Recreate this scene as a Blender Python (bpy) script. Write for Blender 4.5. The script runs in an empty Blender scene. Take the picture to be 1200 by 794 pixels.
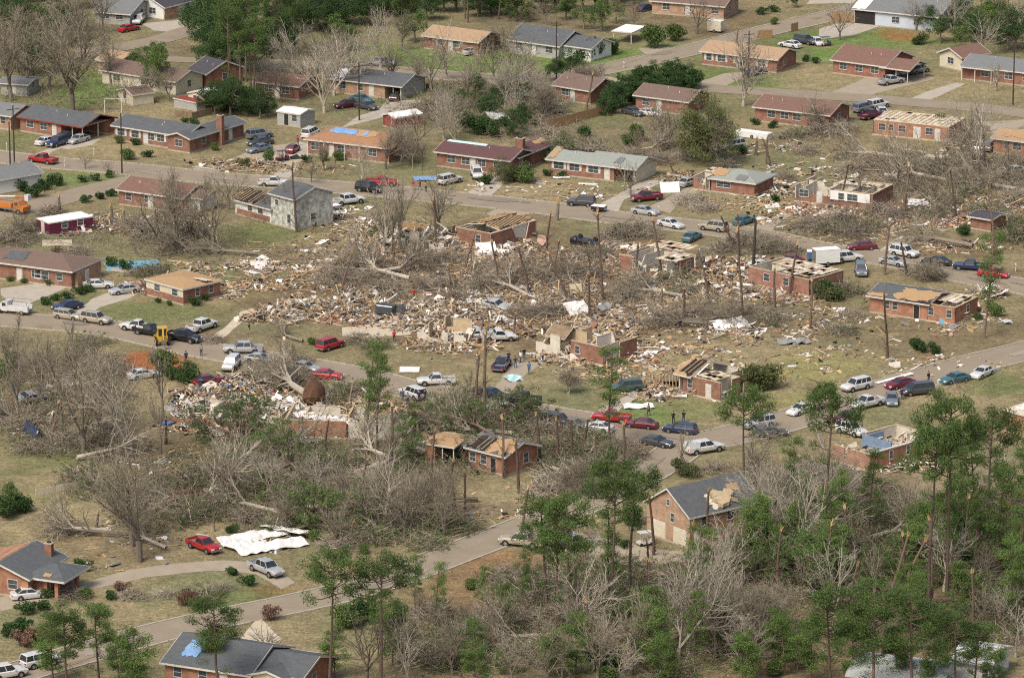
import bpy, math, random
from mathutils import Vector, Matrix
R = math.radians
PI = math.pi
rnd = random.Random(7)
C = bpy.context.scene.collection
SC = bpy.context.scene

# ---------------------------------------------------------------- camera, sky, sun, exposure
H = 190.0; PITCH = R(15.2); FPX = 5500.0
cam = bpy.data.objects.new('camera', bpy.data.cameras.new('camera')); C.objects.link(cam)
cam.location = (0, 0, H); cam.rotation_euler = (PI / 2 - PITCH, 0, 0)
cam.data.sensor_width = 36; cam.data.lens = 165.0
cam.data.clip_start = 1; cam.data.clip_end = 20000
SC.camera = cam
SUN_EL, SUN_AZ = R(52), R(215)          # azimuth measured clockwise from +Y
w = bpy.data.worlds.new('World'); SC.world = w; w.use_nodes = True
nt = w.node_tree; bg = nt.nodes['Background']
sky = nt.nodes.new('ShaderNodeTexSky'); sky.sky_type = 'NISHITA'; sky.sun_disc = False
sky.sun_elevation = SUN_EL; sky.sun_rotation = SUN_AZ; sky.air_density = 1.0; sky.dust_density = 6.0; sky.ozone_density = 0.6
nt.links.new(sky.outputs[0], bg.inputs[0]); bg.inputs[1].default_value = 0.094
sl = bpy.data.lights.new('sun', 'SUN'); sl.energy = 1.5; sl.angle = R(20); sl.color = (1.0, 0.96, 0.87)
so = bpy.data.objects.new('sun', sl); C.objects.link(so)
sd = Vector((math.sin(SUN_AZ) * math.cos(SUN_EL), math.cos(SUN_AZ) * math.cos(SUN_EL), math.sin(SUN_EL)))
so.rotation_euler = sd.to_track_quat('Z', 'Y').to_euler(); so.location = (0, 400, 300)
SC.view_settings.view_transform = 'Standard'; SC.view_settings.look = 'None'
SC.view_settings.exposure = 0.74; SC.view_settings.gamma = 1.0
SC.cycles.max_bounces = 5; SC.cycles.diffuse_bounces = 3; SC.cycles.glossy_bounces = 2
SC.cycles.transparent_max_bounces = 4; SC.cycles.use_denoising = False; SC.cycles.filter_width = 1.1; SC.cycles.pixel_filter_type = 'BLACKMAN_HARRIS'

# ---------------------------------------------------------------- where a photo point lies on the ground
cp, sp = math.cos(PITCH), math.sin(PITCH)
def G(px, py, z=0.0):
    u, v = px - 600.0, 397.0 - py
    d = Vector((u, FPX * cp + v * sp, -FPX * sp + v * cp))
    t = (z - H) / d.z
    return Vector((d.x * t, d.y * t, z))
def P(x, y, z=0.0):
    zc = y * cp - (z - H) * sp
    return 600 + FPX * x / zc, 397 - FPX * (y * sp + (z - H) * cp) / zc
def S(py):                       # pixels per metre in the row of py
    g = G(600, py); return FPX / (g.y * cp + H * sp)
def hd(px, py, dx, dy):          # heading of a photo direction on the ground
    a, b = G(px, py), G(px + dx * 4, py + dy * 4)
    return math.atan2(b.y - a.y, b.x - a.x)

# ---------------------------------------------------------------- materials
M = {}
def mat(name, col, col2=None, rough=0.85, scale=1.0, detail=6, metal=0, coat=0, bump=0, sharp=0.5, spec=0.3, stretch=None, obj=True, vary=0.0, trans=0.0):
    m = bpy.data.materials.new(name); m.use_nodes = True
    n = m.node_tree; b = n.nodes['Principled BSDF']
    b.inputs['Roughness'].default_value = rough; b.inputs['Metallic'].default_value = metal
    b.inputs['Specular IOR Level'].default_value = spec; b.inputs['Coat Weight'].default_value = coat
    b.inputs['Base Color'].default_value = (*col, 1)
    if col2 is not None:
        tc = n.nodes.new('ShaderNodeTexCoord'); no = n.nodes.new('ShaderNodeTexNoise'); mx = n.nodes.new('ShaderNodeMix'); mx.data_type = 'RGBA'
        no.inputs['Scale'].default_value = scale; no.inputs['Detail'].default_value = detail; no.inputs['Roughness'].default_value = 0.65
        src = tc.outputs['Object' if obj else 'Generated']
        if stretch:
            mp = n.nodes.new('ShaderNodeMapping'); mp.inputs['Scale'].default_value = stretch; n.links.new(src, mp.inputs[0]); src = mp.outputs[0]
        n.links.new(src, no.inputs['Vector'])
        mr = n.nodes.new('ShaderNodeMapRange'); mr.inputs[1].default_value = 0.5 - sharp * .4; mr.inputs[2].default_value = 0.5 + sharp * .4
        n.links.new(no.outputs[0], mr.inputs[0]); n.links.new(mr.outputs[0], mx.inputs['Factor'])
        mx.inputs['A'].default_value = (*col, 1); mx.inputs['B'].default_value = (*col2, 1)
        last = mx.outputs['Result']
        if vary:
            oi = n.nodes.new('ShaderNodeObjectInfo'); hs = n.nodes.new('ShaderNodeHueSaturation'); m2 = n.nodes.new('ShaderNodeMapRange')
            m2.inputs[3].default_value = 1 - vary; m2.inputs[4].default_value = 1 + vary
            n.links.new(oi.outputs['Random'], m2.inputs[0]); n.links.new(m2.outputs[0], hs.inputs['Value']); n.links.new(last, hs.inputs['Color']); last = hs.outputs['Color']
        n.links.new(last, b.inputs['Base Color'])
        if bump:
            bp = n.nodes.new('ShaderNodeBump'); bp.inputs['Strength'].default_value = bump; bp.inputs['Distance'].default_value = .05
            n.links.new(no.outputs[0], bp.inputs['Height']); n.links.new(bp.outputs[0], b.inputs['Normal'])
    M[name] = m
    return m
def brick(name, c1, c2, mortar):
    m = bpy.data.materials.new(name); m.use_nodes = True; n = m.node_tree; b = n.nodes['Principled BSDF']; b.inputs['Roughness'].default_value = .9
    b.inputs['Specular IOR Level'].default_value = .2
    tc = n.nodes.new('ShaderNodeTexCoord'); mp = n.nodes.new('ShaderNodeMapping'); mp.inputs['Rotation'].default_value = (PI / 2, 0, 0)
    bt = n.nodes.new('ShaderNodeTexBrick'); bt.inputs['Color1'].default_value = (*c1, 1); bt.inputs['Color2'].default_value = (*c2, 1)
    bt.inputs['Mortar'].default_value = (*mortar, 1); bt.inputs['Scale'].default_value = 1.0; bt.inputs['Mortar Size'].default_value = .012
    bt.inputs['Brick Width'].default_value = .3; bt.inputs['Row Height'].default_value = .11
    n.links.new(tc.outputs['Object'], mp.inputs[0]); n.links.new(mp.outputs[0], bt.inputs['Vector'])
    no = n.nodes.new('ShaderNodeTexNoise'); no.inputs['Scale'].default_value = .9; no.inputs['Detail'].default_value = 5
    n.links.new(tc.outputs['Object'], no.inputs['Vector'])
    mr = n.nodes.new('ShaderNodeMapRange'); mr.inputs[1].default_value = .3; mr.inputs[2].default_value = .7; mr.inputs[3].default_value = .72; mr.inputs[4].default_value = 1.2
    mx = n.nodes.new('ShaderNodeMix'); mx.data_type = 'RGBA'; mx.blend_type = 'MULTIPLY'; mx.inputs['Factor'].default_value = 1
    n.links.new(no.outputs[0], mr.inputs[0]); n.links.new(bt.outputs[0], mx.inputs['A']); n.links.new(mr.outputs[0], mx.inputs['B'])
    n.links.new(mx.outputs['Result'], b.inputs['Base Color']); M[name] = m
brick('brick_red', (.3, .125, .085), (.22, .09, .06), (.3, .22, .17))
brick('brick_orange', (.37, .165, .1), (.29, .12, .07), (.36, .26, .19))
brick('brick_brown', (.27, .13, .085), (.19, .085, .06), (.28, .2, .15))
brick('brick_tan', (.42, .27, .17), (.33, .19, .12), (.4, .32, .25))
brick('brick_pink', (.33, .15, .11), (.26, .11, .08), (.34, .25, .2))
def roofm(name, a, b, sc=1.1): mat(name, a, b, .93, sc, 10, bump=.8, sharp=1.1, stretch=(1, 1.7, 1.7))
roofm('roof_slate', (.055, .06, .068), (.13, .14, .145)); roofm('roof_grey', (.12, .13, .14), (.2, .205, .2))
roofm('roof_brown', (.12, .07, .055), (.22, .13, .10)); roofm('roof_maroon', (.075, .038, .04), (.14, .075, .075))
roofm('roof_orange', (.27, .14, .075), (.36, .2, .115)); roofm('roof_tan', (.3, .2, .12), (.4, .28, .18))
roofm('roof_dark', (.04, .04, .05), (.085, .08, .09)); roofm('roof_sage', (.2, .225, .2), (.3, .32, .29))
roofm('roof_metal', (.3, .31, .3), (.52, .53, .51), .8); roofm('roof_white', (.62, .6, .57), (.8, .79, .76), .5)
roofm('roof_umber', (.11, .075, .065), (.2, .14, .11))
mat('trim', (.62, .6, .56), (.46, .44, .39), .6, 2); mat('trim_cream', (.62, .57, .45), (.52, .46, .35), .7, 2); mat('trim_red', (.26, .05, .04), (.2, .04, .03), .7, 2)
mat('siding_white', (.74, .75, .73), (.6, .6, .57), .7, .8, stretch=(.5, .5, 6)); mat('siding_cream', (.6, .55, .42), (.48, .43, .33), .75, .8)
mat('siding_grey', (.38, .38, .36), (.28, .28, .26), .7, .8, stretch=(.5, .5, 6)); mat('siding_blue', (.5, .55, .62), (.42, .47, .54), .6, .7)
mat('siding_splattered', (.6, .61, .57), (.2, .2, .16), .8, 1.3, 9, sharp=.35)
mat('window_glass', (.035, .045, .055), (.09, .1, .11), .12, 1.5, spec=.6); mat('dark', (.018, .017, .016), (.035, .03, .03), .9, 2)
mat('plywood', (.42, .28, .15), (.32, .2, .105), .85, 1.2, 7, sharp=.8, stretch=(1, 3, 1)); mat('lumber', (.52, .37, .2), (.4, .26, .13), .85, 1.5)
mat('lumber_pale', (.52, .42, .28), (.38, .29, .18), .85, 1.5); mat('old_wood', (.26, .19, .12), (.14, .1, .065), .9, 1.2)
mat('drywall', (.66, .62, .54), (.42, .38, .31), .85, .7, 8, sharp=.6); mat('ceiling_board', (.62, .56, .45), (.46, .38, .27), .9, 1.0, 8, sharp=.6)
mat('white_sheet', (.78, .77, .75), (.6, .58, .55), .6, 1); mat('grey_bit', (.3, .3, .28), (.18, .18, .17), .8, 1)
mat('blue_wall', (.2, .28, .38), (.15, .21, .3), .8, 1); mat('pink', (.45, .31, .25), (.36, .23, .18), .9, 1); mat('insulation', (.44, .39, .26), (.38, .32, .2), .95, 2); mat('brick_rubble', (.28, .15, .1), (.2, .11, .075), .95, 1.4, 8)
mat('blue_tarp', (.12, .24, .46), (.26, .4, .6), .45, .8, sharp=.7); mat('blue_bit', (.1, .18, .36), (.07, .12, .26), .7, 1)
mat('teal_panel', (.38, .58, .6), (.5, .66, .66), .5, .7); mat('concrete', (.42, .38, .32), (.33, .29, .23), .9, .5, 8); mat('slab', (.52, .46, .36), (.42, .35, .25), .9, .5, 8)
mat('asphalt', (.3, .25, .185), (.2, .165, .12), .95, .3, 10, sharp=.9, obj=True); mat('asphalt_old', (.17, .15, .12), (.23, .2, .16), .95, .8, 8, sharp=.8); mat('asphalt_pale', (.33, .29, .235), (.24, .21, .165), .95, .8, 8, sharp=.8); mat('road_mud', (.25, .17, .1), (.21, .165, .12), .95, 1, 8); mat('kerb', (.4, .365, .3), (.3, .27, .21), .9, .8)
mat('gravel_drive', (.36, .31, .24), (.27, .225, .165), .95, .5, 8, sharp=.7); mat('dark_drive', (.13, .135, .14), (.18, .18, .175), .9, .5, 8)
mat('clay', (.3, .105, .04), (.2, .075, .035), .95, 1.2, 8); mat('root_soil', (.14, .075, .045), (.09, .045, .028), .95, 1.5, 8, bump=1)
mat('bark', (.22, .19, .15), (.13, .11, .085), .95, 3, vary=.25); mat('bark_pale', (.43, .385, .32), (.29, .25, .2), .95, 2, vary=.2); mat('bark_pine', (.16, .11, .085), (.10, .07, .055), .95, 2.5, vary=.25)
mat('twigs', (.27, .235, .18), (.165, .14, .1), .95, 1.5, vary=.2); mat('twigs_pale', (.37, .335, .275), (.27, .235, .185), .95, 1.5, vary=.15); mat('splinter', (.55, .37, .18), (.42, .27, .12), .9, 2)
mat('needles', (.066, .118, .034), (.135, .2, .06), .85, .8, 4, sharp=.7, vary=.25); mat('needles_yellow', (.1, .175, .045), (.175, .255, .075), .85, .8, 4, sharp=.7, vary=.2)
mat('leaves_dark', (.035, .078, .024), (.075, .135, .04), .75, .6, 4, sharp=.7, vary=.2); mat('leaves_mid', (.075, .13, .035), (.14, .2, .06), .8, .6, 4, sharp=.7, vary=.2)
mat('leaves_olive', (.1, .12, .045), (.16, .175, .075), .85, .6, 4, sharp=.7, vary=.2); mat('leaves_rust', (.17, .1, .07), (.24, .155, .115), .9, .6, 4, sharp=.7, vary=.2)
mat('leaves_spring', (.12, .17, .055), (.18, .23, .08), .8, .6, 4, sharp=.7, vary=.2)
mat('pole_wood', (.07, .055, .045), (.045, .035, .03), .9, 2); mat('fence_wood', (.36, .23, .12), (.27, .17, .09), .9, 1, stretch=(6, 6, .5)); mat('chain_link', (.25, .24, .22), (.2, .19, .17), .6, 3, metal=.3)
mat('tyre', (.018, .018, .018), (.03, .028, .026), .85, 3); mat('rim', (.42, .42, .43), (.3, .3, .31), .35, 3, metal=.7); mat('car_glass', (.02, .025, .03), (.035, .04, .045), .08, 1, spec=.8)
mat('lamp_clear', (.75, .75, .72), None, .2); mat('lamp_red', (.4, .02, .015), None, .3); mat('bumper_grey', (.2, .2, .2), (.14, .14, .14), .5, 2)
def paint(name, c, rough=.28, metal=.15): mat('paint_' + name, c, tuple(x * .86 for x in c), rough, 1.2, coat=.5, metal=metal, spec=.5)
for nme, c in dict(white=(.66, .66, .64), silver=(.42, .43, .43), grey=(.2, .21, .215), charcoal=(.07, .075, .08), black=(.018, .018, .02), red=(.42, .025, .03), maroon=(.17, .02, .035), navy=(.025, .04, .1), teal=(.06, .16, .19), tan=(.42, .37, .28), green=(.07, .11, .09), blue=(.08, .17, .36), yellow=(.62, .4, .03), orange=(.6, .2, .02), burgundy=(.11, .018, .03), purple=(.14, .02, .06), steel=(.17, .2, .235)).items(): paint(nme, c)
for nme, c in dict(skin=(.42, .25, .17), hair=(.03, .022, .016), cloth_red=(.5, .03, .03), cloth_navy=(.03, .035, .09), cloth_white=(.7, .7, .68), cloth_black=(.02, .02, .022), cloth_denim=(.07, .1, .18), cloth_khaki=(.35, .28, .17), cloth_green=(.06, .14, .06), cloth_blue=(.06, .14, .34), cloth_yellow=(.5, .55, .08), cloth_grey=(.22, .22, .23), pool=(.16, .36, .5)).items(): mat(nme, c, tuple(x * .8 for x in c), .85, 6)

for nm in ('needles', 'needles_yellow', 'leaves_dark', 'leaves_mid', 'leaves_olive', 'leaves_rust', 'leaves_spring'):   # light passes through leaves
    n = M[nm].node_tree; b = n.nodes['Principled BSDF']; out = n.nodes['Material Output']; tl = n.nodes.new('ShaderNodeBsdfTranslucent'); ms = n.nodes.new('ShaderNodeMixShader'); ms.inputs[0].default_value = .35
    n.links.new(b.inputs['Base Color'].links[0].from_socket, tl.inputs[0]); n.links.new(b.outputs[0], ms.inputs[1]); n.links.new(tl.outputs[0], ms.inputs[2]); n.links.new(ms.outputs[0], out.inputs[0])
# ---------------------------------------------------------------- mesh helpers
class MB:
    def __init__(s): s.v = []; s.f = []; s.m = []; s.mats = []
    def mi(s, m):
        if m not in s.mats: s.mats.append(m)
        return s.mats.index(m)
    def add(s, vs, fs, m):
        o = len(s.v); k = s.mi(m); s.v += vs; s.f += [tuple(i + o for i in f) for f in fs]; s.m += [k] * len(fs)
    def box(s, x0, x1, y0, y1, z0, z1, m, T=None):
        vs = [(x, y, z) for z in (z0, z1) for y in (y0, y1) for x in (x0, x1)]
        if T: vs = [tuple(T @ Vector(v)) for v in vs]
        s.add(vs, [(0, 2, 3, 1), (4, 5, 7, 6), (0, 1, 5, 4), (2, 6, 7, 3), (0, 4, 6, 2), (1, 3, 7, 5)], m)
    def hexa(s, pts, m): s.add([tuple(p) for p in pts], [(0, 3, 2, 1), (4, 5, 6, 7), (0, 1, 5, 4), (1, 2, 6, 5), (2, 3, 7, 6), (3, 0, 4, 7)], m)
    def prism(s, poly, a, b, m, axis='x'):     # poly in the plane across the axis
        n = len(poly)
        if axis == 'x': vs = [(a, p, q) for p, q in poly] + [(b, p, q) for p, q in poly]
        elif axis == 'y': vs = [(p, a, q) for p, q in poly] + [(p, b, q) for p, q in poly]
        else: vs = [(p, q, a) for p, q in poly] + [(p, q, b) for p, q in poly]
        s.add(vs, [tuple(range(n))[::-1], tuple(range(n, 2 * n))] + [(i, (i + 1) % n, (i + 1) % n + n, i + n) for i in range(n)], m)
    def tube(s, p, q, r0, r1, m, n=5, cap=True):
        p, q = Vector(p), Vector(q); d = q - p
        if d.length < 1e-6: return
        a = d.orthogonal().normalized(); b = d.normalized().cross(a)
        vs = [tuple(p + (a * math.cos(2 * PI * i / n) + b * math.sin(2 * PI * i / n)) * r0) for i in range(n)] + [tuple(q + (a * math.cos(2 * PI * i / n) + b * math.sin(2 * PI * i / n)) * r1) for i in range(n)]
        fs = [(i, (i + 1) % n, (i + 1) % n + n, i + n) for i in range(n)]
        if cap: fs += [tuple(range(n, 2 * n))]
        s.add(vs, fs, m)
    def spike(s, p, q, r, m):                  # a thin twig: three faces to a point
        d = q - p
        if abs(d.z) < .9 * d.length: a = Vector((-d.y, d.x, 0)).normalized()
        else: a = Vector((1, 0, 0))
        b = d.normalized().cross(a)
        s.add([tuple(p + a * r), tuple(p - a * r * .5 + b * r * .87), tuple(p - a * r * .5 - b * r * .87), tuple(q)], [(0, 1, 3), (1, 2, 3), (2, 0, 3)], m)
    def leaf(s, c, l, wd, m, rn):
        a = Vector((rn.gauss(0, 1), rn.gauss(0, 1), rn.gauss(0, .7))).normalized(); b = a.orthogonal().normalized(); t = rn.random() * PI
        b = b * math.cos(t) + a.cross(b) * math.sin(t)
        s.add([tuple(c - a * l), tuple(c + b * wd), tuple(c + a * l), tuple(c - b * wd)], [(0, 1, 2, 3)], m)
    def build(s, name, parent=None, smooth=False):
        me = bpy.data.meshes.new(name); me.from_pydata(s.v, [], s.f)
        for m in s.mats: me.materials.append(M[m] if isinstance(m, str) else m)
        me.polygons.foreach_set('material_index', s.m)
        if smooth: me.polygons.foreach_set('use_smooth', [True] * len(s.f))
        me.update()
        o = bpy.data.objects.new(name, me); C.objects.link(o); o.parent = parent
        return o
def tag(o, label=None, cat=None, group=None, kind=None):
    if label: o['label'] = label
    if cat: o['category'] = cat
    if group: o['group'] = group
    if kind: o['kind'] = kind
    return o
def empty(name, loc=(0, 0, 0), rz=0.0):
    o = bpy.data.objects.new(name, None); C.objects.link(o); o.location = loc; o.rotation_euler = (0, 0, rz); o.empty_display_size = .5
    return o
def kids(o): return KIDS.get(o.name, [])
KIDS = {}
def snapshot(o):                 # remember the children once, so copies need no search
    KIDS[o.name] = list(o.children)
    for c in KIDS[o.name]: snapshot(c)
def copy_tree(o, parent=None, swap=None):
    c = o.copy(); C.objects.link(c); c.parent = parent
    if swap and c.type == 'MESH':
        for i, sl_ in enumerate(c.material_slots):
            if sl_.material and sl_.material.name in swap: sl_.link = 'OBJECT'; sl_.material = M[swap[o.material_slots[i].material.name]]
    for ch in kids(o): copy_tree(ch, c, swap)
    return c
def stuff(name, mb, label, cat='debris'):
    return tag(mb.build(name), label, cat, kind='stuff')
# ---------------------------------------------------------------- roads (centre lines) and the ground
def catmull(pts, n=8):
    P_ = [pts[0] * 2 - pts[1]] + pts + [pts[-1] * 2 - pts[-2]]; out = []
    for i in range(1, len(P_) - 2):
        a, b, c, d = P_[i - 1:i + 3]
        for k in range(n):
            t = k / n; out.append(.5 * ((2 * b) + (c - a) * t + (2 * a - 5 * b + 4 * c - d) * t * t + (3 * b - a - 3 * c + d) * t ** 3))
    out.append(pts[-1]); return out
ROADS = {
 'street': (8.2, [(-60, 176), (0, 184), (60, 191), (150, 198), (240, 208), (310, 213), (400, 220), (480, 227), (560, 235), (640, 244), (720, 255), (800, 264), (880, 275), (960, 292), (1030, 302), (1090, 314), (1150, 327), (1200, 336), (1270, 352)]),
 'main_street': (8.0, [(-60, 370), (0, 374), (70, 379), (130, 385), (190, 398), (240, 410), (300, 420), (370, 431), (430, 443), (480, 456), (540, 466), (590, 476), (650, 487), (710, 497), (770, 512), (820, 517), (880, 505), (930, 491), (980, 474), (1040, 456), (1100, 438), (1150, 424), (1200, 412), (1270, 394)]),
 'lower_street': (6.6, [(806, 520), (775, 543), (735, 566), (690, 588), (640, 607), (590, 627), (530, 650), (470, 673), (410, 692), (340, 708), (270, 722), (190, 740), (110, 762), (40, 782), (-40, 806)]),
 'side_street': (7.0, [(200, 203), (150, 213), (100, 225), (50, 239), (0, 251), (-60, 268)]),
 'far_street': (7.5, [(250, 72), (330, 76), (440, 82), (540, 90), (610, 93), (660, 90), (720, 79), (780, 66), (830, 54), (900, 36), (960, 22), (1020, 6), (1060, -12)]),
 'hillside_street': (7.0, [(800, 100), (850, 105), (900, 108), (960, 112), (1020, 116), (1080, 121), (1140, 126), (1200, 133), (1270, 142)]),
 'back_street': (6.5, [(70, 66), (110, 61), (150, 54), (190, 46), (225, 35), (260, 26), (330, 12), (380, 2)]),
 'back_lane': (5.0, [(130, 62), (170, 68), (210, 70), (262, 72)]),
}
RC = {k: (wd, catmull([G(*p) for p in pts], 7)) for k, (wd, pts) in ROADS.items()}
def ribbon(mb, cl, wd, z, m, off=0.0, h=0.0):
    L, Rr = [], []
    for i, p in enumerate(cl):
        d = (cl[min(i + 1, len(cl) - 1)] - cl[max(i - 1, 0)]).normalized(); n = Vector((-d.y, d.x, 0))
        L.append(p + n * (off + wd / 2)); Rr.append(p + n * (off - wd / 2))
    vs, fs = [], []
    for a, b in zip(L, Rr): vs += [(a.x, a.y, z), (b.x, b.y, z)]
    fs = [(2 * i + 1, 2 * i + 3, 2 * i + 2, 2 * i) for i in range(len(cl) - 1)]
    mb.add(vs, fs, m)
for i, (k, (wd, cl)) in enumerate(RC.items()):
    mb = MB(); ribbon(mb, cl, wd, .03 + .005 * i, 'asphalt'); tag(mb.build(k), kind='structure')
def near_road(p, skip=None, margin=0.0):
    for k, (wd, cl) in RC.items():
        if k == skip: continue
        for q in cl:
            if (q.x - p.x) ** 2 + (q.y - p.y) ** 2 < (wd / 2 + margin) ** 2: return True
    return False
DRIVES = []   # filled below; used so kerbs break where a drive crosses
def drive(pts, m='concrete', name='driveway'):
    q = [G(*p) for p in pts]; DRIVES.append([(a.x, a.y) for a in q])
    mb = MB(); z = .012 + .0011 * len(DRIVES) % .02
    # edges broken a little so the slab does not read as a ruled polygon
    out = []
    for i, a in enumerate(q):
        b = q[(i + 1) % len(q)]; n = max(1, int((b - a).length / 2.5))
        for k in range(n):
            c = a.lerp(b, k / n); out.append((c.x + rnd.uniform(-.12, .12), c.y + rnd.uniform(-.12, .12), z))
    mb.add(out, [tuple(range(len(out)))], m)
    return tag(mb.build(name), kind='structure')
for d in [
 ([(20, 196), (30, 186), (62, 172), (82, 170), (60, 178), (48, 192)], 'concrete'),
 ([(62, 172), (90, 165), (120, 162), (108, 170), (80, 175)], 'concrete'),
 ([(318, 214), (336, 213), (352, 190), (372, 172), (352, 166), (330, 176), (300, 186), (326, 190)], 'concrete'),
 ([(240, 205), (300, 188), (345, 176), (340, 168), (300, 174), (262, 190), (215, 200)], 'gravel_drive'),
 ([(400, 150), (420, 136), (445, 128), (452, 118), (500, 117), (470, 130), (440, 140)], 'concrete'),
 ([(0, 345), (0, 338), (60, 330), (112, 310), (112, 322), (60, 345), (20, 362)], 'concrete'),
 ([(86, 368), (108, 350), (140, 338), (178, 335), (150, 350), (118, 360), (100, 372)], 'concrete'),
 ([(236, 402), (262, 385), (282, 365), (300, 360), (284, 376), (262, 396), (256, 408)], 'slab'),
 ([(538, 231), (560, 218), (575, 206), (602, 205), (590, 215), (570, 236)], 'concrete'),
 ([(690, 246), (728, 226), (752, 212), (784, 208), (772, 216), (732, 234), (722, 252)], 'concrete'),
 ([(570, 250), (602, 236), (640, 240), (618, 252), (590, 262)], 'gravel_drive'),
 ([(760, 243), (790, 228), (806, 220), (826, 222), (800, 234), (786, 250)], 'gravel_drive'),
 ([(686, 296), (712, 278), (738, 268), (744, 275), (716, 290), (700, 300)], 'concrete'),
 ([(876, 268), (916, 250), (928, 244), (934, 248), (912, 262), (900, 276)], 'gravel_drive'),
 ([(1020, 300), (1040, 286), (1056, 276), (1076, 278), (1058, 290), (1046, 306)], 'concrete'),
 ([(1096, 268), (1108, 258), (1130, 250), (1142, 254), (1124, 264), (1104, 272)], 'gravel_drive'),
 ([(806, 104), (820, 96), (850, 86), (884, 84), (870, 92), (838, 106)], 'gravel_drive'),
 ([(970, 110), (1000, 98), (1026, 84), (1072, 86), (1098, 92), (1050, 104), (1010, 114)], 'gravel_drive'),
 ([(1066, 116), (1090, 106), (1120, 97), (1132, 98), (1106, 110), (1086, 119)], 'concrete'),
 ([(960, 34), (980, 28), (1010, 27), (1030, 31), (1000, 42), (960, 46)], 'concrete'),
 ([(680, 94), (690, 100), (722, 106), (742, 100), (716, 90), (700, 88)], 'gravel_drive'),
 ([(748, 57), (770, 54), (800, 58), (790, 64), (762, 68)], 'gravel_drive'),
 ([(1140, 142), (1150, 148), (1130, 160), (1166, 156), (1200, 148), (1200, 140), (1170, 142)], 'gravel_drive'),
 ([(700, 480), (720, 470), (756, 455), (762, 459), (730, 476), (716, 490)], 'concrete'),
 ([(574, 462), (590, 440), (602, 424), (640, 424), (616, 438), (592, 466)], 'gravel_drive'),
 ([(0, 700), (30, 690), (90, 684), (150, 668), (200, 660), (262, 656), (320, 660), (345, 682), (330, 690), (300, 672), (250, 668), (170, 676), (110, 690), (40, 706), (0, 716)], 'gravel_drive'),
 ([(278, 752), (304, 722), (330, 748), (310, 757), (282, 760)], 'slab'),
 ([(640, 640), (660, 620), (720, 632), (760, 642), (820, 648), (812, 658), (740, 662), (690, 654)], 'gravel_drive'),
 ([(840, 640), (880, 642), (884, 652), (850, 656)], 'gravel_drive'),
 ([(400, 384), (440, 378), (485, 384), (480, 392), (430, 396), (402, 394)], 'slab'),
 ([(165, 28), (226, 22), (236, 28), (205, 38), (180, 36)], 'concrete'),
 ([(945, 5), (1000, 4), (1004, 0), (950, -2)], 'concrete'),
]: drive(*d)
def inpoly(x, y, poly):
    c = False; j = len(poly) - 1
    for i in range(len(poly)):
        xi, yi = poly[i]; xj, yj = poly[j]
        if (yi > y) != (yj > y) and x < (xj - xi) * (y - yi) / (yj - yi) + xi: c = not c
        j = i
    return c
for k in ('street', 'main_street', 'lower_street', 'far_street'):      # kerbs, open at drives and crossings
    wd, cl = RC[k]; mb = MB()
    for sgn in (-1, 1):
        for i in range(len(cl) - 1):
            a, b = cl[i], cl[i + 1]; nst = 3
            for j in range(nst):
                p, q = a.lerp(b, j / nst), a.lerp(b, (j + 1) / nst); d = (q - p).normalized(); n = Vector((-d.y, d.x, 0)) * sgn
                m_ = p + n * (wd / 2 + .6)
                if near_road(m_, k, .3) or any(inpoly(m_.x, m_.y, D) for D in DRIVES): continue
                a0, a1 = p + n * (wd / 2 - .05), p + n * (wd / 2 + .3); b0, b1 = q + n * (wd / 2 - .05), q + n * (wd / 2 + .3)
                z = .13; mb.hexa([Vector((t.x, t.y, 0)) for t in (a0, b0, b1, a1)] + [Vector((t.x, t.y, z)) for t in (a0, b0, b1, a1)], 'kerb')
    tag(mb.build('kerb'), kind='structure')

for i in range(46):                       # old repairs and spilt earth on the carriageways
    k = rnd.choice(['street', 'main_street', 'lower_street', 'far_street', 'main_street', 'street']); wd, cl = RC[k]; j = rnd.randrange(6, len(cl) - 6); c = cl[j]; u = (cl[j + 1] - c).normalized(); nn = Vector((-u.y, u.x, 0)); c = c + nn * rnd.uniform(-.35, .35) * wd
    a, b2, q = rnd.uniform(1, 5), rnd.uniform(.4, 1.3), []
    for t in range(11): th = 2 * PI * t / 11; r_ = rnd.uniform(.7, 1.15); p = c + u * a * math.cos(th) * r_ + nn * b2 * math.sin(th) * r_; q.append((p.x, p.y, .075 + i * .0005))
    mb = MB(); mb.add(q, [tuple(range(11))], rnd.choice(['asphalt_old', 'asphalt_pale', 'asphalt_old', 'road_mud'])); tag(mb.build('road_patch'), kind='structure')
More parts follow.
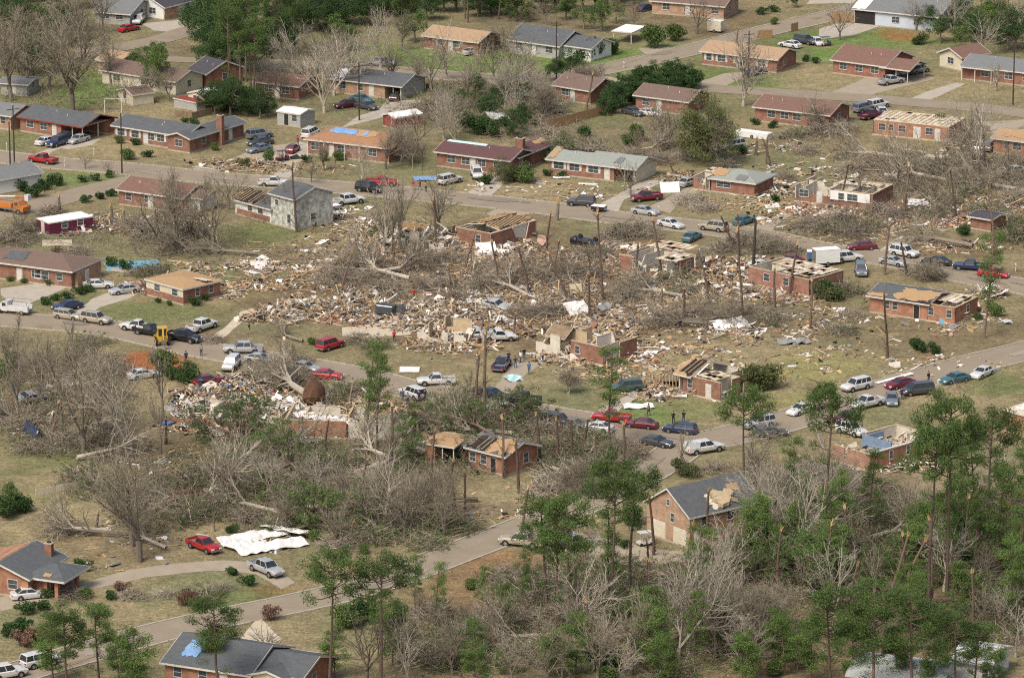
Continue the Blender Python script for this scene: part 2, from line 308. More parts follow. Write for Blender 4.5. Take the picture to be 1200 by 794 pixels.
# lawn, dirt and litter colours belong to the soil itself, painted per vertex in world metres: (px, py, rx, ry, colour, strength)
GREEN, TAN, BROWN, CLAYC, OLIVE, LEAFL, FRESH = (.13, .155, .06), (.295, .24, .137), (.17, .123, .076), (.29, .11, .045), (.172, .175, .09), (.185, .143, .095), (.125, .2, .05)
PATCH = [(600, 80, 700, 60, OLIVE, .5), (110, 105, 40, 20, FRESH, .7), (540, 70, 110, 18, FRESH, .8), (700, 72, 60, 14, FRESH, .8), (640, 62, 60, 12, FRESH, .6), (870, 95, 60, 14, FRESH, .7), (820, 85, 60, 12, GREEN, .6), (780, 60, 50, 8, FRESH, .5), (930, 45, 50, 22, GREEN, .8), (1010, 48, 80, 12, FRESH, .7), (975, 66, 25, 12, FRESH, .9), (1055, 42, 24, 6, CLAYC, .6), (960, 24, 20, 5, CLAYC, .5),
 (960, 90, 60, 16, TAN, .8), (1110, 100, 90, 14, TAN, .7), (830, 25, 80, 20, BROWN, .7), (740, 150, 90, 14, LEAFL, .5), (715, 142, 30, 10, GREEN, .5), (140, 155, 90, 20, TAN, .6), (60, 130, 40, 14, GREEN, .7), (170, 130, 50, 10, TAN, .7), (80, 210, 60, 9, FRESH, .6), (30, 165, 40, 14, GREEN, .6), (120, 175, 90, 10, TAN, .7), (560, 105, 90, 14, LEAFL, .7), (640, 30, 100, 14, LEAFL, .6),
 (200, 60, 60, 18, LEAFL, .6), (240, 45, 30, 10, TAN, .5), (420, 180, 60, 12, OLIVE, .7), (500, 195, 80, 14, OLIVE, .7), (610, 222, 80, 14, TAN, .8), (760, 215, 50, 12, OLIVE, .7), (690, 270, 60, 14, OLIVE, .7), (620, 250, 60, 10, LEAFL, .6), (370, 240, 70, 10, GREEN, .6), (300, 275, 100, 14, GREEN, .7), (400, 285, 60, 16, TAN, .6), (300, 320, 80, 14, OLIVE, .7), (330, 350, 60, 14, GREEN, .5),
 (190, 365, 80, 14, GREEN, .75), (60, 350, 70, 10, GREEN, .6), (60, 275, 90, 18, OLIVE, .7), (130, 300, 60, 12, OLIVE, .6), (240, 350, 40, 10, TAN, .5), (320, 380, 60, 12, OLIVE, .5), (180, 425, 42, 12, CLAYC, 1), (250, 396, 14, 6, CLAYC, .9), (260, 395, 30, 10, LEAFL, .5), (400, 260, 60, 12, LEAFL, .5),
 (600, 335, 270, 64, (.17, .12, .075), .85), (380, 355, 110, 20, (.17, .12, .075), .7), (860, 350, 90, 40, LEAFL, .6), (1000, 370, 120, 40, BROWN, .45), (1040, 350, 60, 14, OLIVE, .4), (900, 350, 60, 20, OLIVE, .55), (880, 430, 140, 34, TAN, .65), (960, 430, 60, 16, (.24, .23, .09), .7), (640, 450, 90, 26, OLIVE, .75), (600, 440, 80, 20, TAN, .5), (770, 480, 70, 16, FRESH, .7), (850, 470, 80, 24, TAN, .6), (800, 475, 60, 14, GREEN, .4), (960, 475, 60, 18, (.22, .21, .08), .6),
 (1100, 460, 90, 26, TAN, .6), (1040, 490, 40, 16, OLIVE, .6), (1170, 450, 40, 12, GREEN, .8), (1120, 530, 80, 30, OLIVE, .6), (960, 230, 120, 30, OLIVE, .5), (940, 190, 60, 20, OLIVE, .75), (880, 230, 70, 20, TAN, .5), (1000, 180, 60, 14, TAN, .6), (1100, 220, 100, 30, LEAFL, .8), (960, 260, 120, 14, OLIVE, .6), (1120, 290, 70, 12, BROWN, .8), (1180, 330, 40, 14, BROWN, .6), (1140, 400, 80, 20, BROWN, .5),
 (640, 530, 60, 12, BROWN, .5), (740, 530, 40, 16, LEAFL, .8), (500, 500, 120, 30, BROWN, .7), (360, 520, 150, 60, OLIVE, .6), (240, 540, 100, 40, BROWN, .6), (430, 570, 120, 40, BROWN, .7), (160, 460, 90, 24, TAN, .5), (60, 450, 80, 30, BROWN, .6), (60, 530, 60, 24, GREEN, .6), (60, 600, 110, 30, TAN, .85), (200, 620, 100, 30, TAN, .8), (130, 640, 60, 20, (.2, .15, .09), .5), (60, 580, 60, 14, GREEN, .35),
 (580, 585, 70, 16, TAN, .7), (560, 600, 60, 12, LEAFL, .6), (120, 700, 120, 24, TAN, .6), (260, 690, 100, 22, OLIVE, .8), (290, 700, 50, 12, GREEN, .6), (40, 720, 60, 30, OLIVE, .6), (330, 690, 30, 8, CLAYC, .3), (580, 660, 70, 18, (.26, .15, .08), .8), (560, 700, 90, 30, (.24, .15, .08), .7), (640, 640, 40, 10, OLIVE, .6), (340, 760, 90, 24, TAN, .6), (420, 740, 60, 30, OLIVE, .5), (460, 780, 90, 20, TAN, .4),
 (850, 720, 300, 90, BROWN, .7), (900, 660, 160, 50, OLIVE, .5), (1120, 650, 80, 30, OLIVE, .6), (1000, 560, 120, 30, BROWN, .5), (1140, 560, 60, 30, TAN, .6), (1140, 740, 80, 24, LEAFL, .7), (700, 760, 150, 40, OLIVE, .5), (750, 600, 60, 14, TAN, .4), (900, 590, 70, 20, OLIVE, .5)]
def make_ground():
    xs = [-9000, -3000, -900, -250, -160] + [-120 + 1.3 * i for i in range(186)] + [160, 250, 900, 3000, 9000]
    ys = [-3000, -800, 0, 300, 450] + [510 + 1.7 * i for i in range(300)] + [1100, 1400, 2200, 4000, 9000, 16000]
    PW = []
    for (px, py, rx, ry, c, st) in PATCH:
        g = G(px, py); s = S(py); PW.append((g.x, g.y, rx / s, ry / s / math.sin(PITCH - math.atan((397 - py) / FPX)), c, st))
    vs = []; cols = []; rn = random.Random(3)
    from mathutils import noise
    for y in ys:
        for x in xs:
            a = noise.fractal(Vector((x * .07, y * .07, 3)), .8, 2.1, 5) * .5 + .5; b2 = noise.fractal(Vector((x * .2, y * .2, 9)), .8, 2.1, 4)
            c = [TAN[i] * (1 - a) + OLIVE[i] * a for i in range(3)]
            c = [c[i] * .75 + BROWN[i] * .25 for i in range(3)]
            for (gx, gy, rx, ry, pc, st) in PW:
                dx, dy = (x - gx) / rx, (y - gy) / ry; r = dx * dx + dy * dy
                if r < 2.2:
                    wgt = st * max(0, min(1, (1.25 - math.sqrt(r) + b2 * .55) / .5))
                    c = [c[i] * (1 - wgt) + pc[i] * wgt for i in range(3)]
            z = 0.0
            vs.append((x, y, z)); cols.append((*c, 1))
    nx = len(xs); fs = [(j * nx + i, j * nx + i + 1, (j + 1) * nx + i + 1, (j + 1) * nx + i) for j in range(len(ys) - 1) for i in range(nx - 1)]
    me = bpy.data.meshes.new('ground'); me.from_pydata(vs, [], fs)
    ca = me.color_attributes.new('soil', 'FLOAT_COLOR', 'POINT'); ca.data.foreach_set('color', [q for c in cols for q in c])
    m = bpy.data.materials.new('ground'); m.use_nodes = True; n = m.node_tree; b = n.nodes['Principled BSDF']; b.inputs['Roughness'].default_value = 1; b.inputs['Specular IOR Level'].default_value = .1
    at = n.nodes.new('ShaderNodeAttribute'); at.attribute_name = 'soil'; tc = n.nodes.new('ShaderNodeTexCoord')
    last = at.outputs['Color']
    for (sc, lo, hi, mp0, mp1, tint) in ((.3, .32, .68, .7, 1.2, 0), (1.3, .33, .67, .62, 1.3, 0), (3.5, .36, .64, .6, 1.4, 0)):
        no = n.nodes.new('ShaderNodeTexNoise'); no.inputs['Scale'].default_value = sc; no.inputs['Detail'].default_value = 7; no.inputs['Roughness'].default_value = .7; n.links.new(tc.outputs['Object'], no.inputs['Vector'])
        mr = n.nodes.new('ShaderNodeMapRange'); mr.inputs[1].default_value = lo; mr.inputs[2].default_value = hi; mr.inputs[3].default_value = mp0; mr.inputs[4].default_value = mp1; n.links.new(no.outputs[0], mr.inputs[0])
        mx = n.nodes.new('ShaderNodeMix'); mx.data_type = 'RGBA'; mx.blend_type = 'MULTIPLY'; mx.inputs['Factor'].default_value = 1
        n.links.new(last, mx.inputs['A']); n.links.new(mr.outputs[0], mx.inputs['B']); last = mx.outputs['Result']
    # small dark weeds and worn earth
    no = n.nodes.new('ShaderNodeTexNoise'); no.inputs['Scale'].default_value = .9; no.inputs['Detail'].default_value = 9; no.inputs['Roughness'].default_value = .8; n.links.new(tc.outputs['Object'], no.inputs['Vector'])
    mr = n.nodes.new('ShaderNodeMapRange'); mr.inputs[1].default_value = .53; mr.inputs[2].default_value = .66; mr.inputs[4].default_value = .65; n.links.new(no.outputs[0], mr.inputs[0])
    mx = n.nodes.new('ShaderNodeMix'); mx.data_type = 'RGBA'; n.links.new(mr.outputs[0], mx.inputs['Factor']); n.links.new(last, mx.inputs['A']); mx.inputs['B'].default_value = (.12, .1, .05, 1)
    n.links.new(mx.outputs['Result'], b.inputs['Base Color'])
    me.materials.append(m); o = bpy.data.objects.new('ground', me); C.objects.link(o); tag(o, kind='structure')
make_ground()
# ---------------------------------------------------------------- buildings
LM = []      # landmarks (photo x, y, phrase) that the labels of trees and shrubs refer to
class House:
    def __init__(s, name, label, FL, FR, depth, h=2.8, lm=None, cat='house', lmat=None):
        a, b = G(*FL), G(*FR); s.L = (b - a).length; s.D = depth; s.h = h
        s.root = empty(name, (a.x, a.y, 0), math.atan2(b.y - a.y, b.x - a.x)); tag(s.root, label, cat)
        s.rn = random.Random(hash(label) % 1000 if 0 else sum(map(ord, label)))
        if lm:
            q = a + (b - a) * .5 + Vector((-(b - a).y, (b - a).x, 0)).normalized() * depth * .5
            c = P(q.x, q.y, 2); LM.append((c[0], c[1], lm))
        s.FR = P(b.x, b.y); s.roofo = None
    def walls(s, m, u0=0, u1=1, y0=0, y1=None, h=None, gable=None, pitch=.3, name='wall', sub=None):
        y1 = s.D if y1 is None else y1; h = h or s.h; x0, x1 = u0 * s.L, u1 * s.L; mb = MB(); t = .0
        if gable == 'x': mb.prism([(y0, 0), (y1, 0), (y1, h), ((y0 + y1) / 2, h + (y1 - y0) / 2 * pitch - .12), (y0, h)], x0, x1, m, 'x')
        elif gable == 'y': mb.prism([(x0, 0), (x1, 0), (x1, h), ((x0 + x1) / 2, h + (x1 - x0) / 2 * pitch - .12), (x0, h)], y0, y1, m, 'y')
        else: mb.box(x0, x1, y0, y1, 0, h, m)
        mb.box(x0 - .03, x1 + .03, y0 - .03, y1 + .03, -.1, .25, 'concrete')
        return mb.build(name, s.root)
    def roof(s, m, kind='x', u0=0, u1=1, y0=0, y1=None, h=None, pitch=.3, over=.5, trim='trim', t=.14, flat=False):
        y1 = s.D if y1 is None else y1; h = h or s.h; x0, x1 = u0 * s.L, u1 * s.L; mb = MB(); tr = MB(); o = over; e = .03
        s.w = dict(kind=kind, x0=x0, x1=x1, y0=y0, y1=y1, h=h, p=pitch, o=o, t=t)
        if kind in 'xy':
            (a0, a1, b0, b1) = (y0, y1, x0, x1) if kind == 'x' else (x0, x1, y0, y1)
            mid = (a0 + a1) / 2; zr = h + (a1 - a0) / 2 * pitch; ze = h - o * pitch
            n = max(3, int((b1 - b0) / 1.5)); sag = [s.rn.uniform(-.03, .03) for _ in range(n + 1)]
            for i in range(n):                    # the deck in bays that sag a little
                c0, c1 = b0 - o + (b1 - b0 + 2 * o) * i / n, b0 - o + (b1 - b0 + 2 * o) * (i + 1) / n
                for (ea, ra) in ((a0 - o, mid), (a1 + o, mid)):
                    pts = [(ea, ze, c0, sag[i]), (ra, zr, c0, 0), (ra, zr, c1, 0), (ea, ze, c1, sag[i + 1])]
                    lo = [(p, z + g) for p, z, c, g in pts]; V = []
                    for k, (p, z, c, g) in enumerate(pts): V.append((c, p, z + g) if kind == 'x' else (p, c, z + g))
                    for k, (p, z, c, g) in enumerate(pts): V.append((c, p, z + g + t) if kind == 'x' else (p, c, z + g + t))
                    mb.hexa(V, m)
            for c0, c1 in ((b0 - o - e, b0 - o + .02), (b1 + o - .02, b1 + o + e)):   # rakes
                tr.prism([(a0 - o, ze - .08), (mid, zr - .08), (a1 + o, ze - .08), (a1 + o, ze + t + .03), (mid, zr + t + .03), (a0 - o, ze + t + .03)], c0, c1, trim, kind)
            for p0, p1 in ((a0 - o - e, a0 - o + .01), (a1 + o - .01, a1 + o + e)):
                if kind == 'x': tr.box(b0 - o, b1 + o, p0, p1, ze - .08, ze + t + .02, trim)
                else: tr.box(p0, p1, b0 - o, b1 + o, ze - .08, ze + t + .02, trim)
        elif kind == 'hip':
            hw = (y1 - y0) / 2 + o; zr = h + hw * pitch; X0, X1, Y0, Y1 = x0 - o, x1 + o, y0 - o, y1 + o; ym = (y0 + y1) / 2
            hw = min(hw, (X1 - X0) / 2 - .1)
            V = [(X0, Y0, h), (X1, Y0, h), (X1, Y1, h), (X0, Y1, h), (X0 + hw, ym, zr), (X1 - hw, ym, zr)]
            mb.add(V + [(x, y, z + t) for x, y, z in V], [(6, 7, 11, 10), (7, 8, 11), (8, 9, 10, 11), (9, 6, 10), (0, 3, 2, 1), (0, 1, 7, 6), (1, 2, 8, 7), (2, 3, 9, 8), (3, 0, 6, 9)], m)
            for bx in ((X0 - e, X1 + e, Y0 - e, Y0 - .004), (X0 - e, X1 + e, Y1 + .004, Y1 + e), (X0 - e, X0 - .004, Y0, Y1), (X1 + .004, X1 + e, Y0, Y1)): tr.box(*bx, h - .1, h + t + .02, trim)
        else:   # flat
            mb.box(x0 - o, x1 + o, y0 - o, y1 + o, h, h + t, m)
            tr.box(x0 - o - e, x1 + o + e, y0 - o - e, y0 - o - .004, h - .06, h + t + .03, trim); tr.box(x1 + o + .004, x1 + o + e, y0 - o, y1 + o, h - .06, h + t + .03, trim)
            for _ in range(int((x1 - x0) * (y1 - y0) / 9)):
                cx, cy = s.rn.uniform(x0, x1), s.rn.uniform(y0, y1); mb.box(cx - .4, cx + .3, cy - .02, cy + .05, h + t, h + t + .03, m)
        s.roofo = mb.build('roof', s.root); tr.build('fascia', s.roofo)
        return s.roofo
    def on(s, u, v, slope='f', lift=0.0):         # a point on the last roof: u along the ridge, v from eave (0) to ridge (1)
        w_ = s.w; o = w_['o']
        if w_['kind'] in ('x', 'hip'):
            c = w_['x0'] - o + (w_['x1'] - w_['x0'] + 2 * o) * u; hw = (w_['y1'] - w_['y0']) / 2 + o
            y = w_['y0'] - o + hw * v if slope == 'f' else w_['y1'] + o - hw * v
            z0 = w_['h'] - (o * w_['p'] if w_['kind'] == 'x' else 0)
            return Vector((c, y, z0 + hw * v * w_['p'] + w_['t'] + lift))
        c = w_['y0'] - o + (w_['y1'] - w_['y0'] + 2 * o) * u; hw = (w_['x1'] - w_['x0']) / 2 + o
        x = w_['x0'] - o + hw * v if slope == 'f' else w_['x1'] + o - hw * v
        if w_['kind'] == 'flat': return Vector((w_['x0'] + (w_['x1'] - w_['x0']) * u, w_['y0'] + (w_['y1'] - w_['y0']) * v, w_['h'] + w_['t'] + lift))
        return Vector((x, c, w_['h'] - o * w_['p'] + hw * v * w_['p'] + w_['t'] + lift))
    def patch(s, u0, u1, v0, v1, m, slope='f', name='bare_decking_or_dark_hole', lift=.05, jag=.5, n=7, th=.05):
        pts = []; rn = s.rn; q = []
        for i in range(n): q.append((u0 + (u1 - u0) * i / n, v0, 0, 1))
        for i in range(n): q.append((u1, v0 + (v1 - v0) * i / n, 1, 0))
        for i in range(n): q.append((u1 + (u0 - u1) * i / n, v1, 0, 1))
        for i in range(n): q.append((u0, v1 + (v0 - v1) * i / n, 1, 0))
        du, dv = (u1 - u0) * .18 * jag, (v1 - v0) * .22 * jag
        for (u, v, a, b) in q: pts.append(s.on(u + rn.uniform(-du, du) * (.3 + a), max(.01, min(.985, v + rn.uniform(-dv, dv) * (.3 + b))), slope, lift))
        c = sum(pts, Vector()) / len(pts); k = len(pts); mb = MB(); off = Vector((0, 0, th))
        mb.add([tuple(p) for p in pts] + [tuple(p + off) for p in pts] + [tuple(c + off)], [(k + i, k + (i + 1) % k, 2 * k) for i in range(k)] + [(i, (i + 1) % k, (i + 1) % k + k, i + k) for i in range(k)], m)
        return mb.build(name, s.roofo)
    def rafters(s, u0, u1, v0=0.02, v1=.97, slope='f', m='lumber', hole='dark', step=.6):
        if hole: s.patch(u0, u1, v0, v1, hole, slope, 'painted_attic_hole', .03, .6)  # sheet laid on an unbroken roof; its dark default paints the hole's shade
        mb = MB(); w_ = s.w; ln = (w_['x1'] - w_['x0'] if w_['kind'] != 'y' else w_['y1'] - w_['y0']) * abs(u1 - u0); n = max(2, int(ln / step))
        for i in range(n + 1):
            u = u0 + (u1 - u0) * i / n
            if s.rn.random() < .12: continue
            a, b = s.on(u, v0 + s.rn.uniform(0, .1), slope, .1), s.on(u + s.rn.uniform(-.004, .004), v1 - s.rn.uniform(0, .12), slope, .1); mb.tube(a, b, .075, .075, m, 4)
        return mb.build('rafters', s.roofo)
    def place(s, side, t, z, y0=0, y1=None, x=None):  # frame on a wall: returns matrix with x along wall, -y outward
        y1 = s.D if y1 is None else y1
        if side == 'f': return Matrix.Translation((t, y0, z))
        if side == 'r': return Matrix.Translation((s.L if x is None else x, t, z)) @ Matrix.Rotation(PI / 2, 4, 'Z')
        if side == 'l': return Matrix.Translation((0 if x is None else x, t, z)) @ Matrix.Rotation(-PI / 2, 4, 'Z')
    def win(s, t, z=1.1, w=1.1, h=1.2, side='f', y0=0, x=None, trim='trim', shut=False, glass='window_glass', mull=1):
        T = s.place(side, t, z, y0, None, x); mb = MB(); f = .06; d = .06
        mb.box(-w / 2 - f, w / 2 + f, -d - .03, .0, -f - .05, 0, trim, T); mb.box(-w / 2 - f, w / 2 + f, -d, .0, h, h + f, trim, T)
        mb.box(-w / 2 - f, -w / 2, -d, 0, 0, h, trim, T); mb.box(w / 2, w / 2 + f, -d, 0, 0, h, trim, T); mb.box(-w / 2, w / 2, -d + .01, 0, h / 2 - .02, h / 2 + .02, trim, T)
        for i in range(1, mull + 1 if w > 1.3 else 1): xx = -w / 2 + w * i / (mull + 1); mb.box(xx - .02, xx + .02, -d + .012, 0, 0, h, trim, T)
        if shut:
            for sg in (-1, 1): c = sg * (w / 2 + f + .22); mb.box(c - .2, c + .2, -.05, 0, -.02, h + .02, trim, T)
        fr = mb.build('window', s.root); p = MB(); p.box(-w / 2, w / 2, -.03, .0, 0, h, glass, T); p.build('pane', fr)
        return fr
    def door(s, t, w=.95, h=2.05, side='f', m='trim', y0=0, x=None, name='door'):
        T = s.place(side, t, .2, y0, None, x); mb = MB(); mb.box(-w / 2 - .08, w / 2 + .08, -.05, 0, 0, h + .08, 'trim', T); mb.box(-w / 2, w / 2, -.08, -.045, .02, h, m, T)
        for i in range(3): mb.box(-w / 2 + .1, w / 2 - .1, -.095, -.078, .15 + i * .62, .65 + i * .62, m, T)
        o = mb.build(name, s.root); k = MB(); k.box(w / 2 - .14, w / 2 - .08, -.13, -.08, .95, 1.02, 'rim', T); k.build('handle', o); return o
    def posts(s, pts, h=None, m='trim', r=.07):
        for x, y in pts: mb = MB(); mb.box(x - r, x + r, y - r, y + r, 0, (h or s.h) - .05, m); mb.build('post', s.root)
    def chimney(s, x, y, w=1.2, d=.8, h=5.5, m='brick_red'):
        mb = MB(); mb.box(x - w / 2, x + w / 2, y - d / 2, y + d / 2, 0, h, m); mb.box(x - w / 2 - .06, x + w / 2 + .06, y - d / 2 - .06, y + d / 2 + .06, h, h + .12, 'concrete'); mb.box(x - w / 4, x + w / 4, y - d / 4, y + d / 4, h + .12, h + .3, 'dark'); return mb.build('chimney', s.root)
    def vents(s, n=2):
        mb = MB()
        for i in range(n):
            p = s.on(s.rn.uniform(.15, .85), s.rn.uniform(.5, .85)); mb.tube(p, p + Vector((0, 0, .4)), .07, .07, 'trim', 6)
        mb.build('roof_vent', s.roofo)
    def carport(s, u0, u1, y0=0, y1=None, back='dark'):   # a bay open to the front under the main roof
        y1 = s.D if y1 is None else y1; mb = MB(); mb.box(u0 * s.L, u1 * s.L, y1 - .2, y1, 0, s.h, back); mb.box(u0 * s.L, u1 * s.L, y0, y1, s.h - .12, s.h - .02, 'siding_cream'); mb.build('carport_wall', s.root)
        s.posts([(u1 * s.L - .15, y0 + .15), (u1 * s.L - .15, (y0 + y1) / 2), ((u0 + u1) / 2 * s.L, y0 + .15)])
    # --- storm-opened shells: brick skin outside, plasterboard inside, each run of wall its own part
    def run(s, p, q, h, keep, outer, inner, name='wall', t=.13, step=.9, wins=()):
        p, q = Vector((*p, 0)), Vector((*q, 0)); d = q - p; ln = d.length; d.normalize(); nrm = Vector((-d.y, d.x, 0)); n = max(2, int(ln / step)); mb = MB(); hs = []
        st = s.rn.random() < keep
        for i in range(n + 1):
            if s.rn.random() < .3: st = s.rn.random() < keep
            hs.append(h + s.rn.uniform(-.06, .0) if st else s.rn.uniform(.15, h * .6))
        for i in range(n):
            a, b = p + d * ln * i / n, p + d * ln * (i + 1) / n; z0, z1 = hs[i], hs[i + 1]
            if abs(z0 - z1) > .7 and s.rn.random() < .85: z1 = z0 + s.rn.uniform(-.25, .1)
            for (o0, o1, m_, dz) in ((0, t, outer, 0), (t + .002, t * 2, inner, -.04)):
                A0, A1, B1, B0 = a + nrm * o0, a + nrm * o1, b + nrm * o1, b + nrm * o0
                mb.hexa([A0, B0, B1, A1, A0 + Vector((0, 0, z0 + dz)), B0 + Vector((0, 0, z1 + dz)), B1 + Vector((0, 0, z1 + dz)), A1 + Vector((0, 0, z0 + dz))], m_)
            if min(z0, z1) > h - .2: c = Vector((0, 0, 1)); mb.hexa([v + c * (max(z0, z1) + .004) for v in (a - nrm * .03, b - nrm * .03, b + nrm * (2 * t + .03), a + nrm * (2 * t + .03))] + [v + c * (max(z0, z1) + .07) for v in (a - nrm * .03, b - nrm * .03, b + nrm * (2 * t + .03), a + nrm * (2 * t + .03))], 'lumber_pale')
        return mb.build(name, s.root)
    def shell(s, brickm, keep=(1, 1, 1, 1), u0=0, u1=1, y0=0, y1=None, h=None, rooms=4, pk=.7, inner='drywall', ceil=(), litter=60, floor='slab', lh=.7, heights=None):
        y1 = s.D if y1 is None else y1; h = h or s.h; x0, x1 = u0 * s.L, u1 * s.L; rn = s.rn
        mb = MB(); mb.box(x0 - .1, x1 + .1, y0 - .1, y1 + .1, -.1, .22, floor); mb.build('floor_slab', s.root)
        for (p, q, k) in (((x0, y0), (x1, y0), keep[0]), ((x1, y0), (x1, y1), keep[1]), ((x1, y1), (x0, y1), keep[2]), ((x0, y1), (x0, y0), keep[3])):
            if k > 0: s.run(p, q, h, k, brickm, inner)
        ym = y0 + (y1 - y0) * rn.uniform(.42, .6)
        if rooms:
            s.run((x0 + .4, ym), (x1 - .4, ym), h - .1, pk, inner, inner, 'inner_wall', .06)
            for i in range(rooms):
                x = x0 + (x1 - x0) * (i + .6 + rn.uniform(-.2, .2)) / rooms
                if rn.random() < .85: s.run((x, y0 + .3), (x, ym - .1), h - .1, pk, inner, inner, 'inner_wall', .06)
                if rn.random() < .85: x += rn.uniform(-.8, .8); s.run((x, ym + .2), (x, y1 - .3), h - .1, pk, inner, inner, 'inner_wall', .06)
        for (a, b, c, d) in ceil:
            mb = MB(); X0, X1, Y0, Y1 = x0 + (x1 - x0) * a, x0 + (x1 - x0) * b, y0 + (y1 - y0) * c, y0 + (y1 - y0) * d; n = max(2, int((X1 - X0) / .9))
            for i in range(n):
                xa, xb = X0 + (X1 - X0) * i / n, X0 + (X1 - X0) * (i + 1) / n - .02; mb.box(xa, xb, Y0 + rn.uniform(.0, .5) * (c > .02), Y1 - rn.uniform(0, .7) * (d < .98), h + .07, h + .1, 'ceiling_board'); mb.box(xa, xa + .04, Y0 + rn.uniform(0, 1.5), Y1 - rn.uniform(0, 1.5), h + .104, h + .2, 'lumber_pale')
                for _ in range(5):
                    if rn.random() < .6: yy = rn.uniform(Y0, Y1 - 1); mb.box(xa + .1, xb - .1, yy, yy + rn.uniform(.5, 1.6), h + .104, h + .16, rn.choice(['insulation', 'pink', 'white_sheet', 'ceiling_board', 'ceiling_board', 'lumber_pale']))
            mb.build('ceiling', s.root)
        if litter:
            mb = MB()
            for _ in range(int(litter)): piece(mb, rn, Vector((rn.uniform(x0 + .3, x1 - .3), rn.uniform(y0 + .3, y1 - .3), .2)), lh, 'inside')
            o = mb.build('interior_debris', s.root); o['kind'] = 'stuff'
MIX = {
 'inside': [('white_sheet', 5), ('drywall', 7), ('lumber_pale', 3), ('dark', 3), ('grey_bit', 3), ('brick_rubble', 2), ('blue_bit', .5), ('pink', 1), ('ceiling_board', 4), ('insulation', 1)],
 'lumber': [('lumber', 5), ('lumber_pale', 6), ('plywood', 2.2), ('white_sheet', 2), ('drywall', 2.5), ('old_wood', 11), ('grey_bit', 3), ('dark', 2), ('brick_rubble', 1.4), ('pink', .7)],
 'white': [('white_sheet', 10), ('drywall', 8), ('lumber_pale', 6), ('pink', 2), ('grey_bit', 3), ('dark', 2), ('brick_rubble', 1.2), ('plywood', 1), ('old_wood', 7), ('lumber', 3), ('blue_bit', .3)],
 'wood': [('old_wood', 12), ('lumber', 4), ('lumber_pale', 4), ('grey_bit', 2), ('white_sheet', 1.5), ('dark', 1)],
 'mixed': [('white_sheet', 4), ('drywall', 4), ('old_wood', 7), ('lumber_pale', 4), ('dark', 6), ('grey_bit', 5), ('maroon', 1.5), ('blue_bit', 1.5), ('brick_rubble', 2), ('insulation', 1), ('lumber', 2), ('blue_tarp', .25)],
 'brick': [('brick_rubble', 10), ('pink', 4), ('white_sheet', 3), ('drywall', 3), ('lumber', 3), ('grey_bit', 2), ('clay', 2)],
}
mat('maroon', (.2, .02, .03), (.14, .015, .02), .8, 2)
def piece(mb, rn, c, hmax, mix, size=1.0):
    ms = MIX[mix]; m = rn.choices([a for a, b in ms], [b for a, b in ms])[0]
    z = c.z + hmax * rn.random() ** 2; yaw = rn.uniform(0, PI); pt = rn.gauss(0, .16 + .3 * (hmax > .5)); rl = rn.gauss(0, .25)
    if m in ('lumber', 'lumber_pale', 'old_wood'):
        if rn.random() < .75: l, w_, t = rn.uniform(.8, 4.5) * size, rn.uniform(.08, .22), .06
        else: l, w_, t = rn.uniform(.5, 1.6) * size, rn.uniform(.3, .9), .04
    elif m in ('white_sheet', 'drywall', 'plywood', 'ceiling_board', 'pink'):
        l = rn.uniform(.4, 1.9) * size; w_ = l * rn.uniform(.25, .8); t = .05
        if rn.random() < .3: l, w_ = rn.uniform(1.5, 3.6) * size, rn.uniform(.12, .3)
    else: l = rn.uniform(.25, 1.0) * size; w_ = l * rn.uniform(.4, 1); t = rn.uniform(.06, .3)
    T = Matrix.Translation((c.x, c.y, z + .03)) @ Matrix.Rotation(yaw, 4, 'Z') @ Matrix.Rotation(pt, 4, 'Y') @ Matrix.Rotation(rl, 4, 'X')
    if w_ > .35 and rn.random() < .6:      # a sheet with one corner broken off and bent up
        k = rn.uniform(-.4, .4) * l; b = rn.uniform(0, .3) * w_
        lo = [(-l / 2, -w_ / 2, 0), (k, -w_ / 2, 0), (l / 2, -w_ / 2 + b, b * .8), (l / 2 - b, w_ / 2, b), (k - b, w_ / 2, 0), (-l / 2 + b, w_ / 2 - b, 0)]
        vs = [tuple(T @ Vector(v)) for v in lo] + [tuple(T @ Vector((v[0], v[1], v[2] + t))) for v in lo]
        mb.add(vs, [(0, 1, 4, 5), (1, 2, 3, 4), (6, 7, 10, 11), (7, 8, 9, 10)] + [(i, (i + 1) % 6, (i + 1) % 6 + 6, i + 6) for i in range(6)], m)
    else: mb.box(-l / 2, l / 2, -w_ / 2, w_ / 2, 0, t, m, T)

def ranch(name, label, FL, FR, D, wallm, roofm_, lm, wins=(.15, .35, .6, .85), kind='x', h=2.8, pitch=.3, trim='trim', rw=(.5,), door=.5, wallu=(0, 1), shut=False, gable_m=None, cat='house', over=.5, vents=2):
    hs = House(name, label, FL, FR, D, h, lm, cat)
    hs.walls(wallm, wallu[0], wallu[1], gable=kind if kind in 'xy' else None, pitch=pitch)
    hs.roof(roofm_, kind, pitch=pitch, trim=trim, over=over)
    for u in wins: hs.win(hs.L * u, shut=shut, w=1.1 if int(u * 100) % 2 else 1.6)
    if wallu[1] == 1:
        for v in rw: hs.win(D * v, side='r')
    if door: hs.door(hs.L * door)
    if vents and kind in ('x', 'y'): hs.vents(vents)
    if wallu[1] < 1: hs.carport(wallu[1], 1)
    return hs
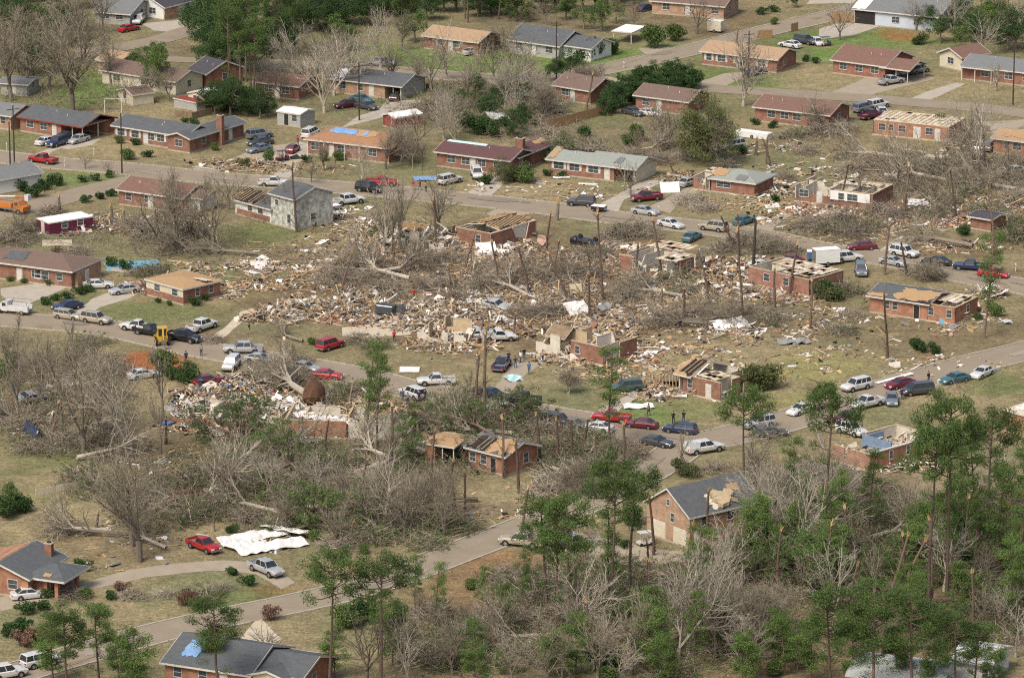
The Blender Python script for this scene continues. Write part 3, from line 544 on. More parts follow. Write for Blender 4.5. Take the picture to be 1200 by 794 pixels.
# --- the far row
h = ranch('white_house', 'white gabled house with dark roof and brick end at the top edge', (158, 19), (193, 24), 10, 'siding_white', 'roof_dark', 'the white gabled house', (.6,), 'y', pitch=.45, door=0, rw=(.2, .75)); h.walls('brick_tan', .97, 1.01, 0, 4.5, name='brick_end')
ranch('metal_building', 'wide grey metal building behind the red car and white van', (112, 27), (152, 30), 12, 'siding_grey', 'roof_grey', 'the grey metal building', (.3, .7), h=2.4, cat='building', door=0)
ranch('white_house', 'long white building cut by the top edge beyond the grey metal roof', (106, 5), (152, 8), 9, 'siding_white', 'roof_tan', None, (.3, .7), cat='building')
ranch('brick_house', 'cream house with a dark brown roof behind the crossroads trees', (120, 98), (206, 112), 8, 'siding_cream', 'roof_umber', 'the cream dark-roofed house', (.2, .55, .75, .9), pitch=.35)
ranch('garden_shed', 'small cream shed with square window and dark lean roof', (139, 119), (156, 125), 4.5, 'siding_cream', 'roof_umber', None, (.45,), 'y', h=2.2, cat='shed', over=.25, door=0, vents=0, rw=())
ranch('brick_house', 'house with a tan peaked roof behind the dark-roofed cream one', (115, 86), (136, 90), 8, 'brick_tan', 'roof_tan', None, (.5,))
ranch('brick_house', 'brick house with a steep dark roof beside the white blossom bush', (222, 98), (242, 103), 9, 'brick_red', 'roof_dark', 'the steep dark-roofed brick house', (.4,), pitch=.4)
ranch('workshop', 'low grey workshop at the left edge under the big bare tree', (1, 111), (32, 113), 6, 'siding_grey', 'roof_grey', 'the low grey workshop', (.4,), h=2.3, cat='shed', vents=0, pitch=.15)
ranch('brick_house', 'tan brick house with grey roof cut by the left edge, three poles before it', (-22, 148), (13, 153), 8, 'brick_tan', 'roof_grey', None, (.75,))
h = ranch('brick_house', 'long red brick house with blue-grey roof and red carport gable', (24, 154), (97, 166), 9.2, 'brick_red', 'roof_slate', 'the red-gabled brick house', (.16, .38), trim='trim_red', wallu=(0, .66), door=.55)
h.walls('brick_red', .66, 1, 7.2, 9.2, name='carport_back'); 
h = ranch('brick_house', 'grey-roofed brick house with white windows and a long chimney wing', (134, 164), (217, 177), 8, 'brick_brown', 'roof_slate', 'the chimney-wing brick house', (.1, .3, .52, .66), door=.45, shut=True)
h.walls('brick_brown', .82, 1.12, -1.2, 15, gable='y', pitch=.3); h.win(h.L * .97, y0=-1.2, w=1.6); h.roof('roof_slate', 'y', .82, 1.12, -1.2, 15); h.chimney(h.L * 1.12 + .4, 7.5, m='brick_brown'); h.win(3, side='r', x=h.L * 1.12); h.door(11, side='r', x=h.L * 1.12)
h = ranch('brick_house', 'orange-roofed brick house with a blue tarp over its torn roof', (360, 181), (456, 192), 10.5, 'brick_brown', 'roof_orange', 'the tarp-roofed house', (.1, .42, .8), 'hip', pitch=.26, door=.3)
h.posts([(h.L * u, -1.3) for u in (.05, .25, .5, .68)]); h.patch(.2, .5, .6, .93, 'blue_tarp', name='tarp'); h.patch(.5, .72, .55, .9, 'plywood'); h.patch(.58, .62, .55, .9, 'blue_tarp', name='tarp', lift=.12)
h = ranch('brick_house', 'brick house with dark grey roof, white gable and open carport', (384, 108), (470, 118), 9.2, 'brick_tan', 'roof_slate', 'the white-gabled carport house', (.2, .45), wallu=(0, .78), door=.6)
h.walls('siding_grey', .985, 1, .1, 9.1, gable='x'); h.patch(.08, .22, .2, .85, 'white_sheet', name='bare_underlay')
ranch('brick_house', 'brown-roofed house with tan gable behind bare trees', (300, 112), (350, 118), 8, 'brick_brown', 'roof_brown', 'the tan-gabled house', (.3, .7))
h = ranch('metal_shed', 'maroon shed with a curved white metal roof behind the tarp-roofed house', (449, 148), (463, 152), 6, 'trim_red', 'roof_white', 'the maroon shed', (), 'y', h=2.2, pitch=.25, cat='shed', over=.3, vents=0, rw=(), door=0); h.door(h.L * .5, 1.6, 1.8, m='trim_red')
h = ranch('metal_shed', 'pale grey metal shed with dark doorway and white roof', (325, 146), (352, 150), 4.6, 'siding_grey', 'roof_white', 'the pale metal shed', (.75,), h=2.5, pitch=.2, cat='shed', over=.15, vents=0, rw=(), door=0); h.door(h.L * .4, m='dark')
h = ranch('garden_shed', 'small cream shed with a red lean-to before the evergreen clump', (221, 124), (240, 128), 4.5, 'siding_cream', 'roof_white', 'the red lean-to shed', (.5,), 'y', h=2.5, pitch=.25, cat='shed', over=.2, vents=0, door=0, rw=()); h.walls('siding_grey', -.3, 1.1, -2.5, -.1, 1.6, name='lean_to'); h.roof('trim_red', 'flat', -.3, 1.1, -2.5, -.1, 1.6, over=.1)
ranch('brick_house', 'long low house with tan-brown roof near the top beside green lawn', (497, 57), (560, 65), 8.5, 'brick_brown', 'roof_tan', 'the tan-roofed lawn house', (.3, .6), h=2.7)
h = ranch('brick_house', 'large dark slate-roofed house with a white end beside the lawn', (597, 62), (655, 70), 10, 'siding_grey', 'roof_slate', 'the big slate-roofed house', (.2, .5, .8), pitch=.42)
h.walls('siding_white', 1.0, 1.55, 1.5, 9, gable='x', pitch=.35); h.roof('roof_slate', 'x', 1.0, 1.55, 1.5, 9, pitch=.35); h.win(5, side='r', x=h.L * 1.55)
ranch('brick_house', 'dark-roofed brick house half buried by toppled trees', (650, 116), (692, 123), 8, 'brick_brown', 'roof_umber', 'the half-buried house', (.3,), pitch=.4)
h = ranch('brick_house', 'maroon-roofed brick house with a pale blue panel on its ridge', (512, 195), (597, 206), 8, 'brick_brown', 'roof_maroon', 'the maroon-roofed house', (.2, .4, .62, .84), door=.5)
h.patch(.05, .55, .84, .99, 'teal_panel', name='ridge_panel', jag=.1); h.walls('brick_brown', .86, 1.0, 3, 15, gable=None); h.roof('roof_maroon', 'y', .7, 1.0, 3, 15); h.patch(.72, .99, .5, .95, 'plywood', 'b'); h.chimney(h.L * .88, 7, 1.6, 1, 5.2, 'brick_brown')
h = House('brick_house', 'brick house with pale sage roof, white windows and gabled carport', (643, 204), (744, 216), 8.4, 2.8, 'the sage-roofed house')
h.walls('brick_red', 0, .76, gable='x'); h.roof('roof_sage', 'x', pitch=.3); h.carport(.76, 1, back='siding_white'); h.walls('siding_cream', .97, 1, .2, 8.3, gable='x')
for u in (.12, .3, .52): h.win(h.L * u, w=1.9, z=1.2, shut=True)
h.door(h.L * .68); h.patch(.02, .08, .1, .9, 'plywood'); h.rafters(.05, .4, .82, .99, 'f', 'lumber'); h.patch(.72, .8, .3, .7, 'roof_grey', name='torn_shingles'); h.vents(3)
ranch('brick_house', 'orange-tan brick house with dark roof cut by the top edge', (764, 16), (848, 23), 8.5, 'brick_tan', 'roof_umber', 'the tan brick house on top', (.2, .5, .88), pitch=.35, rw=(.4, .8))
h = House('carport', 'white flat-roofed carport beside the leafy bush at the top', (718, 50), (740, 52), 7, 2.3, 'the white flat carport', 'carport'); h.roof('roof_white', 'flat', over=.2); h.posts([(0.1, .1), (h.L - .1, .1), (.1, 6.8), (h.L - .1, 6.8)])
ranch('brick_house', 'red brick house with sandy tan roof below the far street', (823, 76), (910, 86), 8.5, 'brick_red', 'roof_tan', 'the sandy-roofed house', (.09, .26, .5, .8), shut=True, rw=(.4,))
ranch('brick_house', 'small brick house with grey-brown roof beside the dark hedge', (745, 128), (806, 136), 8, 'brick_red', 'roof_umber', 'the hedge-side brick house', (.2,), pitch=.35, door=.45)
ranch('brick_house', 'long red brick house with a plain brown roof below the hillside street', (885, 142), (971, 152), 9, 'brick_red', 'roof_brown', 'the plain brown-roofed house', (.22, .4, .57, .8), door=0, gable_m='siding_white')
h = ranch('brick_house', 'brick house with dark brown roof and a smaller porch gable', (976, 86), (1037, 94), 11, 'brick_red', 'roof_brown', 'the porch-gabled house', (.2, .5, .8), pitch=.36, rw=(.75,), door=0)
h.roof('roof_brown', 'x', .95, 1.45, 0, 7, h=2.6, pitch=.34); h.posts([(h.L * 1.42, .2), (h.L * 1.42, 6.8), (h.L * 1.2, .2)], 2.6); h.walls('siding_white', 1.43, 1.45, 0, 7, 2.65, 'x', .3, name='porch_gable') if 0 else None
ranch('garage', 'cream gabled garage with brown roof beside the grey-roofed house', (1101, 78), (1127, 84), 7, 'siding_cream', 'roof_brown', 'the cream garage', (.5,), 'y', h=2.9, cat='garage', door=0, vents=0, pitch=.4)
h = ranch('brick_house', 'grey-roofed brick house with a white-posted porch at the right edge', (1128, 93), (1215, 103), 9, 'brick_red', 'roof_grey', 'the white-porch house', (.3, .62, .85), wallu=(.0, 1), door=.45); h.posts([(h.L * u, -1.2) for u in (.02, .2, .42)]); h.roof('roof_grey', 'flat', .0, .45, -1.4, 0, 2.65, over=.1)
h = ranch('white_hall', 'long white building with grey roof and open garage at the top', (1001, 28), (1098, 38), 17, 'siding_blue', 'roof_grey', 'the long white hall', (.5, .75), h=3.2, cat='building', door=0); h.patch(.0, .16, .02, .95, 'roof_white', name='white_roofing', jag=.1); h.door(h.L * .13, 4.5, 2.6, m='dark', name='garage_door_or_dark_opening')  # the dark panel paints the shade inside the open garage
# --- the stripped row on the right
h = House('ruined_house', 'roofless orange brick house with flat pale ceiling left on', (1023, 158), (1112, 167), 9, 2.8, 'the flat-topped orange house'); h.shell('brick_orange', (1, 1, 1, 1), ceil=[(0, 1, 0, .97)], litter=20, rooms=3)
for u, w_ in ((.12, 1.3), (.24, .8), (.38, 1.3), (.74, 1.4)): h.win(h.L * u, w=w_)
h.door(h.L * .58, 1.3); h.door(h.L * .85)
h = ranch('brick_house', 'orange brick house with pale gable cut by the right edge', (1164, 179), (1210, 185), 8, 'brick_orange', 'roof_tan', 'the orange edge house', (.35, .6), 'x', pitch=.22, door=0); h.patch(.2, .9, .3, .9, 'plywood')
h = House('ruined_house', 'roofless brown brick shell with white inner walls above the street', (931, 236), (1023, 247), 8.5, 2.9, 'the white-walled roofless shell'); h.shell('brick_brown', (.85, .8, .8, .9), rooms=4, pk=.9, litter=110, ceil=[(.4, .9, .5, .9)])
for u in (.12,): h.win(h.L * u, w=1.7)
mb = MB(); mb.box(h.L * .46, h.L * .96, -.16, -.02, 1.2, 2.8, 'siding_white'); mb.build('siding_panel', h.root); h.win(h.L * .6, 1.4, 1, 1.1, y0=-.17); h.win(h.L * .74, 1.4, 1.8, 1.1, y0=-.17); h.door(h.L * .32)
h = House('ruined_house', 'low brick house with grey hip roof left over one half', (812, 222), (884, 231), 7.5, 2.4, 'the half-roofed grey hip house'); h.walls('brick_red', .3, 1); h.roof('roof_sage', 'hip', .3, 1, pitch=.3); h.patch(.02, .3, .3, .8, 'plywood', 'f'); h.shell('brick_red', (.7, .2, .7, .6), 0, .28, rooms=1, litter=25, ceil=[(0, 1, .5, 1)]); h.win(h.L * .5, 1.1, 2.6, .9); h.patch(.55, .75, .1, .5, 'roof_grey', name='torn_shingles')
h = House('ruined_house', 'roofless pink brick house with tan ceiling beside the white trailer', (877, 332), (948, 348), 8.6, 2.8, 'the roofless pink brick house'); h.shell('brick_pink', (.9, .75, .6, .45), rooms=4, pk=.7, ceil=[(.1, .95, .45, 1), (.5, .9, .1, .45)], litter=80); h.win(h.L * .3); h.win(h.L * .62); h.win(3, side='r')
h = House('ruined_house', 'smashed brick house with pale inner walls open to the sky', (727, 318), (786, 329), 13, 2.8, 'the smashed open-topped house'); h.shell('brick_red', (.6, .6, .5, .5), rooms=5, pk=.75, ceil=[(0, .7, .55, .95), (.6, 1, .1, .4)], litter=190, lh=1.0); h.win(h.L * .3); h.win(5, side='r'); h.win(9, side='r')
h = House('damaged_house', 'brick house with slate left, bare plywood deck and broken right end', (1019, 366), (1119, 381), 8, 2.8, 'the plywood-decked house')
h.walls('brick_orange', 0, .68, gable='x'); h.roof('roof_slate', 'x', 0, .68, pitch=.24); h.patch(.42, .98, .1, .93, 'plywood', jag=.5); h.patch(.02, .28, .03, .28, 'plywood'); h.rafters(.6, .98, .02, .22, hole='dark')
h.shell('brick_orange', (.95, .7, .7, 0), .685, 1, rooms=2, litter=60, ceil=[(0, .8, .3, 1)], pk=.9)
for u in (.2, .3, .72, .93): h.win(h.L * u, w=.9)
h.win(4.5, side='r', w=.9); h.door(h.L * .55, m='dark')
h = House('ruined_house', 'broken brick corner with white shards of inner wall behind helpers', (628, 411), (707, 429), 8, 2.9, 'the broken brick corner house'); h.shell('brick_brown', (.95, .7, .4, .4), .52, 1, rooms=2, litter=80, pk=.6); h.win(h.L * .62, w=.9); h.shell('drywall', (.3, .1, .3, .3), 0, .5, h=3.2, rooms=3, litter=90, pk=.35, inner='lumber_pale'); h.roof('old_wood', 'x', .02, .3, 2, 6, 2.2, pitch=.7, over=.1, t=.05)
h = House('damaged_house', 'brick house with white ceiling bared and left carport collapsed', (795, 459), (844, 471), 8.2, 2.9, 'the bared-ceiling brick house'); h.shell('brick_brown', (.85, .6, .8, .9), rooms=2, pk=.8, litter=110, ceil=[(0, .85, .05, .55)], lh=.9)
h.roof('plywood', 'x', -.02, .28, pitch=.34); h.rafters(.2, .95, .1, .95); h.win(h.L * .28, w=.8); h.door(h.L * .72); mb = MB(); mb.hexa([Vector(v) for v in ((-.5, 1, 3), (3, .4, 2.8), (3, 3.4, 4.1), (-.5, 4, 4.3), (-.5, 1, 3.08), (3, .4, 2.88), (3, 3.4, 4.18), (-.5, 4, 4.38))], 'white_sheet'); mb.build('ceiling_sheet', h.root)
mb = MB(); mb.hexa([Vector(v) for v in ((-6.3, .5, .3), (-.4, .5, 1.4), (-.4, 5, 1.8), (-6, 5, .5), (-6.3, .5, .42), (-.4, .5, 1.55), (-.4, 5, 1.95), (-6, 5, .62))], 'old_wood')
for i in range(9): x = -6 + i * .65; mb.box(x, x + .1, .3, .42, .1, 1.5 + .1 * i, 'lumber_pale')
mb.build('collapsed_carport', h.root)
h = House('damaged_house', 'orange brick block with flat white roof cut by the right edge', (1175, 505), (1215, 515), 8, 3.1, 'the white-roofed edge block'); h.walls('brick_orange'); h.roof('ceiling_board', 'flat', over=.15); h.win(h.L * .8); h.patch(.1, .9, .2, .8, 'white_sheet', name='pale_membrane')
h = House('ruined_house', 'roofless orange brick house with blue inner wall and white trim', (1020, 553), (1099, 530), 8, 2.5, 'the blue-walled roofless house'); h.shell('brick_orange', (1, .85, .5, .8), rooms=2, pk=.35, litter=260, lh=1.3)
mb = MB(); mb.box(h.L * .45, h.L * .47, 2, 7.5, .2, 2.6, 'blue_wall'); mb.box(h.L * .47, h.L * .75, 7.2, 7.35, .2, 2.4, 'blue_wall'); mb.build('blue_wall', h.root); mb = MB(); mb.box(0, h.L, -.12, .3, 2.6, 2.74, 'trim'); mb.build('wall_trim', h.root); h.win(h.L * .55, w=.7); h.win(h.L * .3, w=.7)
h = House('damaged_shed', 'little brick shed with dark slipped roof amid rust debris', (1137, 268), (1161, 272), 4.5, 2.2, 'the little dark-roofed shed', 'shed'); h.walls('brick_brown'); h.roof('roof_dark', 'x', pitch=.15)
# --- centre
h = House('ruined_house', 'broken brick house with rafters left and white rooms torn open', (535, 286), (576, 294), 12, 2.9, 'the torn-open brick house'); h.shell('brick_brown', (.95, .35, .6, .9), rooms=4, pk=.8, litter=140, lh=1.1); h.roof('plywood', 'y', 0, .9, 3, 12, pitch=.16, over=.1, t=.05); h.rafters(.02, .98, .02, .98, 'b'); h.rafters(.1, .98, .02, .98, 'f'); h.win(h.L * .62, w=1)
h = House('ruined_house', 'splintered white wall pieces standing on a debris slab', (489, 399), (546, 404), 7, 3, 'the splintered white walls'); h.shell('drywall', (.3, .15, .3, .25), rooms=6, pk=.35, litter=120, lh=1.2, inner='lumber_pale')
h = House('ruined_house', 'flattened house of timber with two plywood panels upright', (440, 285), (520, 296), 10, 2.8, 'the flattened timber house'); h.shell('drywall', (.12, .1, .15, .1), rooms=3, pk=.15, litter=420, lh=1.8, inner='plywood')
# --- left and centre-left
h = ranch('brick_house', 'brown brick house with red-brown roof behind thin bare trees', (140, 240), (214, 250), 8.5, 'brick_brown', 'roof_brown', 'the red-brown-roofed house', (.15, .45, .75), gable_m='siding_white'); h.walls('siding_white', 1, 1.18, 2, 7, 2.6, gable='x'); h.roof('roof_brown', 'x', 1, 1.22, 2, 7, 2.6)
h = House('two_storey_house', 'tall mottled white house with a low wing of bare rafters', (276, 251), (346, 270), 8.4, 2.7, 'the mottled white house'); h.walls('siding_white', 0, .6, 0, 7); h.walls('brick_red', .02, .58, -.02, 6.9, 1.2, name='brick_skirt'); h.roof('roof_slate', 'x', 0, .6, 0, 7, pitch=.34); h.rafters(.0, .6, .02, .98); h.patch(.05, .5, .1, .9, 'plywood', lift=.0)
h.walls('siding_splattered', .6, 1, 0, 8.4, 5.4, gable='x', pitch=.34, name='upper_wall'); h.roof('roof_slate', 'x', .6, 1, 0, 8.4, 5.4, pitch=.34, over=.4)
for u in (.25, .42): h.win(h.L * u, 1.3)
h.win(4, 1.2, side='r'); h.win(h.L * .9, 1, .8, 1.5); h.win(h.L * .7, 3.6, .8, .9)
h = ranch('brick_house', 'long brick house with weathered brown roof at the left edge', (-24, 324), (84, 338), 8.5, 'brick_brown', 'roof_umber', 'the weathered brown-roofed house', (.62, .87), 'hip', door=.44, pitch=.3); h.patch(.25, .45, .3, .8, 'roof_slate', name='bare_underlay'); h.win(h.L * .68, 1, 2.6, 1.3); h.walls('brick_tan', .99, 1.03, 1, 8.4, 2.6, name='garage_wall'); h.door(4, side='r', x=h.L * 1.03)
h = House('damaged_house', 'small brick house with flat orange decking and cream front panel', (172, 346), (215, 358), 7.8, 2.6, 'the orange-decked brick house'); h.walls('brick_red'); h.roof('plywood', 'hip', pitch=.12, over=.25); mb = MB(); mb.box(.0, h.L, -.05, 0, 1.3, 2.6, 'siding_cream'); mb.build('front_panel', h.root); h.win(h.L * .3, 1.3, 1.3, 1, y0=-.05); h.win(h.L * .78, 1.3, 1.3, 1, y0=-.05); h.win(3, side='r', w=.8); h.win(5.8, side='r', w=.8); h.patch(.7, .98, .5, .9, 'ceiling_board', 'b')
h = House('mobile_trailer', 'maroon trailer with white roof amid storm wreckage', (43, 271), (58, 277), 8.5, 2.2, 'the maroon trailer', 'trailer'); h.walls('paint_purple'); h.roof('roof_white', 'flat', over=.05, t=.1); h.door(h.L * .5, m='trim_cream'); h.win(3, side='r'); h.win(6, side='r')
h = ranch('brick_house', 'grey-roofed house corner cut by the left edge beside dark hedges', (-36, 221), (-9, 230), 10, 'siding_white', 'roof_grey', None, (), 'y', door=0, rw=())
h = House('ruined_house', 'heaped wreck of a house on a brick slab, clothes and boards strewn', (200, 494), (340, 507), 9, 2.6, 'the heaped wreck on its slab'); h.shell('brick_red', (.0, .05, .15, .05), rooms=4, pk=.28, litter=520, lh=1.9); mb = MB(); mb.box(-.2, h.L, -.2, .0, 0, .7, 'brick_red'); mb.build('foundation', h.root)
h = House('ruined_house', 'flattened brick house with a red brick wall and white ceiling tiles', (333, 512), (478, 517), 8, 2.6, 'the white-tiled flattened house'); h.shell('brick_orange', (.9, .3, .5, .6), 0, .5, rooms=2, pk=.2, litter=190, lh=1.4); h.shell('drywall', (.65, .3, .6, .3), .52, 1, rooms=5, pk=.6, litter=120, lh=1.2); mb = MB()
for i in range(7): x = 1.8 + i * 1.3; T = Matrix.Translation((x, 4.5 - i * .55, 2.2)) @ Matrix.Rotation(.7 + .1 * i, 4, 'Z') @ Matrix.Rotation(.3, 4, 'X'); mb.box(-1.1, 1.1, -.7, .7, 0, .08, 'white_sheet', T)
mb.build('fallen_ceiling', h.root); mb = MB(); mb.box(-1.6, 4.3, -3.6, -.4, .25, .34, 'roof_metal'); mb.build('metal_roof_sheet', h.root)
h = House('damaged_house', 'orange brick house crushed under a toppled tree', (549, 547), (592, 558), 6.8, 3, 'the tree-crushed house'); h.walls('brick_orange', gable='x', pitch=.34); h.roof('roof_slate', 'x', pitch=.34); h.patch(.45, .97, .05, .97, 'plywood', jag=.8); h.patch(.05, .5, .1, .8, 'dark', jag=.8); h.rafters(.08, .5, .05, .9, hole=None); h.win(h.L * .12); h.win(h.L * .42); h.win(4.4, 1, 1, 1.5, side='r'); h.door(h.L * .68, m='dark')  # the dark patch is no decking: it paints shade beneath the bared rafters
h = House('carport', 'brick carport with bare plywood roof beside the crushed house', (498, 541), (532, 546), 6, 2.7, 'the plywood carport', 'carport'); h.walls('brick_orange', 0, .35); h.roof('plywood', 'x', pitch=.1, over=.2); h.posts([(h.L - .1, .1), (h.L - .1, 5.8), (h.L * .6, .1)]); h.walls('siding_grey', .36, .7, 5.6, 5.9, name='back_wall')
# --- foreground
h = House('two_storey_house', 'tall brick house with slate roof hole and two pale garage doors', (758, 625), (808, 644), 12, 4.6, 'the two-garage brick house'); h.walls('brick_tan', gable='y', pitch=.62); h.roof('roof_slate', 'y', pitch=.62, over=.35); h.rafters(.35, .62, .1, .5, 'b', 'trim_cream', 'trim_cream', 1.4); h.patch(.42, .66, .1, .45, 'lumber_pale', 'b', 'broken_dormer', .25, .9, 5, .5); h.patch(.7, .85, .5, .7, 'plywood', 'b')
h.door(h.L * .3, 2.4, 2.2, m='trim_cream', name='garage_door_or_dark_opening'); h.door(h.L * .78, 2.6, 2.2, m='trim_cream', name='garage_door_or_dark_opening'); h.win(h.L * .6, 3, .7, 1.2); h.win(h.L * .5, 5.1, .6, .8); h.win(2.5, 3, side='r'); h.win(7, 3, side='r'); h.door(1.4, 1, side='r', m='trim_cream'); h.win(4.6, 1, side='r', w=.8)
h = House('brick_house', 'dark-shingled brick house with torn decking at lower left', (-40, 689), (66, 704), 6.5, 2.8, 'the dark-shingled porch house'); h.walls('brick_orange', 0, .72, -.6, 9, gable='y', pitch=.32); h.roof('roof_slate', 'y', .1, .72, -.6, 9, pitch=.36); h.patch(.3, .85, .5, .8, 'plywood', 'f'); h.patch(.1, .4, .3, .6, 'plywood', 'f'); h.walls('brick_red', .72, .9, 1, 6.5, 2.6); h.roof('roof_slate', 'hip', .66, 1.06, .4, 6.6, 2.6, pitch=.3); h.patch(.45, .62, .15, .35, 'plywood'); h.win(h.L * .55, 1.1, 1.3, 1.2, y0=-.6); h.posts([(h.L * .98, .8), (h.L * .98, 6), (h.L * .86, .8)], 2.5, 'brick_orange', .25); h.chimney(h.L * .62, 7.5, 1, .7, m='brick_red', h=4.9)
h = House('brick_house', 'slate-roofed brick house with blue tarp at the bottom edge', (194, 800), (292, 815), 11, 2.8, 'the blue-tarp house at the bottom'); h.walls('brick_orange', gable='x', pitch=.34); h.roof('roof_slate', 'x', pitch=.34); h.patch(.16, .33, .3, .8, 'blue_tarp', name='tarp', jag=.3); h.win(h.L * .15); h.win(h.L * .45); h.door(h.L * .7)
h.walls('brick_orange', 1, 1.55, 1.5, 10, gable='x', pitch=.3, name='wing_wall'); h.roof('roof_slate', 'x', 1, 1.55, 1.5, 10, pitch=.3); h.walls('brick_orange', 1.02, 1.42, .2, 5, gable='y'); h.roof('roof_slate', 'y', 1.02, 1.42, .2, 6); h.walls('trim_cream', 1.04, 1.4, .08, .19, 2.9, 'y', .28, 'gable_panel'); h.win(h.L * 1.32, y0=.07, z=.9, w=.9); h.win(h.L * 1.12, y0=.07, z=.9, w=1.2); h.win(h.L * 1.49, y0=1.5); h.win(5, side='r', x=h.L * 1.55)
h = House('white_garage', 'white sided garage with pale roof among pines at lower right', (1119, 797), (1160, 803), 7, 2.8, 'the white pine-side garage', 'garage'); h.walls('siding_white', gable='x'); h.roof('roof_metal', 'x', pitch=.3); h.win(h.L * .85, 1, .6, 1); h.door(3.5, side='r')
h = House('pale_house', 'pale metal roof of a house hidden among pines at the bottom', (996, 814), (1100, 826), 8, 2.7, 'the pale hidden roof'); h.walls('siding_white', gable='x'); h.roof('roof_metal', 'x', pitch=.28)
# ---------------------------------------------------------------- vehicles
VT = {  # length, width, sill, belt, bonnet, roof, glass base x0 x1, glass top x0 x1, wheel radius, wheel x
 'sedan': (4.9, 1.82, .24, .95, .86, 1.42, -1.85, 1.0, -1.1, .2, .33, (-1.4, 1.45)),
 'compact': (4.2, 1.7, .24, .93, .86, 1.4, -1.9, .95, -1.45, .25, .31, (-1.25, 1.25)),
 'wagon': (4.9, 1.82, .26, .98, .92, 1.5, -2.3, 1.05, -2.05, .3, .33, (-1.4, 1.45)),
 'suv': (4.95, 1.92, .38, 1.12, 1.08, 1.82, -2.4, .95, -2.2, .4, .39, (-1.45, 1.45)),
 'van': (5.0, 1.95, .3, 1.08, .98, 1.8, -2.4, 1.55, -2.25, .65, .36, (-1.5, 1.55)),
 'pickup': (5.6, 1.92, .42, 1.12, 1.08, 1.76, -.75, 1.1, -.6, .45, .4, (-1.7, 1.75)),
 'crew': (5.9, 1.98, .44, 1.16, 1.12, 1.84, -1.2, 1.35, -1.05, .7, .42, (-1.8, 1.9)),
}
VCACHE = {}
def vehicle_mesh(name, typ, col, cap=None):
    Ln, W, zs, zb, zh, zr, g0, g1, r0, r1, wr, wx = VT[typ]; pm = 'paint_' + col; root = empty(name); b = MB(); hl = Ln / 2; truck = typ in ('pickup', 'crew')
    bedx = g0 - .06
    st = [(-hl, zs + .14, zb - .2, .80), (-hl + .12, zs + .04, zb - .03, .93), (-hl + .5, zs, zb, .99), (g0, zs, zb + .01, 1), (0, zs, zb, 1), (g1, zs, zb - .02, 1), (g1 + (hl - g1) * .55, zs, zh, .97), (hl - .22, zs + .04, zh - .09, .9), (hl - .03, zs + .1, zh - .26, .8)]
    if truck: st = [s_ for s_ in st if s_[0] >= g0]
    ring = lambda x, z0, z1, k: [(x, -W / 2 * k * .93, z0), (x, -W / 2 * k, z0 + (z1 - z0) * .35), (x, -W / 2 * k * .985, z1 - .12), (x, -W / 2 * k * .86, z1), (x, 0, z1 + .03), (x, W / 2 * k * .86, z1), (x, W / 2 * k * .985, z1 - .12), (x, W / 2 * k, z0 + (z1 - z0) * .35), (x, W / 2 * k * .93, z0)]
    vs = []; n = 9
    for s_ in st: vs += ring(*s_)
    fs = [tuple(range(n))] + [tuple(range((len(st) - 1) * n, len(st) * n))[::-1]]
    for i in range(len(st) - 1):
        for j in range(n): a, c = i * n + j, i * n + (j + 1) % n; fs.append((a, a + n, c + n, c))
    b.add(vs, fs, pm)
    G8 = [(g0, -W / 2 * .87, zb - .01), (g1, -W / 2 * .87, zb - .03), (g1, W / 2 * .87, zb - .03), (g0, W / 2 * .87, zb - .01), (r0, -W / 2 * .70, zr - .05), (r1, -W / 2 * .70, zr - .05), (r1, W / 2 * .70, zr - .05), (r0, W / 2 * .70, zr - .05)]
    gl = MB(); gl.hexa(G8, 'car_glass')
    b.hexa([(r0 - .05, -W / 2 * .73, zr - .055), (r1 + .05, -W / 2 * .73, zr - .055), (r1 + .05, W / 2 * .73, zr - .055), (r0 - .05, W / 2 * .73, zr - .055), (r0 + .12, -W / 2 * .6, zr + .02), (r1 - .12, -W / 2 * .6, zr + .02), (r1 - .12, W / 2 * .6, zr + .02), (r0 + .12, W / 2 * .6, zr + .02)], pm)
    for i in range(4): b.tube(Vector(G8[i]), Vector(G8[i + 4]), .055, .05, pm, 4)
    for f in ((.45,) if typ in ('sedan', 'compact', 'crew') else (.62, .33) if not truck else ()):
        for sg in (0, 3): b.tube(Vector(G8[sg]).lerp(Vector(G8[sg + 1 if sg == 0 else 2]), f), Vector(G8[sg + 4]).lerp(Vector(G8[5 if sg == 0 else 6]), f), .05, .05, pm, 4)
    if truck:
        b.box(-hl + .05, g0 + .02, -W / 2 * .93, W / 2 * .93, zs, zs + .35, pm); t = .09
        for sg in (-1, 1): b.box(-hl + .05, g0 - .02, min(sg * W / 2, sg * (W / 2 - t)), max(sg * W / 2, sg * (W / 2 - t)), zs + .1, zb, pm)
        b.box(-hl, -hl + .08, -W / 2 * .97, W / 2 * .97, zs + .15, zb, pm); b.box(-hl + .09, g0 - .03, -W / 2 + t + .01, W / 2 - t - .01, zs + .36, zs + .4, 'bumper_grey')
        if cap: b.hexa([(-hl + .02, -W / 2 * .95, zb), (g0, -W / 2 * .95, zb), (g0, W / 2 * .95, zb), (-hl + .02, W / 2 * .95, zb), (-hl + .2, -W / 2 * .78, zr), (g0, -W / 2 * .78, zr), (g0, W / 2 * .78, zr), (-hl + .2, W / 2 * .78, zr)], 'paint_' + cap)
    for x in wx:                                # dark arches
        for sg in (-1, 1): b.tube((x, sg * (W / 2 * .86), wr), (x, sg * (W / 2 + .004), wr), wr + .07, wr + .07, 'dark', 14)
    b.build('body', root, False); gl.build('window_glass', root)
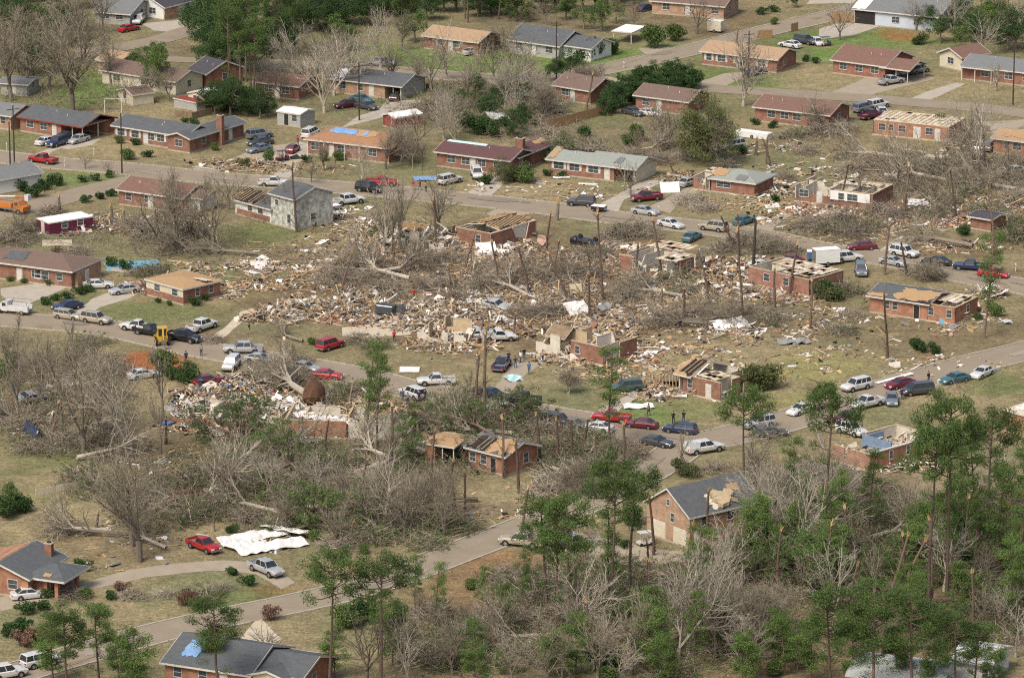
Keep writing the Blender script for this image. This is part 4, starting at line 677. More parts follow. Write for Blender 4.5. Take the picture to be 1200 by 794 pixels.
    for zz, x0, x1, nm in ((zs + .02, hl - .1, hl + .06, 'front_bumper'), (zs + .02, -hl - .06, -hl + .1, 'rear_bumper')): m = MB(); m.box(x0, x1, -W / 2 * .86, W / 2 * .86, zz, zz + .2, 'bumper_grey' if truck or typ == 'suv' else pm); m.build(nm, root)
    for sg in (-1, 1):
        m = MB(); m.box(hl - .12, hl + .0, sg * W / 2 * .62 - .2, sg * W / 2 * .62 + .2, zh - .36, zh - .2, 'lamp_clear'); m.build('headlight', root)
        m = MB(); m.box(-hl - .02, -hl + .14, sg * W / 2 * .68 - .16, sg * W / 2 * .68 + .16, zb - .36, zb - .18, 'lamp_red'); m.build('tail_light', root)
        m = MB(); m.box(g1 - .35, g1 - .2, sg * (W / 2 + .06) - .08, sg * (W / 2 + .06) + .08, zb, zb + .14, pm); m.build('wing_mirror', root)
        for x in wx:
            m = MB(); m.tube((x, sg * (W / 2 - .2), wr), (x, sg * (W / 2 + .02), wr), wr, wr, 'tyre', 16); m.tube((x, sg * (W / 2 + .02), wr), (x, sg * (W / 2 - .2), wr), wr, wr, 'tyre', 16); ty = m.build('wheel', root)
            m = MB(); m.tube((x, sg * (W / 2 - .02), wr), (x, sg * (W / 2 + .03), wr), wr * .6, wr * .55, 'rim', 12); m.build('rim', ty)
    snapshot(root); return root
KINDN = dict(sedan='parked_car', compact='parked_car', wagon='parked_car', suv='suv', van='van', pickup='pickup_truck', crew='pickup_truck')
CAT = dict(sedan='car', compact='car', wagon='car', suv='suv', van='van', pickup='pickup truck', crew='pickup truck')
def car(typ, col, px, py, dx, dy, label, group='vehicles parked about the neighbourhood', flip=None, cap=None, sc=1, z=0, roll=0):
    k = (typ, col, cap)
    if k in VCACHE: o = copy_tree(VCACHE[k])
    else: o = VCACHE[k] = vehicle_mesh(KINDN[typ], typ, col, cap)
    g = G(px, py, .6); o.location = (g.x, g.y, z); rz = hd(px, py, dx, dy); o.rotation_euler = (0, 0, rz); o.scale = (sc,) * 3
    if flip: o.location.z = VT[typ][5] * .93; o.rotation_euler = (PI, R(4), rz)
    if roll: o.location.z = .12 + abs(roll) * .5; o.rotation_euler = (roll, R(3), rz)
    tag(o, label, CAT[typ], group); return o
VEH = [
 ('suv', 'white', 162, 24, -3, 3, 'white utility wagon beside the grey metal building at the top'),
 ('sedan', 'red', 151, 33, 30, -6, 'dark red car on the drive before the white utility wagon'),
 ('pickup', 'red', 50, 187, -34, -5, 'red pickup on the upper street left of the three dark poles'),
 ('suv', 'navy', 67, 167, -20, 6, 'dark blue utility wagon on the drive of the red-gabled brick house'),
 ('sedan', 'white', 55, 165, 20, -5, 'white car half behind the dark blue utility wagon on the drive'),
 ('sedan', 'charcoal', 77, 159, -18, 6, 'charcoal car nearest the red-gabled carport'),
 ('sedan', 'silver', 92, 163, -18, 5, 'silver car under the red-gabled carport'),
 ('suv', 'steel', 304, 158, 28, -4, 'steel-blue car rearmost of three beside the chimney wing'),
 ('sedan', 'charcoal', 305, 166, -28, 4, 'charcoal car in the middle of three beside the chimney wing'),
 ('sedan', 'steel', 304, 174, -22, 4, 'steel car foremost of three beside the chimney wing'),
 ('van', 'white', 364, 156, 20, -10, 'white van between the pale shed and tarp-roofed house'),
 ('compact', 'maroon', 343, 174, 12, -8, 'small maroon car with trailer at the tarp-roofed house drive'),
 ('crew', 'silver', 446, 74, 30, 1, 'silver truck on the far street behind the grey-roofed carport house'),
 ('sedan', 'burgundy', 406, 122, -22, 3, 'burgundy car leftmost of three on the lawn by the carport'),
 ('sedan', 'teal', 424, 116, 22, 4, 'teal car rearmost on the lawn by the white-gabled carport house'),
 ('sedan', 'charcoal', 429, 124, 22, 4, 'charcoal car in front of the teal one on the lawn'),
 ('sedan', 'black', 464, 113, 10, -8, 'black car parked inside the white-gabled carport'),
 ('sedan', 'silver', 554, 60, 24, -5, 'silver car beside the tan-roofed lawn house'),
 ('sedan', 'navy', 757, 9, 16, -4, 'dark blue car at the tan brick house on top'),
 ('sedan', 'white', 926, 52, -24, -4, 'white car leftmost of the row on green grass'),
 ('suv', 'charcoal', 944, 48, 22, 4, 'charcoal wagon between white cars on green grass'),
 ('compact', 'white', 958, 49, 12, 8, 'white compact at the right of the row on green grass'),
 ('sedan', 'navy', 886, 84, 24, -5, 'navy car by the pole before the sandy-roofed house'),
 ('sedan', 'charcoal', 742, 131, 12, 3, 'charcoal car before the hedge-side brick house'),
 ('sedan', 'white', 762, 132, 18, 2, 'white low car before the hedge-side brick house'),
 ('suv', 'navy', 1033, 88, 18, 4, 'navy utility wagon behind the silver pickup at the porch-gabled house'),
 ('pickup', 'silver', 1044, 95, 32, -5, 'silver pickup before the porch-gabled house'),
 ('van', 'silver', 1057, 85, 14, -3, 'silver van under the brown porch roof'),
 ('van', 'grey', 1076, 82, 14, -3, 'grey van at the right side of the brown porch roof'),
 ('suv', 'white', 1029, 123, 22, -5, 'white utility wagon rearmost of the cluster above the flat-topped orange house'),
 ('suv', 'steel', 1012, 127, 22, -5, 'steel wagon at the left of the cluster above the flat-topped house'),
 ('pickup', 'purple', 1021, 135, 22, -5, 'dark purple pickup beside the flat-topped orange house'),
 ('sedan', 'white', 1034, 131, 5, 8, 'white car at the corner of the flat-topped orange house'),
 ('suv', 'white', 1151, 172, 12, -8, 'white wrecked wagon behind branches at the orange edge house'),
 ('suv', 'grey', 1160, 172, 12, -8, 'grey wagon beside the wrecked white one at the orange edge house'),
 ('sedan', 'white', 1187, 200, -18, 3, 'white car on the lot below the orange edge house'),
 ('sedan', 'grey', 1084, 191, -20, 5, 'crushed grey car under brush below the flat-topped house'),
 ('suv', 'silver', 858, 171, -18, 3, 'silver wagon under the big olive bush-tree'),
 ('sedan', 'white', 115, 333, 30, -1, 'white car in the drive of the weathered brown-roofed house'),
 ('sedan', 'silver', 146, 339, -24, 3, 'silver car next to the orange-decked brick house'),
 ('sedan', 'navy', 79, 358, -24, 4, 'navy car parked above two tan wagons at the kerb'),
 ('wagon', 'tan', 80, 369, 28, 4, 'tan car leftmost of two at the kerb below the navy car'),
 ('suv', 'tan', 113, 374, 28, 4, 'tan utility wagon right of the tan car at the kerb'),
 ('pickup', 'white', 161, 383, -22, -3, 'white pickup behind the black one left of the yellow digger'),
 ('pickup', 'black', 176, 388, 24, 4, 'black pickup loaded with yellow gear left of the digger'),
 ('crew', 'black', 215, 395, 30, 5, 'black crew-cab pickup just right of the yellow digger'),
 ('crew', 'white', 237, 382, 26, -9, 'white pickup turned onto the slab drive beside raw clay'),
 ('crew', 'silver', 285, 409, -30, 0, 'silver crew-cab pickup on the main street by the raw clay'),
 ('sedan', 'white', 168, 438, 28, -4, 'white car just below the raw clay patch'),
 ('suv', 'white', 271, 427, -8, 8, 'white wagon with dark bonnet facing the heaped wreck'),
 ('sedan', 'maroon', 244, 445, 22, -3, 'maroon car squeezed behind the heaped wreck'),
 ('sedan', 'silver', 305, 420, 28, 3, 'silver car under branches on the main street'),
 ('sedan', 'silver', 358, 430, 28, 5, 'silver car directly behind the bright red car'),
 ('sedan', 'red', 383, 439, 28, 2, 'bright red car on the main street near the root plate'),
 ('suv', 'red', 387, 404, 20, -6, 'red utility wagon on the drive by the pale slab'),
 ('pickup', 'white', 321, 214, 28, 0, 'white pickup on the upper street left of the mottled house'),
 ('crew', 'white', 408, 235, 30, -4, 'white crew-cab pickup beside the mottled white house'),
 ('suv', 'black', 433, 221, 24, 3, 'black utility wagon on the upper street below the red pickup'),
 ('pickup', 'red', 447, 214, 30, 0, 'red pickup on the upper street behind the black wagon'),
 ('suv', 'white', 527, 211, 22, -5, 'white wagon with dark trim on the drive of the maroon-roofed house'),
 ('suv', 'white', 559, 204, 4, 9, 'white wagon facing the street between two round bushes'),
 ('suv', 'charcoal', 681, 237, -28, -2, 'charcoal utility wagon with black trailer on the upper street'),
 ('pickup', 'maroon', 757, 231, -28, 3, 'maroon pickup on the drive beside the half-roofed house'),
 ('sedan', 'silver', 756, 247, 26, 4, 'silver car at the kerb below the maroon pickup'),
 ('sedan', 'white', 786, 262, 28, 6, 'off-white car on the upper street between silver car and wagon'),
 ('suv', 'tan', 836, 266, -28, -4, 'beige utility wagon on the street above the smashed house'),
 ('sedan', 'teal', 811, 277, 20, -10, 'teal car nosed toward the beige wagon above the smashed house'),
 ('sedan', 'teal', 872, 258, 26, -9, 'dark teal car leaving the drive below the half-roofed hip house'),
 ('sedan', 'silver', 807, 213, 20, -6, 'silver car pinned beside the half-roofed grey hip house'),
 ('sedan', 'maroon', 925, 305, -28, 2, 'maroon car crushed behind the roofless pink brick house'),
 ('sedan', 'white', 893, 311, 14, 3, 'white crumpled car behind the roofless pink brick house'),
 ('suv', 'white', 993, 302, 22, -2, 'white wagon hitched to the white box trailer'),
 ('suv', 'steel', 1009, 317, 2, 9, 'steel-blue pickup-like wagon facing down the lawn by the tall snag'),
 ('sedan', 'maroon', 1010, 288, -28, 1, 'maroon car at the kerb above the white box trailer'),
 ('suv', 'white', 1060, 296, 28, 5, 'large white utility wagon near the tall snag'),
 ('sedan', 'silver', 1047, 306, 28, 5, 'silver car in front of the large white wagon'),
 ('sedan', 'black', 1097, 306, -28, -3, 'black car on the street right of the large white wagon'),
 ('pickup', 'navy', 1137, 312, -30, -2, 'dark blue pickup on the street below the small shed'),
 ('sedan', 'red', 1164, 320, 18, 2, 'small red-and-white car right of the dark blue pickup', 'x'),
 ('pickup', 'navy', 588, 427, 8, -9, 'navy pickup on the gravel drive by gathered helpers'),
 ('pickup', 'white', 511, 446, -34, 1, 'white pickup alone on the main street above the green heap'),
 ('sedan', 'navy', 572, 460, -22, -5, 'navy car behind the black pickup on the main street'),
 ('crew', 'black', 610, 468, -34, -3, 'black crew-cab pickup at the kerb by the open lawn'),
 ('sedan', 'white', 586, 478, -28, -1, 'white car below the black pickup, partly behind a trunk'),
 ('suv', 'white', 484, 461, -22, -8, 'white wagon with raised bonnet beside three onlookers'),
 ('suv', 'charcoal', 655, 494, 26, 4, 'charcoal wagon behind the splintered stubs on the street'),
 ('sedan', 'steel', 674, 497, 20, 4, 'steel car between the charcoal wagon and pale car'),
 ('sedan', 'white', 699, 500, -28, -3, 'pale white car left of the tall trunk on the street'),
 ('pickup', 'white', 497, 527, 16, -3, 'white pickup nose showing under the plywood carport'),
 ('suv', 'green', 733, 454, -24, 2, 'dark green wagon beside the collapsed left carport'),
 ('pickup', 'red', 716, 489, -30, -2, 'bright red pickup on the street right of the tall trunk'),
 ('sedan', 'maroon', 751, 496, -30, -3, 'maroon car right of the bright red pickup'),
 ('sedan', 'charcoal', 770, 517, 30, 5, 'charcoal car alone in the middle of the junction'),
 ('wagon', 'navy', 797, 502, -28, -3, 'navy wagon at the kerb before two standing people'),
 ('crew', 'white', 825, 525, 30, -5, 'white pickup with a white bed cap at the junction', 'cap'),
 ('suv', 'silver', 889, 496, -28, 5, 'silver-white wagon behind the flat-crowned pine'),
 ('sedan', 'charcoal', 903, 506, 24, -1, 'charcoal car below the silver-white wagon'),
 ('sedan', 'white', 938, 479, -14, 5, 'white car tip peeping out beside the big round pine'),
 ('suv', 'white', 1003, 452, -26, 6, 'white covered wagon at the kerb near the long white board'),
 ('pickup', 'white', 1016, 472, -30, 7, 'white pickup below the covered wagon on the street edge'),
 ('sedan', 'maroon', 1055, 449, -24, 5, 'red-maroon car behind the dark-roofed silver van'),
 ('sedan', 'steel', 1045, 467, 1, 9, 'steel-green car facing the viewer on the street edge'),
 ('van', 'charcoal', 1075, 457, -28, 3, 'charcoal van with silver sides right of the maroon car'),
 ('sedan', 'teal', 1119, 443, -20, 4, 'teal car in branches before the last white car'),
 ('sedan', 'white', 1151, 436, -18, 8, 'white car farthest right on the lower right street'),
 ('suv', 'white', 998, 504, 20, 6, 'white utility wagon behind the blue-walled roofless house'),
 ('sedan', 'burgundy', 992, 488, -14, 5, 'burgundy car glimpsed between pine and white wagon'),
 ('pickup', 'red', 239, 639, 26, 10, 'red pickup alone on the tan field'),
 ('crew', 'silver', 312, 666, 24, 10, 'silver pickup on the curved gravel drive'),
 ('sedan', 'white', 35, 695, 36, -4, 'white car before the dark-shingled porch house'),
 ('suv', 'white', 47, 774, 22, -5, 'white wagon on the lower street behind pine crowns'),
 ('suv', 'white', 8, 788, 22, -4, 'white wagon cut by the lower left corner'),
 ('crew', 'tan', 611, 634, -32, -3, 'tan crew-cab pickup below the lower street'),
 ('van', 'silver', 659, 633, -24, -6, 'silver van right of the tan pickup'),
 ('sedan', 'silver', 998, 590, 16, -8, 'silver car lost among branches in the woods'),
]
for v in VEH:
    x = v[7] if len(v) > 7 else None
    car(*v[:7], cap='white' if x == 'cap' else None, sc=1.02)
car('suv', 'charcoal', 460, 364, 30, 2, 'charcoal wrecked wagon rolled onto its side in debris', roll=1.45)
car('suv', 'black', 686, 285, 26, 4, 'black overturned wagon with wheels up amid wreckage', flip=True)
car('sedan', 'silver', 582, 358, 28, 6, 'silver battered car half buried in boards', roll=.22)
car('sedan', 'silver', 560, 392, -28, 0, 'silver crumpled car right of splintered white walls', roll=-.2)
car('pickup', 'white', 584, 395, 30, -2, 'white crumpled pickup before the broken trunk', roll=.12)
car('sedan', 'silver', 36, 466, 24, -6, 'silver wrecked car thrown among trees at far left', roll=.35)
car('compact', 'navy', 42, 507, 10, 9, 'navy mangled car upended below the silver wreck', roll=1.2)
# boxes on wheels
def box_trailer(px, py, dx, dy, label, m='paint_white', L=4.2, W=2, h=2.2, z0=.5, name='box_trailer', cat='trailer', wheels=1):
    t = empty(name); g = G(px, py, 1); t.location = (g.x, g.y, 0); t.rotation_euler.z = hd(px, py, dx, dy); tag(t, label, cat)
    b = MB(); b.box(-L / 2, L / 2, -W / 2, W / 2, z0, z0 + h, m); b.box(-L / 2 - .02, L / 2 + .02, -W / 2 - .02, W / 2 + .02, z0 + h, z0 + h + .06, 'roof_white'); b.build('body', t)
    b = MB(); b.box(-L / 2 - .03, -L / 2 - .001, -W / 2 + .08, W / 2 - .08, z0 + .1, z0 + h - .1, 'paint_grey'); b.build('rear_door', t)
    for sg in (-1, 1):
        b = MB(); b.tube((0, sg * (W / 2 - .18), .35), (0, sg * (W / 2 + .03), .35), .35, .35, 'tyre', 14); w_ = b.build('wheel', t); b = MB(); b.tube((0, sg * (W / 2), .35), (0, sg * (W / 2 + .05), .35), .2, .18, 'rim', 10); b.build('rim', w_)
    b = MB(); b.tube((L / 2, 0, z0), (L / 2 + 1.1, 0, z0), .05, .05, 'bumper_grey', 5); b.build('hitch', t); return t
box_trailer(968, 303, 28, -2, 'white box trailer with a grey rear door on the street', 'siding_white')
box_trailer(702, 241, -20, -2, 'low black trailer behind the charcoal wagon', 'paint_black', 2.4, 1.6, .6, .4)
box_trailer(388, 240, 20, -3, 'low grey trailer left of the white crew-cab pickup', 'paint_grey', 3, 1.7, .5, .4)
box_trailer(953, 298, 10, 0, 'small blue trailer tucked left of the white box trailer', 'paint_blue', 2, 1.6, 1.2, .4)
box_trailer(884, 155, 24, 3, 'long pale camper wreck lying below the brown-roofed house', 'siding_white', 6.5, 2, 1.0, .1, 'camper', 'camper')
box_trailer(839, 25 + 7, 10, 1, 'pale box trailer on the brown lot at the top', 'siding_cream', 3, 2, 2, .4)
def bucket_truck(px, py, dx, dy, label, col='paint_orange'):
    t = empty('utility_truck'); g = G(px, py, .8); t.location = (g.x, g.y, 0); t.rotation_euler.z = hd(px, py, dx, dy); tag(t, label, 'utility truck')
    b = MB(); b.box(-3.6, 1.5, -1.1, 1.1, .7, 1.0, 'bumper_grey'); b.box(-3.5, 1.0, -1.15, 1.15, 1.0, 1.75, col); b.build('body', t)
    b = MB(); b.prism([(1.5, .6), (3.5, .6), (3.55, 1.35), (2.9, 1.6), (2.5, 2.3), (1.5, 2.35)], -1.1, 1.1, col, 'y'); cab = b.build('cab', t)
    b = MB(); b.box(1.75, 2.4, -1.12, 1.12, 1.6, 2.15, 'car_glass'); b.build('window_glass', cab)
    b = MB(); b.tube((-2.4, 0, 1.75), (-2.4, 0, 2.5), .35, .3, 'paint_white', 8); b.tube((-2.4, 0, 2.5), (1.2, 0, 2.9), .17, .14, 'paint_white', 6); b.tube((1.2, 0, 2.9), (3.6, 0, 3.2), .13, .1, 'paint_orange', 6); a = b.build('boom', t)
    b = MB(); b.box(3.4, 4.2, -.45, .45, 2.5, 3.5, 'paint_white'); b.build('bucket', a)
    for x in (-2.6, 2.5):
        for sg in (-1, 1): b = MB(); b.tube((x, sg * .8, .5), (x, sg * 1.15, .5), .5, .5, 'tyre', 16); w_ = b.build('wheel', t); b = MB(); b.tube((x, sg * 1.1, .5), (x, sg * 1.18, .5), .28, .25, 'rim', 10); b.build('rim', w_)
bucket_truck(12, 243, 20, 3, 'orange bucket truck with a white boom at the left edge')
def service_truck():
    t = empty('service_truck'); g = G(16, 361, .8); t.location = (g.x, g.y, 0); t.rotation_euler.z = hd(16, 361, -28, -3); tag(t, 'white utility service truck with side lockers at the left edge of main street', 'service truck')
    b = MB(); b.box(-3.0, .6, -1.05, -.55, .6, 1.5, 'paint_white'); b.box(-3.0, .6, .55, 1.05, .6, 1.5, 'paint_white'); b.box(-3.0, .6, -.54, .54, .6, .9, 'bumper_grey'); b.build('locker_body', t)
    b = MB(); b.prism([(.65, .5), (3, .5), (3, 1.15), (2.1, 1.3), (1.6, 1.95), (.65, 1.95)], -1, 1, 'paint_white', 'y'); cab = b.build('cab', t); b = MB(); b.box(.9, 1.55, -1.02, 1.02, 1.3, 1.82, 'car_glass'); b.build('window_glass', cab)
    b = MB(); [b.tube((x, y, 1.5), (x, y, 2.2), .04, .04, 'rim', 4) for x in (-2.8, .4) for y in (-.9, .9)]; [b.tube((-2.8, y, 2.2), (1.6, y, 2.2), .04, .04, 'rim', 4) for y in (-.9, .9)]; b.build('ladder_rack', t)
    for x in (-1.9, 2.1):
        for sg in (-1, 1): b = MB(); b.tube((x, sg * .75, .42), (x, sg * 1.05, .42), .42, .42, 'tyre', 14); w_ = b.build('wheel', t); b = MB(); b.tube((x, sg * 1, .42), (x, sg * 1.08, .42), .24, .2, 'rim', 10); b.build('rim', w_)
service_truck()
def digger():
    t = empty('digger'); g = G(190, 403); t.location = (g.x, g.y, 0); t.rotation_euler.z = hd(190, 403, -2, -7); tag(t, 'yellow digger with raised arm beside the raw clay patch', 'digger')
    b = MB(); b.box(-1.3, 1.3, -.8, .8, .7, 1.5, 'paint_yellow'); b.prism([(.2, 1.5), (1.9, 1.2), (1.9, .7), (.2, .7)], -.5, .5, 'paint_yellow', 'y'); b.build('body', t)
    b = MB(); [b.box(x, x + .1, y, y + .1, 1.5, 2.7, 'paint_yellow') for x in (-1, .3) for y in (-.7, .6)]; b.box(-1.1, .5, -.8, .8, 2.7, 2.8, 'paint_yellow'); c = b.build('cab', t); b = MB(); b.box(-.95, .35, -.62, .62, 1.5, 2.68, 'car_glass'); b.build('window_glass', c)
    b = MB(); b.tube((-1.3, 0, 1.2), (-2.4, 0, 3.2), .16, .13, 'paint_yellow', 5); b.tube((-2.4, 0, 3.2), (-3.4, 0, 1.6), .12, .1, 'paint_yellow', 5); b.hexa([Vector(v) for v in ((-3.7, -.35, .9), (-3.2, -.35, .9), (-3.2, .35, .9), (-3.7, .35, .9), (-3.8, -.35, 1.6), (-3.1, -.35, 1.6), (-3.1, .35, 1.6), (-3.8, .35, 1.6))], 'bumper_grey'); b.build('digging_arm', t)
    b = MB(); b.hexa([Vector(v) for v in ((2.3, -1.1, .1), (3, -1.1, .1), (3, 1.1, .1), (2.3, 1.1, .1), (2.1, -1.1, .9), (2.4, -1.1, .9), (2.4, 1.1, .9), (2.1, 1.1, .9))], 'paint_yellow'); b.tube((1.2, .6, 1), (2.2, .6, .5), .08, .08, 'bumper_grey', 4); b.tube((1.2, -.6, 1), (2.2, -.6, .5), .08, .08, 'bumper_grey', 4); b.build('front_bucket', t)
    for x, r in ((-.9, .65), (1.3, .42)):
        for sg in (-1, 1): b = MB(); b.tube((x, sg * .72, r), (x, sg * 1.05, r), r, r, 'tyre', 16); w_ = b.build('wheel', t); b = MB(); b.tube((x, sg * 1.0, r), (x, sg * 1.08, r), r * .5, r * .45, 'paint_yellow', 10); b.build('rim', w_)
digger()
def golf_cart(px, py, label, m='paint_white'):
    t = empty('golf_cart'); g = G(px, py, .5); t.location = (g.x, g.y, 0); t.rotation_euler.z = .4; tag(t, label, 'golf cart')
    b = MB(); b.box(-1.1, 1.1, -.55, .55, .3, .6, m); b.prism([(.6, .6), (1.15, .6), (1.05, .95), (.7, .95)], -.5, .5, m, 'y'); b.build('body', t); b = MB(); b.box(-.5, .2, -.5, .5, .6, .85, 'paint_tan'); b.box(-.6, -.48, -.5, .5, .85, 1.3, 'paint_tan'); b.build('seat', t)
    b = MB(); [b.tube((x, y, .6), (x, y, 1.8), .03, .03, 'rim', 4) for x in (-.8, .75) for y in (-.5, .5)]; b.box(-1, .9, -.6, .6, 1.8, 1.86, m); b.build('canopy', t)
    for x in (-.75, .75):
        for sg in (-1, 1): b = MB(); b.tube((x, sg * .4, .24), (x, sg * .58, .24), .24, .24, 'tyre', 12); b.build('wheel', t)
golf_cart(756, 634, 'white golf cart at the left corner of the two-garage house'); golf_cart(967, 51, 'little dark cart at the right of the car row on the grass', 'paint_charcoal')
golf_cart(331, 185, 'small dark buggy on the tarp-roofed house drive', 'paint_burgundy')

# ---------------------------------------------------------------- people
def person_mesh(pose):
    a = pose; V = [(0, 0, .95), (0, 0, 1.12), (0, 0, 1.38), (0, 0, 1.5), (0, .01, 1.6), (0, .0, 1.74)]
    E = [(0, 1), (1, 2), (2, 3), (3, 4), (4, 5)]; Rr = [(.17, .12), (.155, .11), (.19, .115), (.065, .065), (.1, .105), (.075, .085)]
    for sg in (-1, 1):
        st = .12 * sg * (1.8 if a == 1 else .2); n = len(V)
        V += [(.1 * sg, 0, .88), (.11 * sg, -st * .5 - .02, .5), (.12 * sg, -st, .09), (.12 * sg, -st - .16, .05)]; E += [(0, n), (n, n + 1), (n + 1, n + 2), (n + 2, n + 3)]; Rr += [(.1, .1), (.065, .065), (.045, .05), (.045, .035)]
        n = len(V); el = (.25 * sg, .04, 1.13) if a < 2 else (.27 * sg, .02, 1.14); ha = (.27 * sg, -.06, .87) if a == 0 else (.26 * sg, -.2 * sg, .92) if a == 1 else (.16 * sg, -.26, 1.16)
        V += [(.2 * sg, 0, 1.4), el, ha, (ha[0], ha[1] - .02, ha[2] - .07)]; E += [(2, n), (n, n + 1), (n + 1, n + 2), (n + 2, n + 3)]; Rr += [(.07, .07), (.045, .045), (.032, .03), (.04, .02)]
    me = bpy.data.meshes.new('person'); me.from_pydata(V, E, []); o = bpy.data.objects.new('person', me); C.objects.link(o)
    sm = o.modifiers.new('s', 'SKIN'); ss = o.modifiers.new('u', 'SUBSURF'); ss.levels = ss.render_levels = 1
    for v, r in zip(me.skin_vertices[0].data, Rr): v.radius = r
    me.skin_vertices[0].data[0].use_root = True
    dg = bpy.context.evaluated_depsgraph_get(); out = bpy.data.meshes.new_from_object(o.evaluated_get(dg)); bpy.data.objects.remove(o)
    mb = MB(); mb.v = [tuple(v.co) for v in out.vertices]
    names = ['skin', 'cloth_navy', 'cloth_denim', 'cloth_black']; mb.mats = list(names)
    for p in out.polygons:
        c = p.center; k = 0
        if c.z < .1: k = 3
        elif c.z < .97 and abs(c.x) < .215: k = 2
        elif c.z < 1.46 and c.z > (1.1 if abs(c.x) > .2 else .9): k = 1
        mb.f.append(tuple(p.vertices)); mb.m.append(k)
    for sg in (-1, 1):
        ha = (.27 * sg, -.08, .80) if a == 0 else (.26 * sg, -.2 * sg - .02, .85) if a == 1 else (.16 * sg, -.28, 1.09); ha = Vector(ha)
        for i in range(4): b0 = ha + Vector((0, .025 - .017 * i, .02)); mid = b0 + Vector((0, -.004, -.06 + .006 * abs(i - 1.5))); mb.tube(b0, mid, .0095, .009, 'skin', 5); mb.tube(mid, mid + Vector((-.012 * sg, 0, -.035)), .009, .006, 'skin', 5)
        mb.tube(ha + Vector((0, -.02, .06)), ha + Vector((-.02 * sg, -.055, .015)), .011, .008, 'skin', 5)
    # nose, ears
    mb.tube((0, -.09, 1.655), (0, -.125, 1.63), .014, .016, 'skin', 5); [mb.tube((sg * .085, 0, 1.65), (sg * .11, .01, 1.65), .025, .02, 'skin', 6) for sg in (-1, 1)]
    o = mb.build('person'); h = MB(); n = 10
    for i in range(4):
        z0, z1 = 1.66 + i * .04, 1.7 + i * .04; ra, rb = (.115, .112, .095, .06, .0)[i:i + 2]; h.tube((0, .015, z0), (0, .015, z1), ra, max(rb, .01), 'hair', n)
    h.build('hair', o); snapshot(o); return o
PC = {}
def person(px, py, pose, rz, top, legs, label, sc=1.0):
    if pose not in PC: PC[pose] = person_mesh(pose); o = PC[pose]
    else: o = copy_tree(PC[pose])
    o.location = G(px, py); o.rotation_euler.z = rz; o.scale = (sc,) * 3
    for i, mm in ((1, top), (2, legs)): o.material_slots[i].link = 'OBJECT'; o.material_slots[i].material = M['cloth_' + mm]
    tag(o, label, 'person')
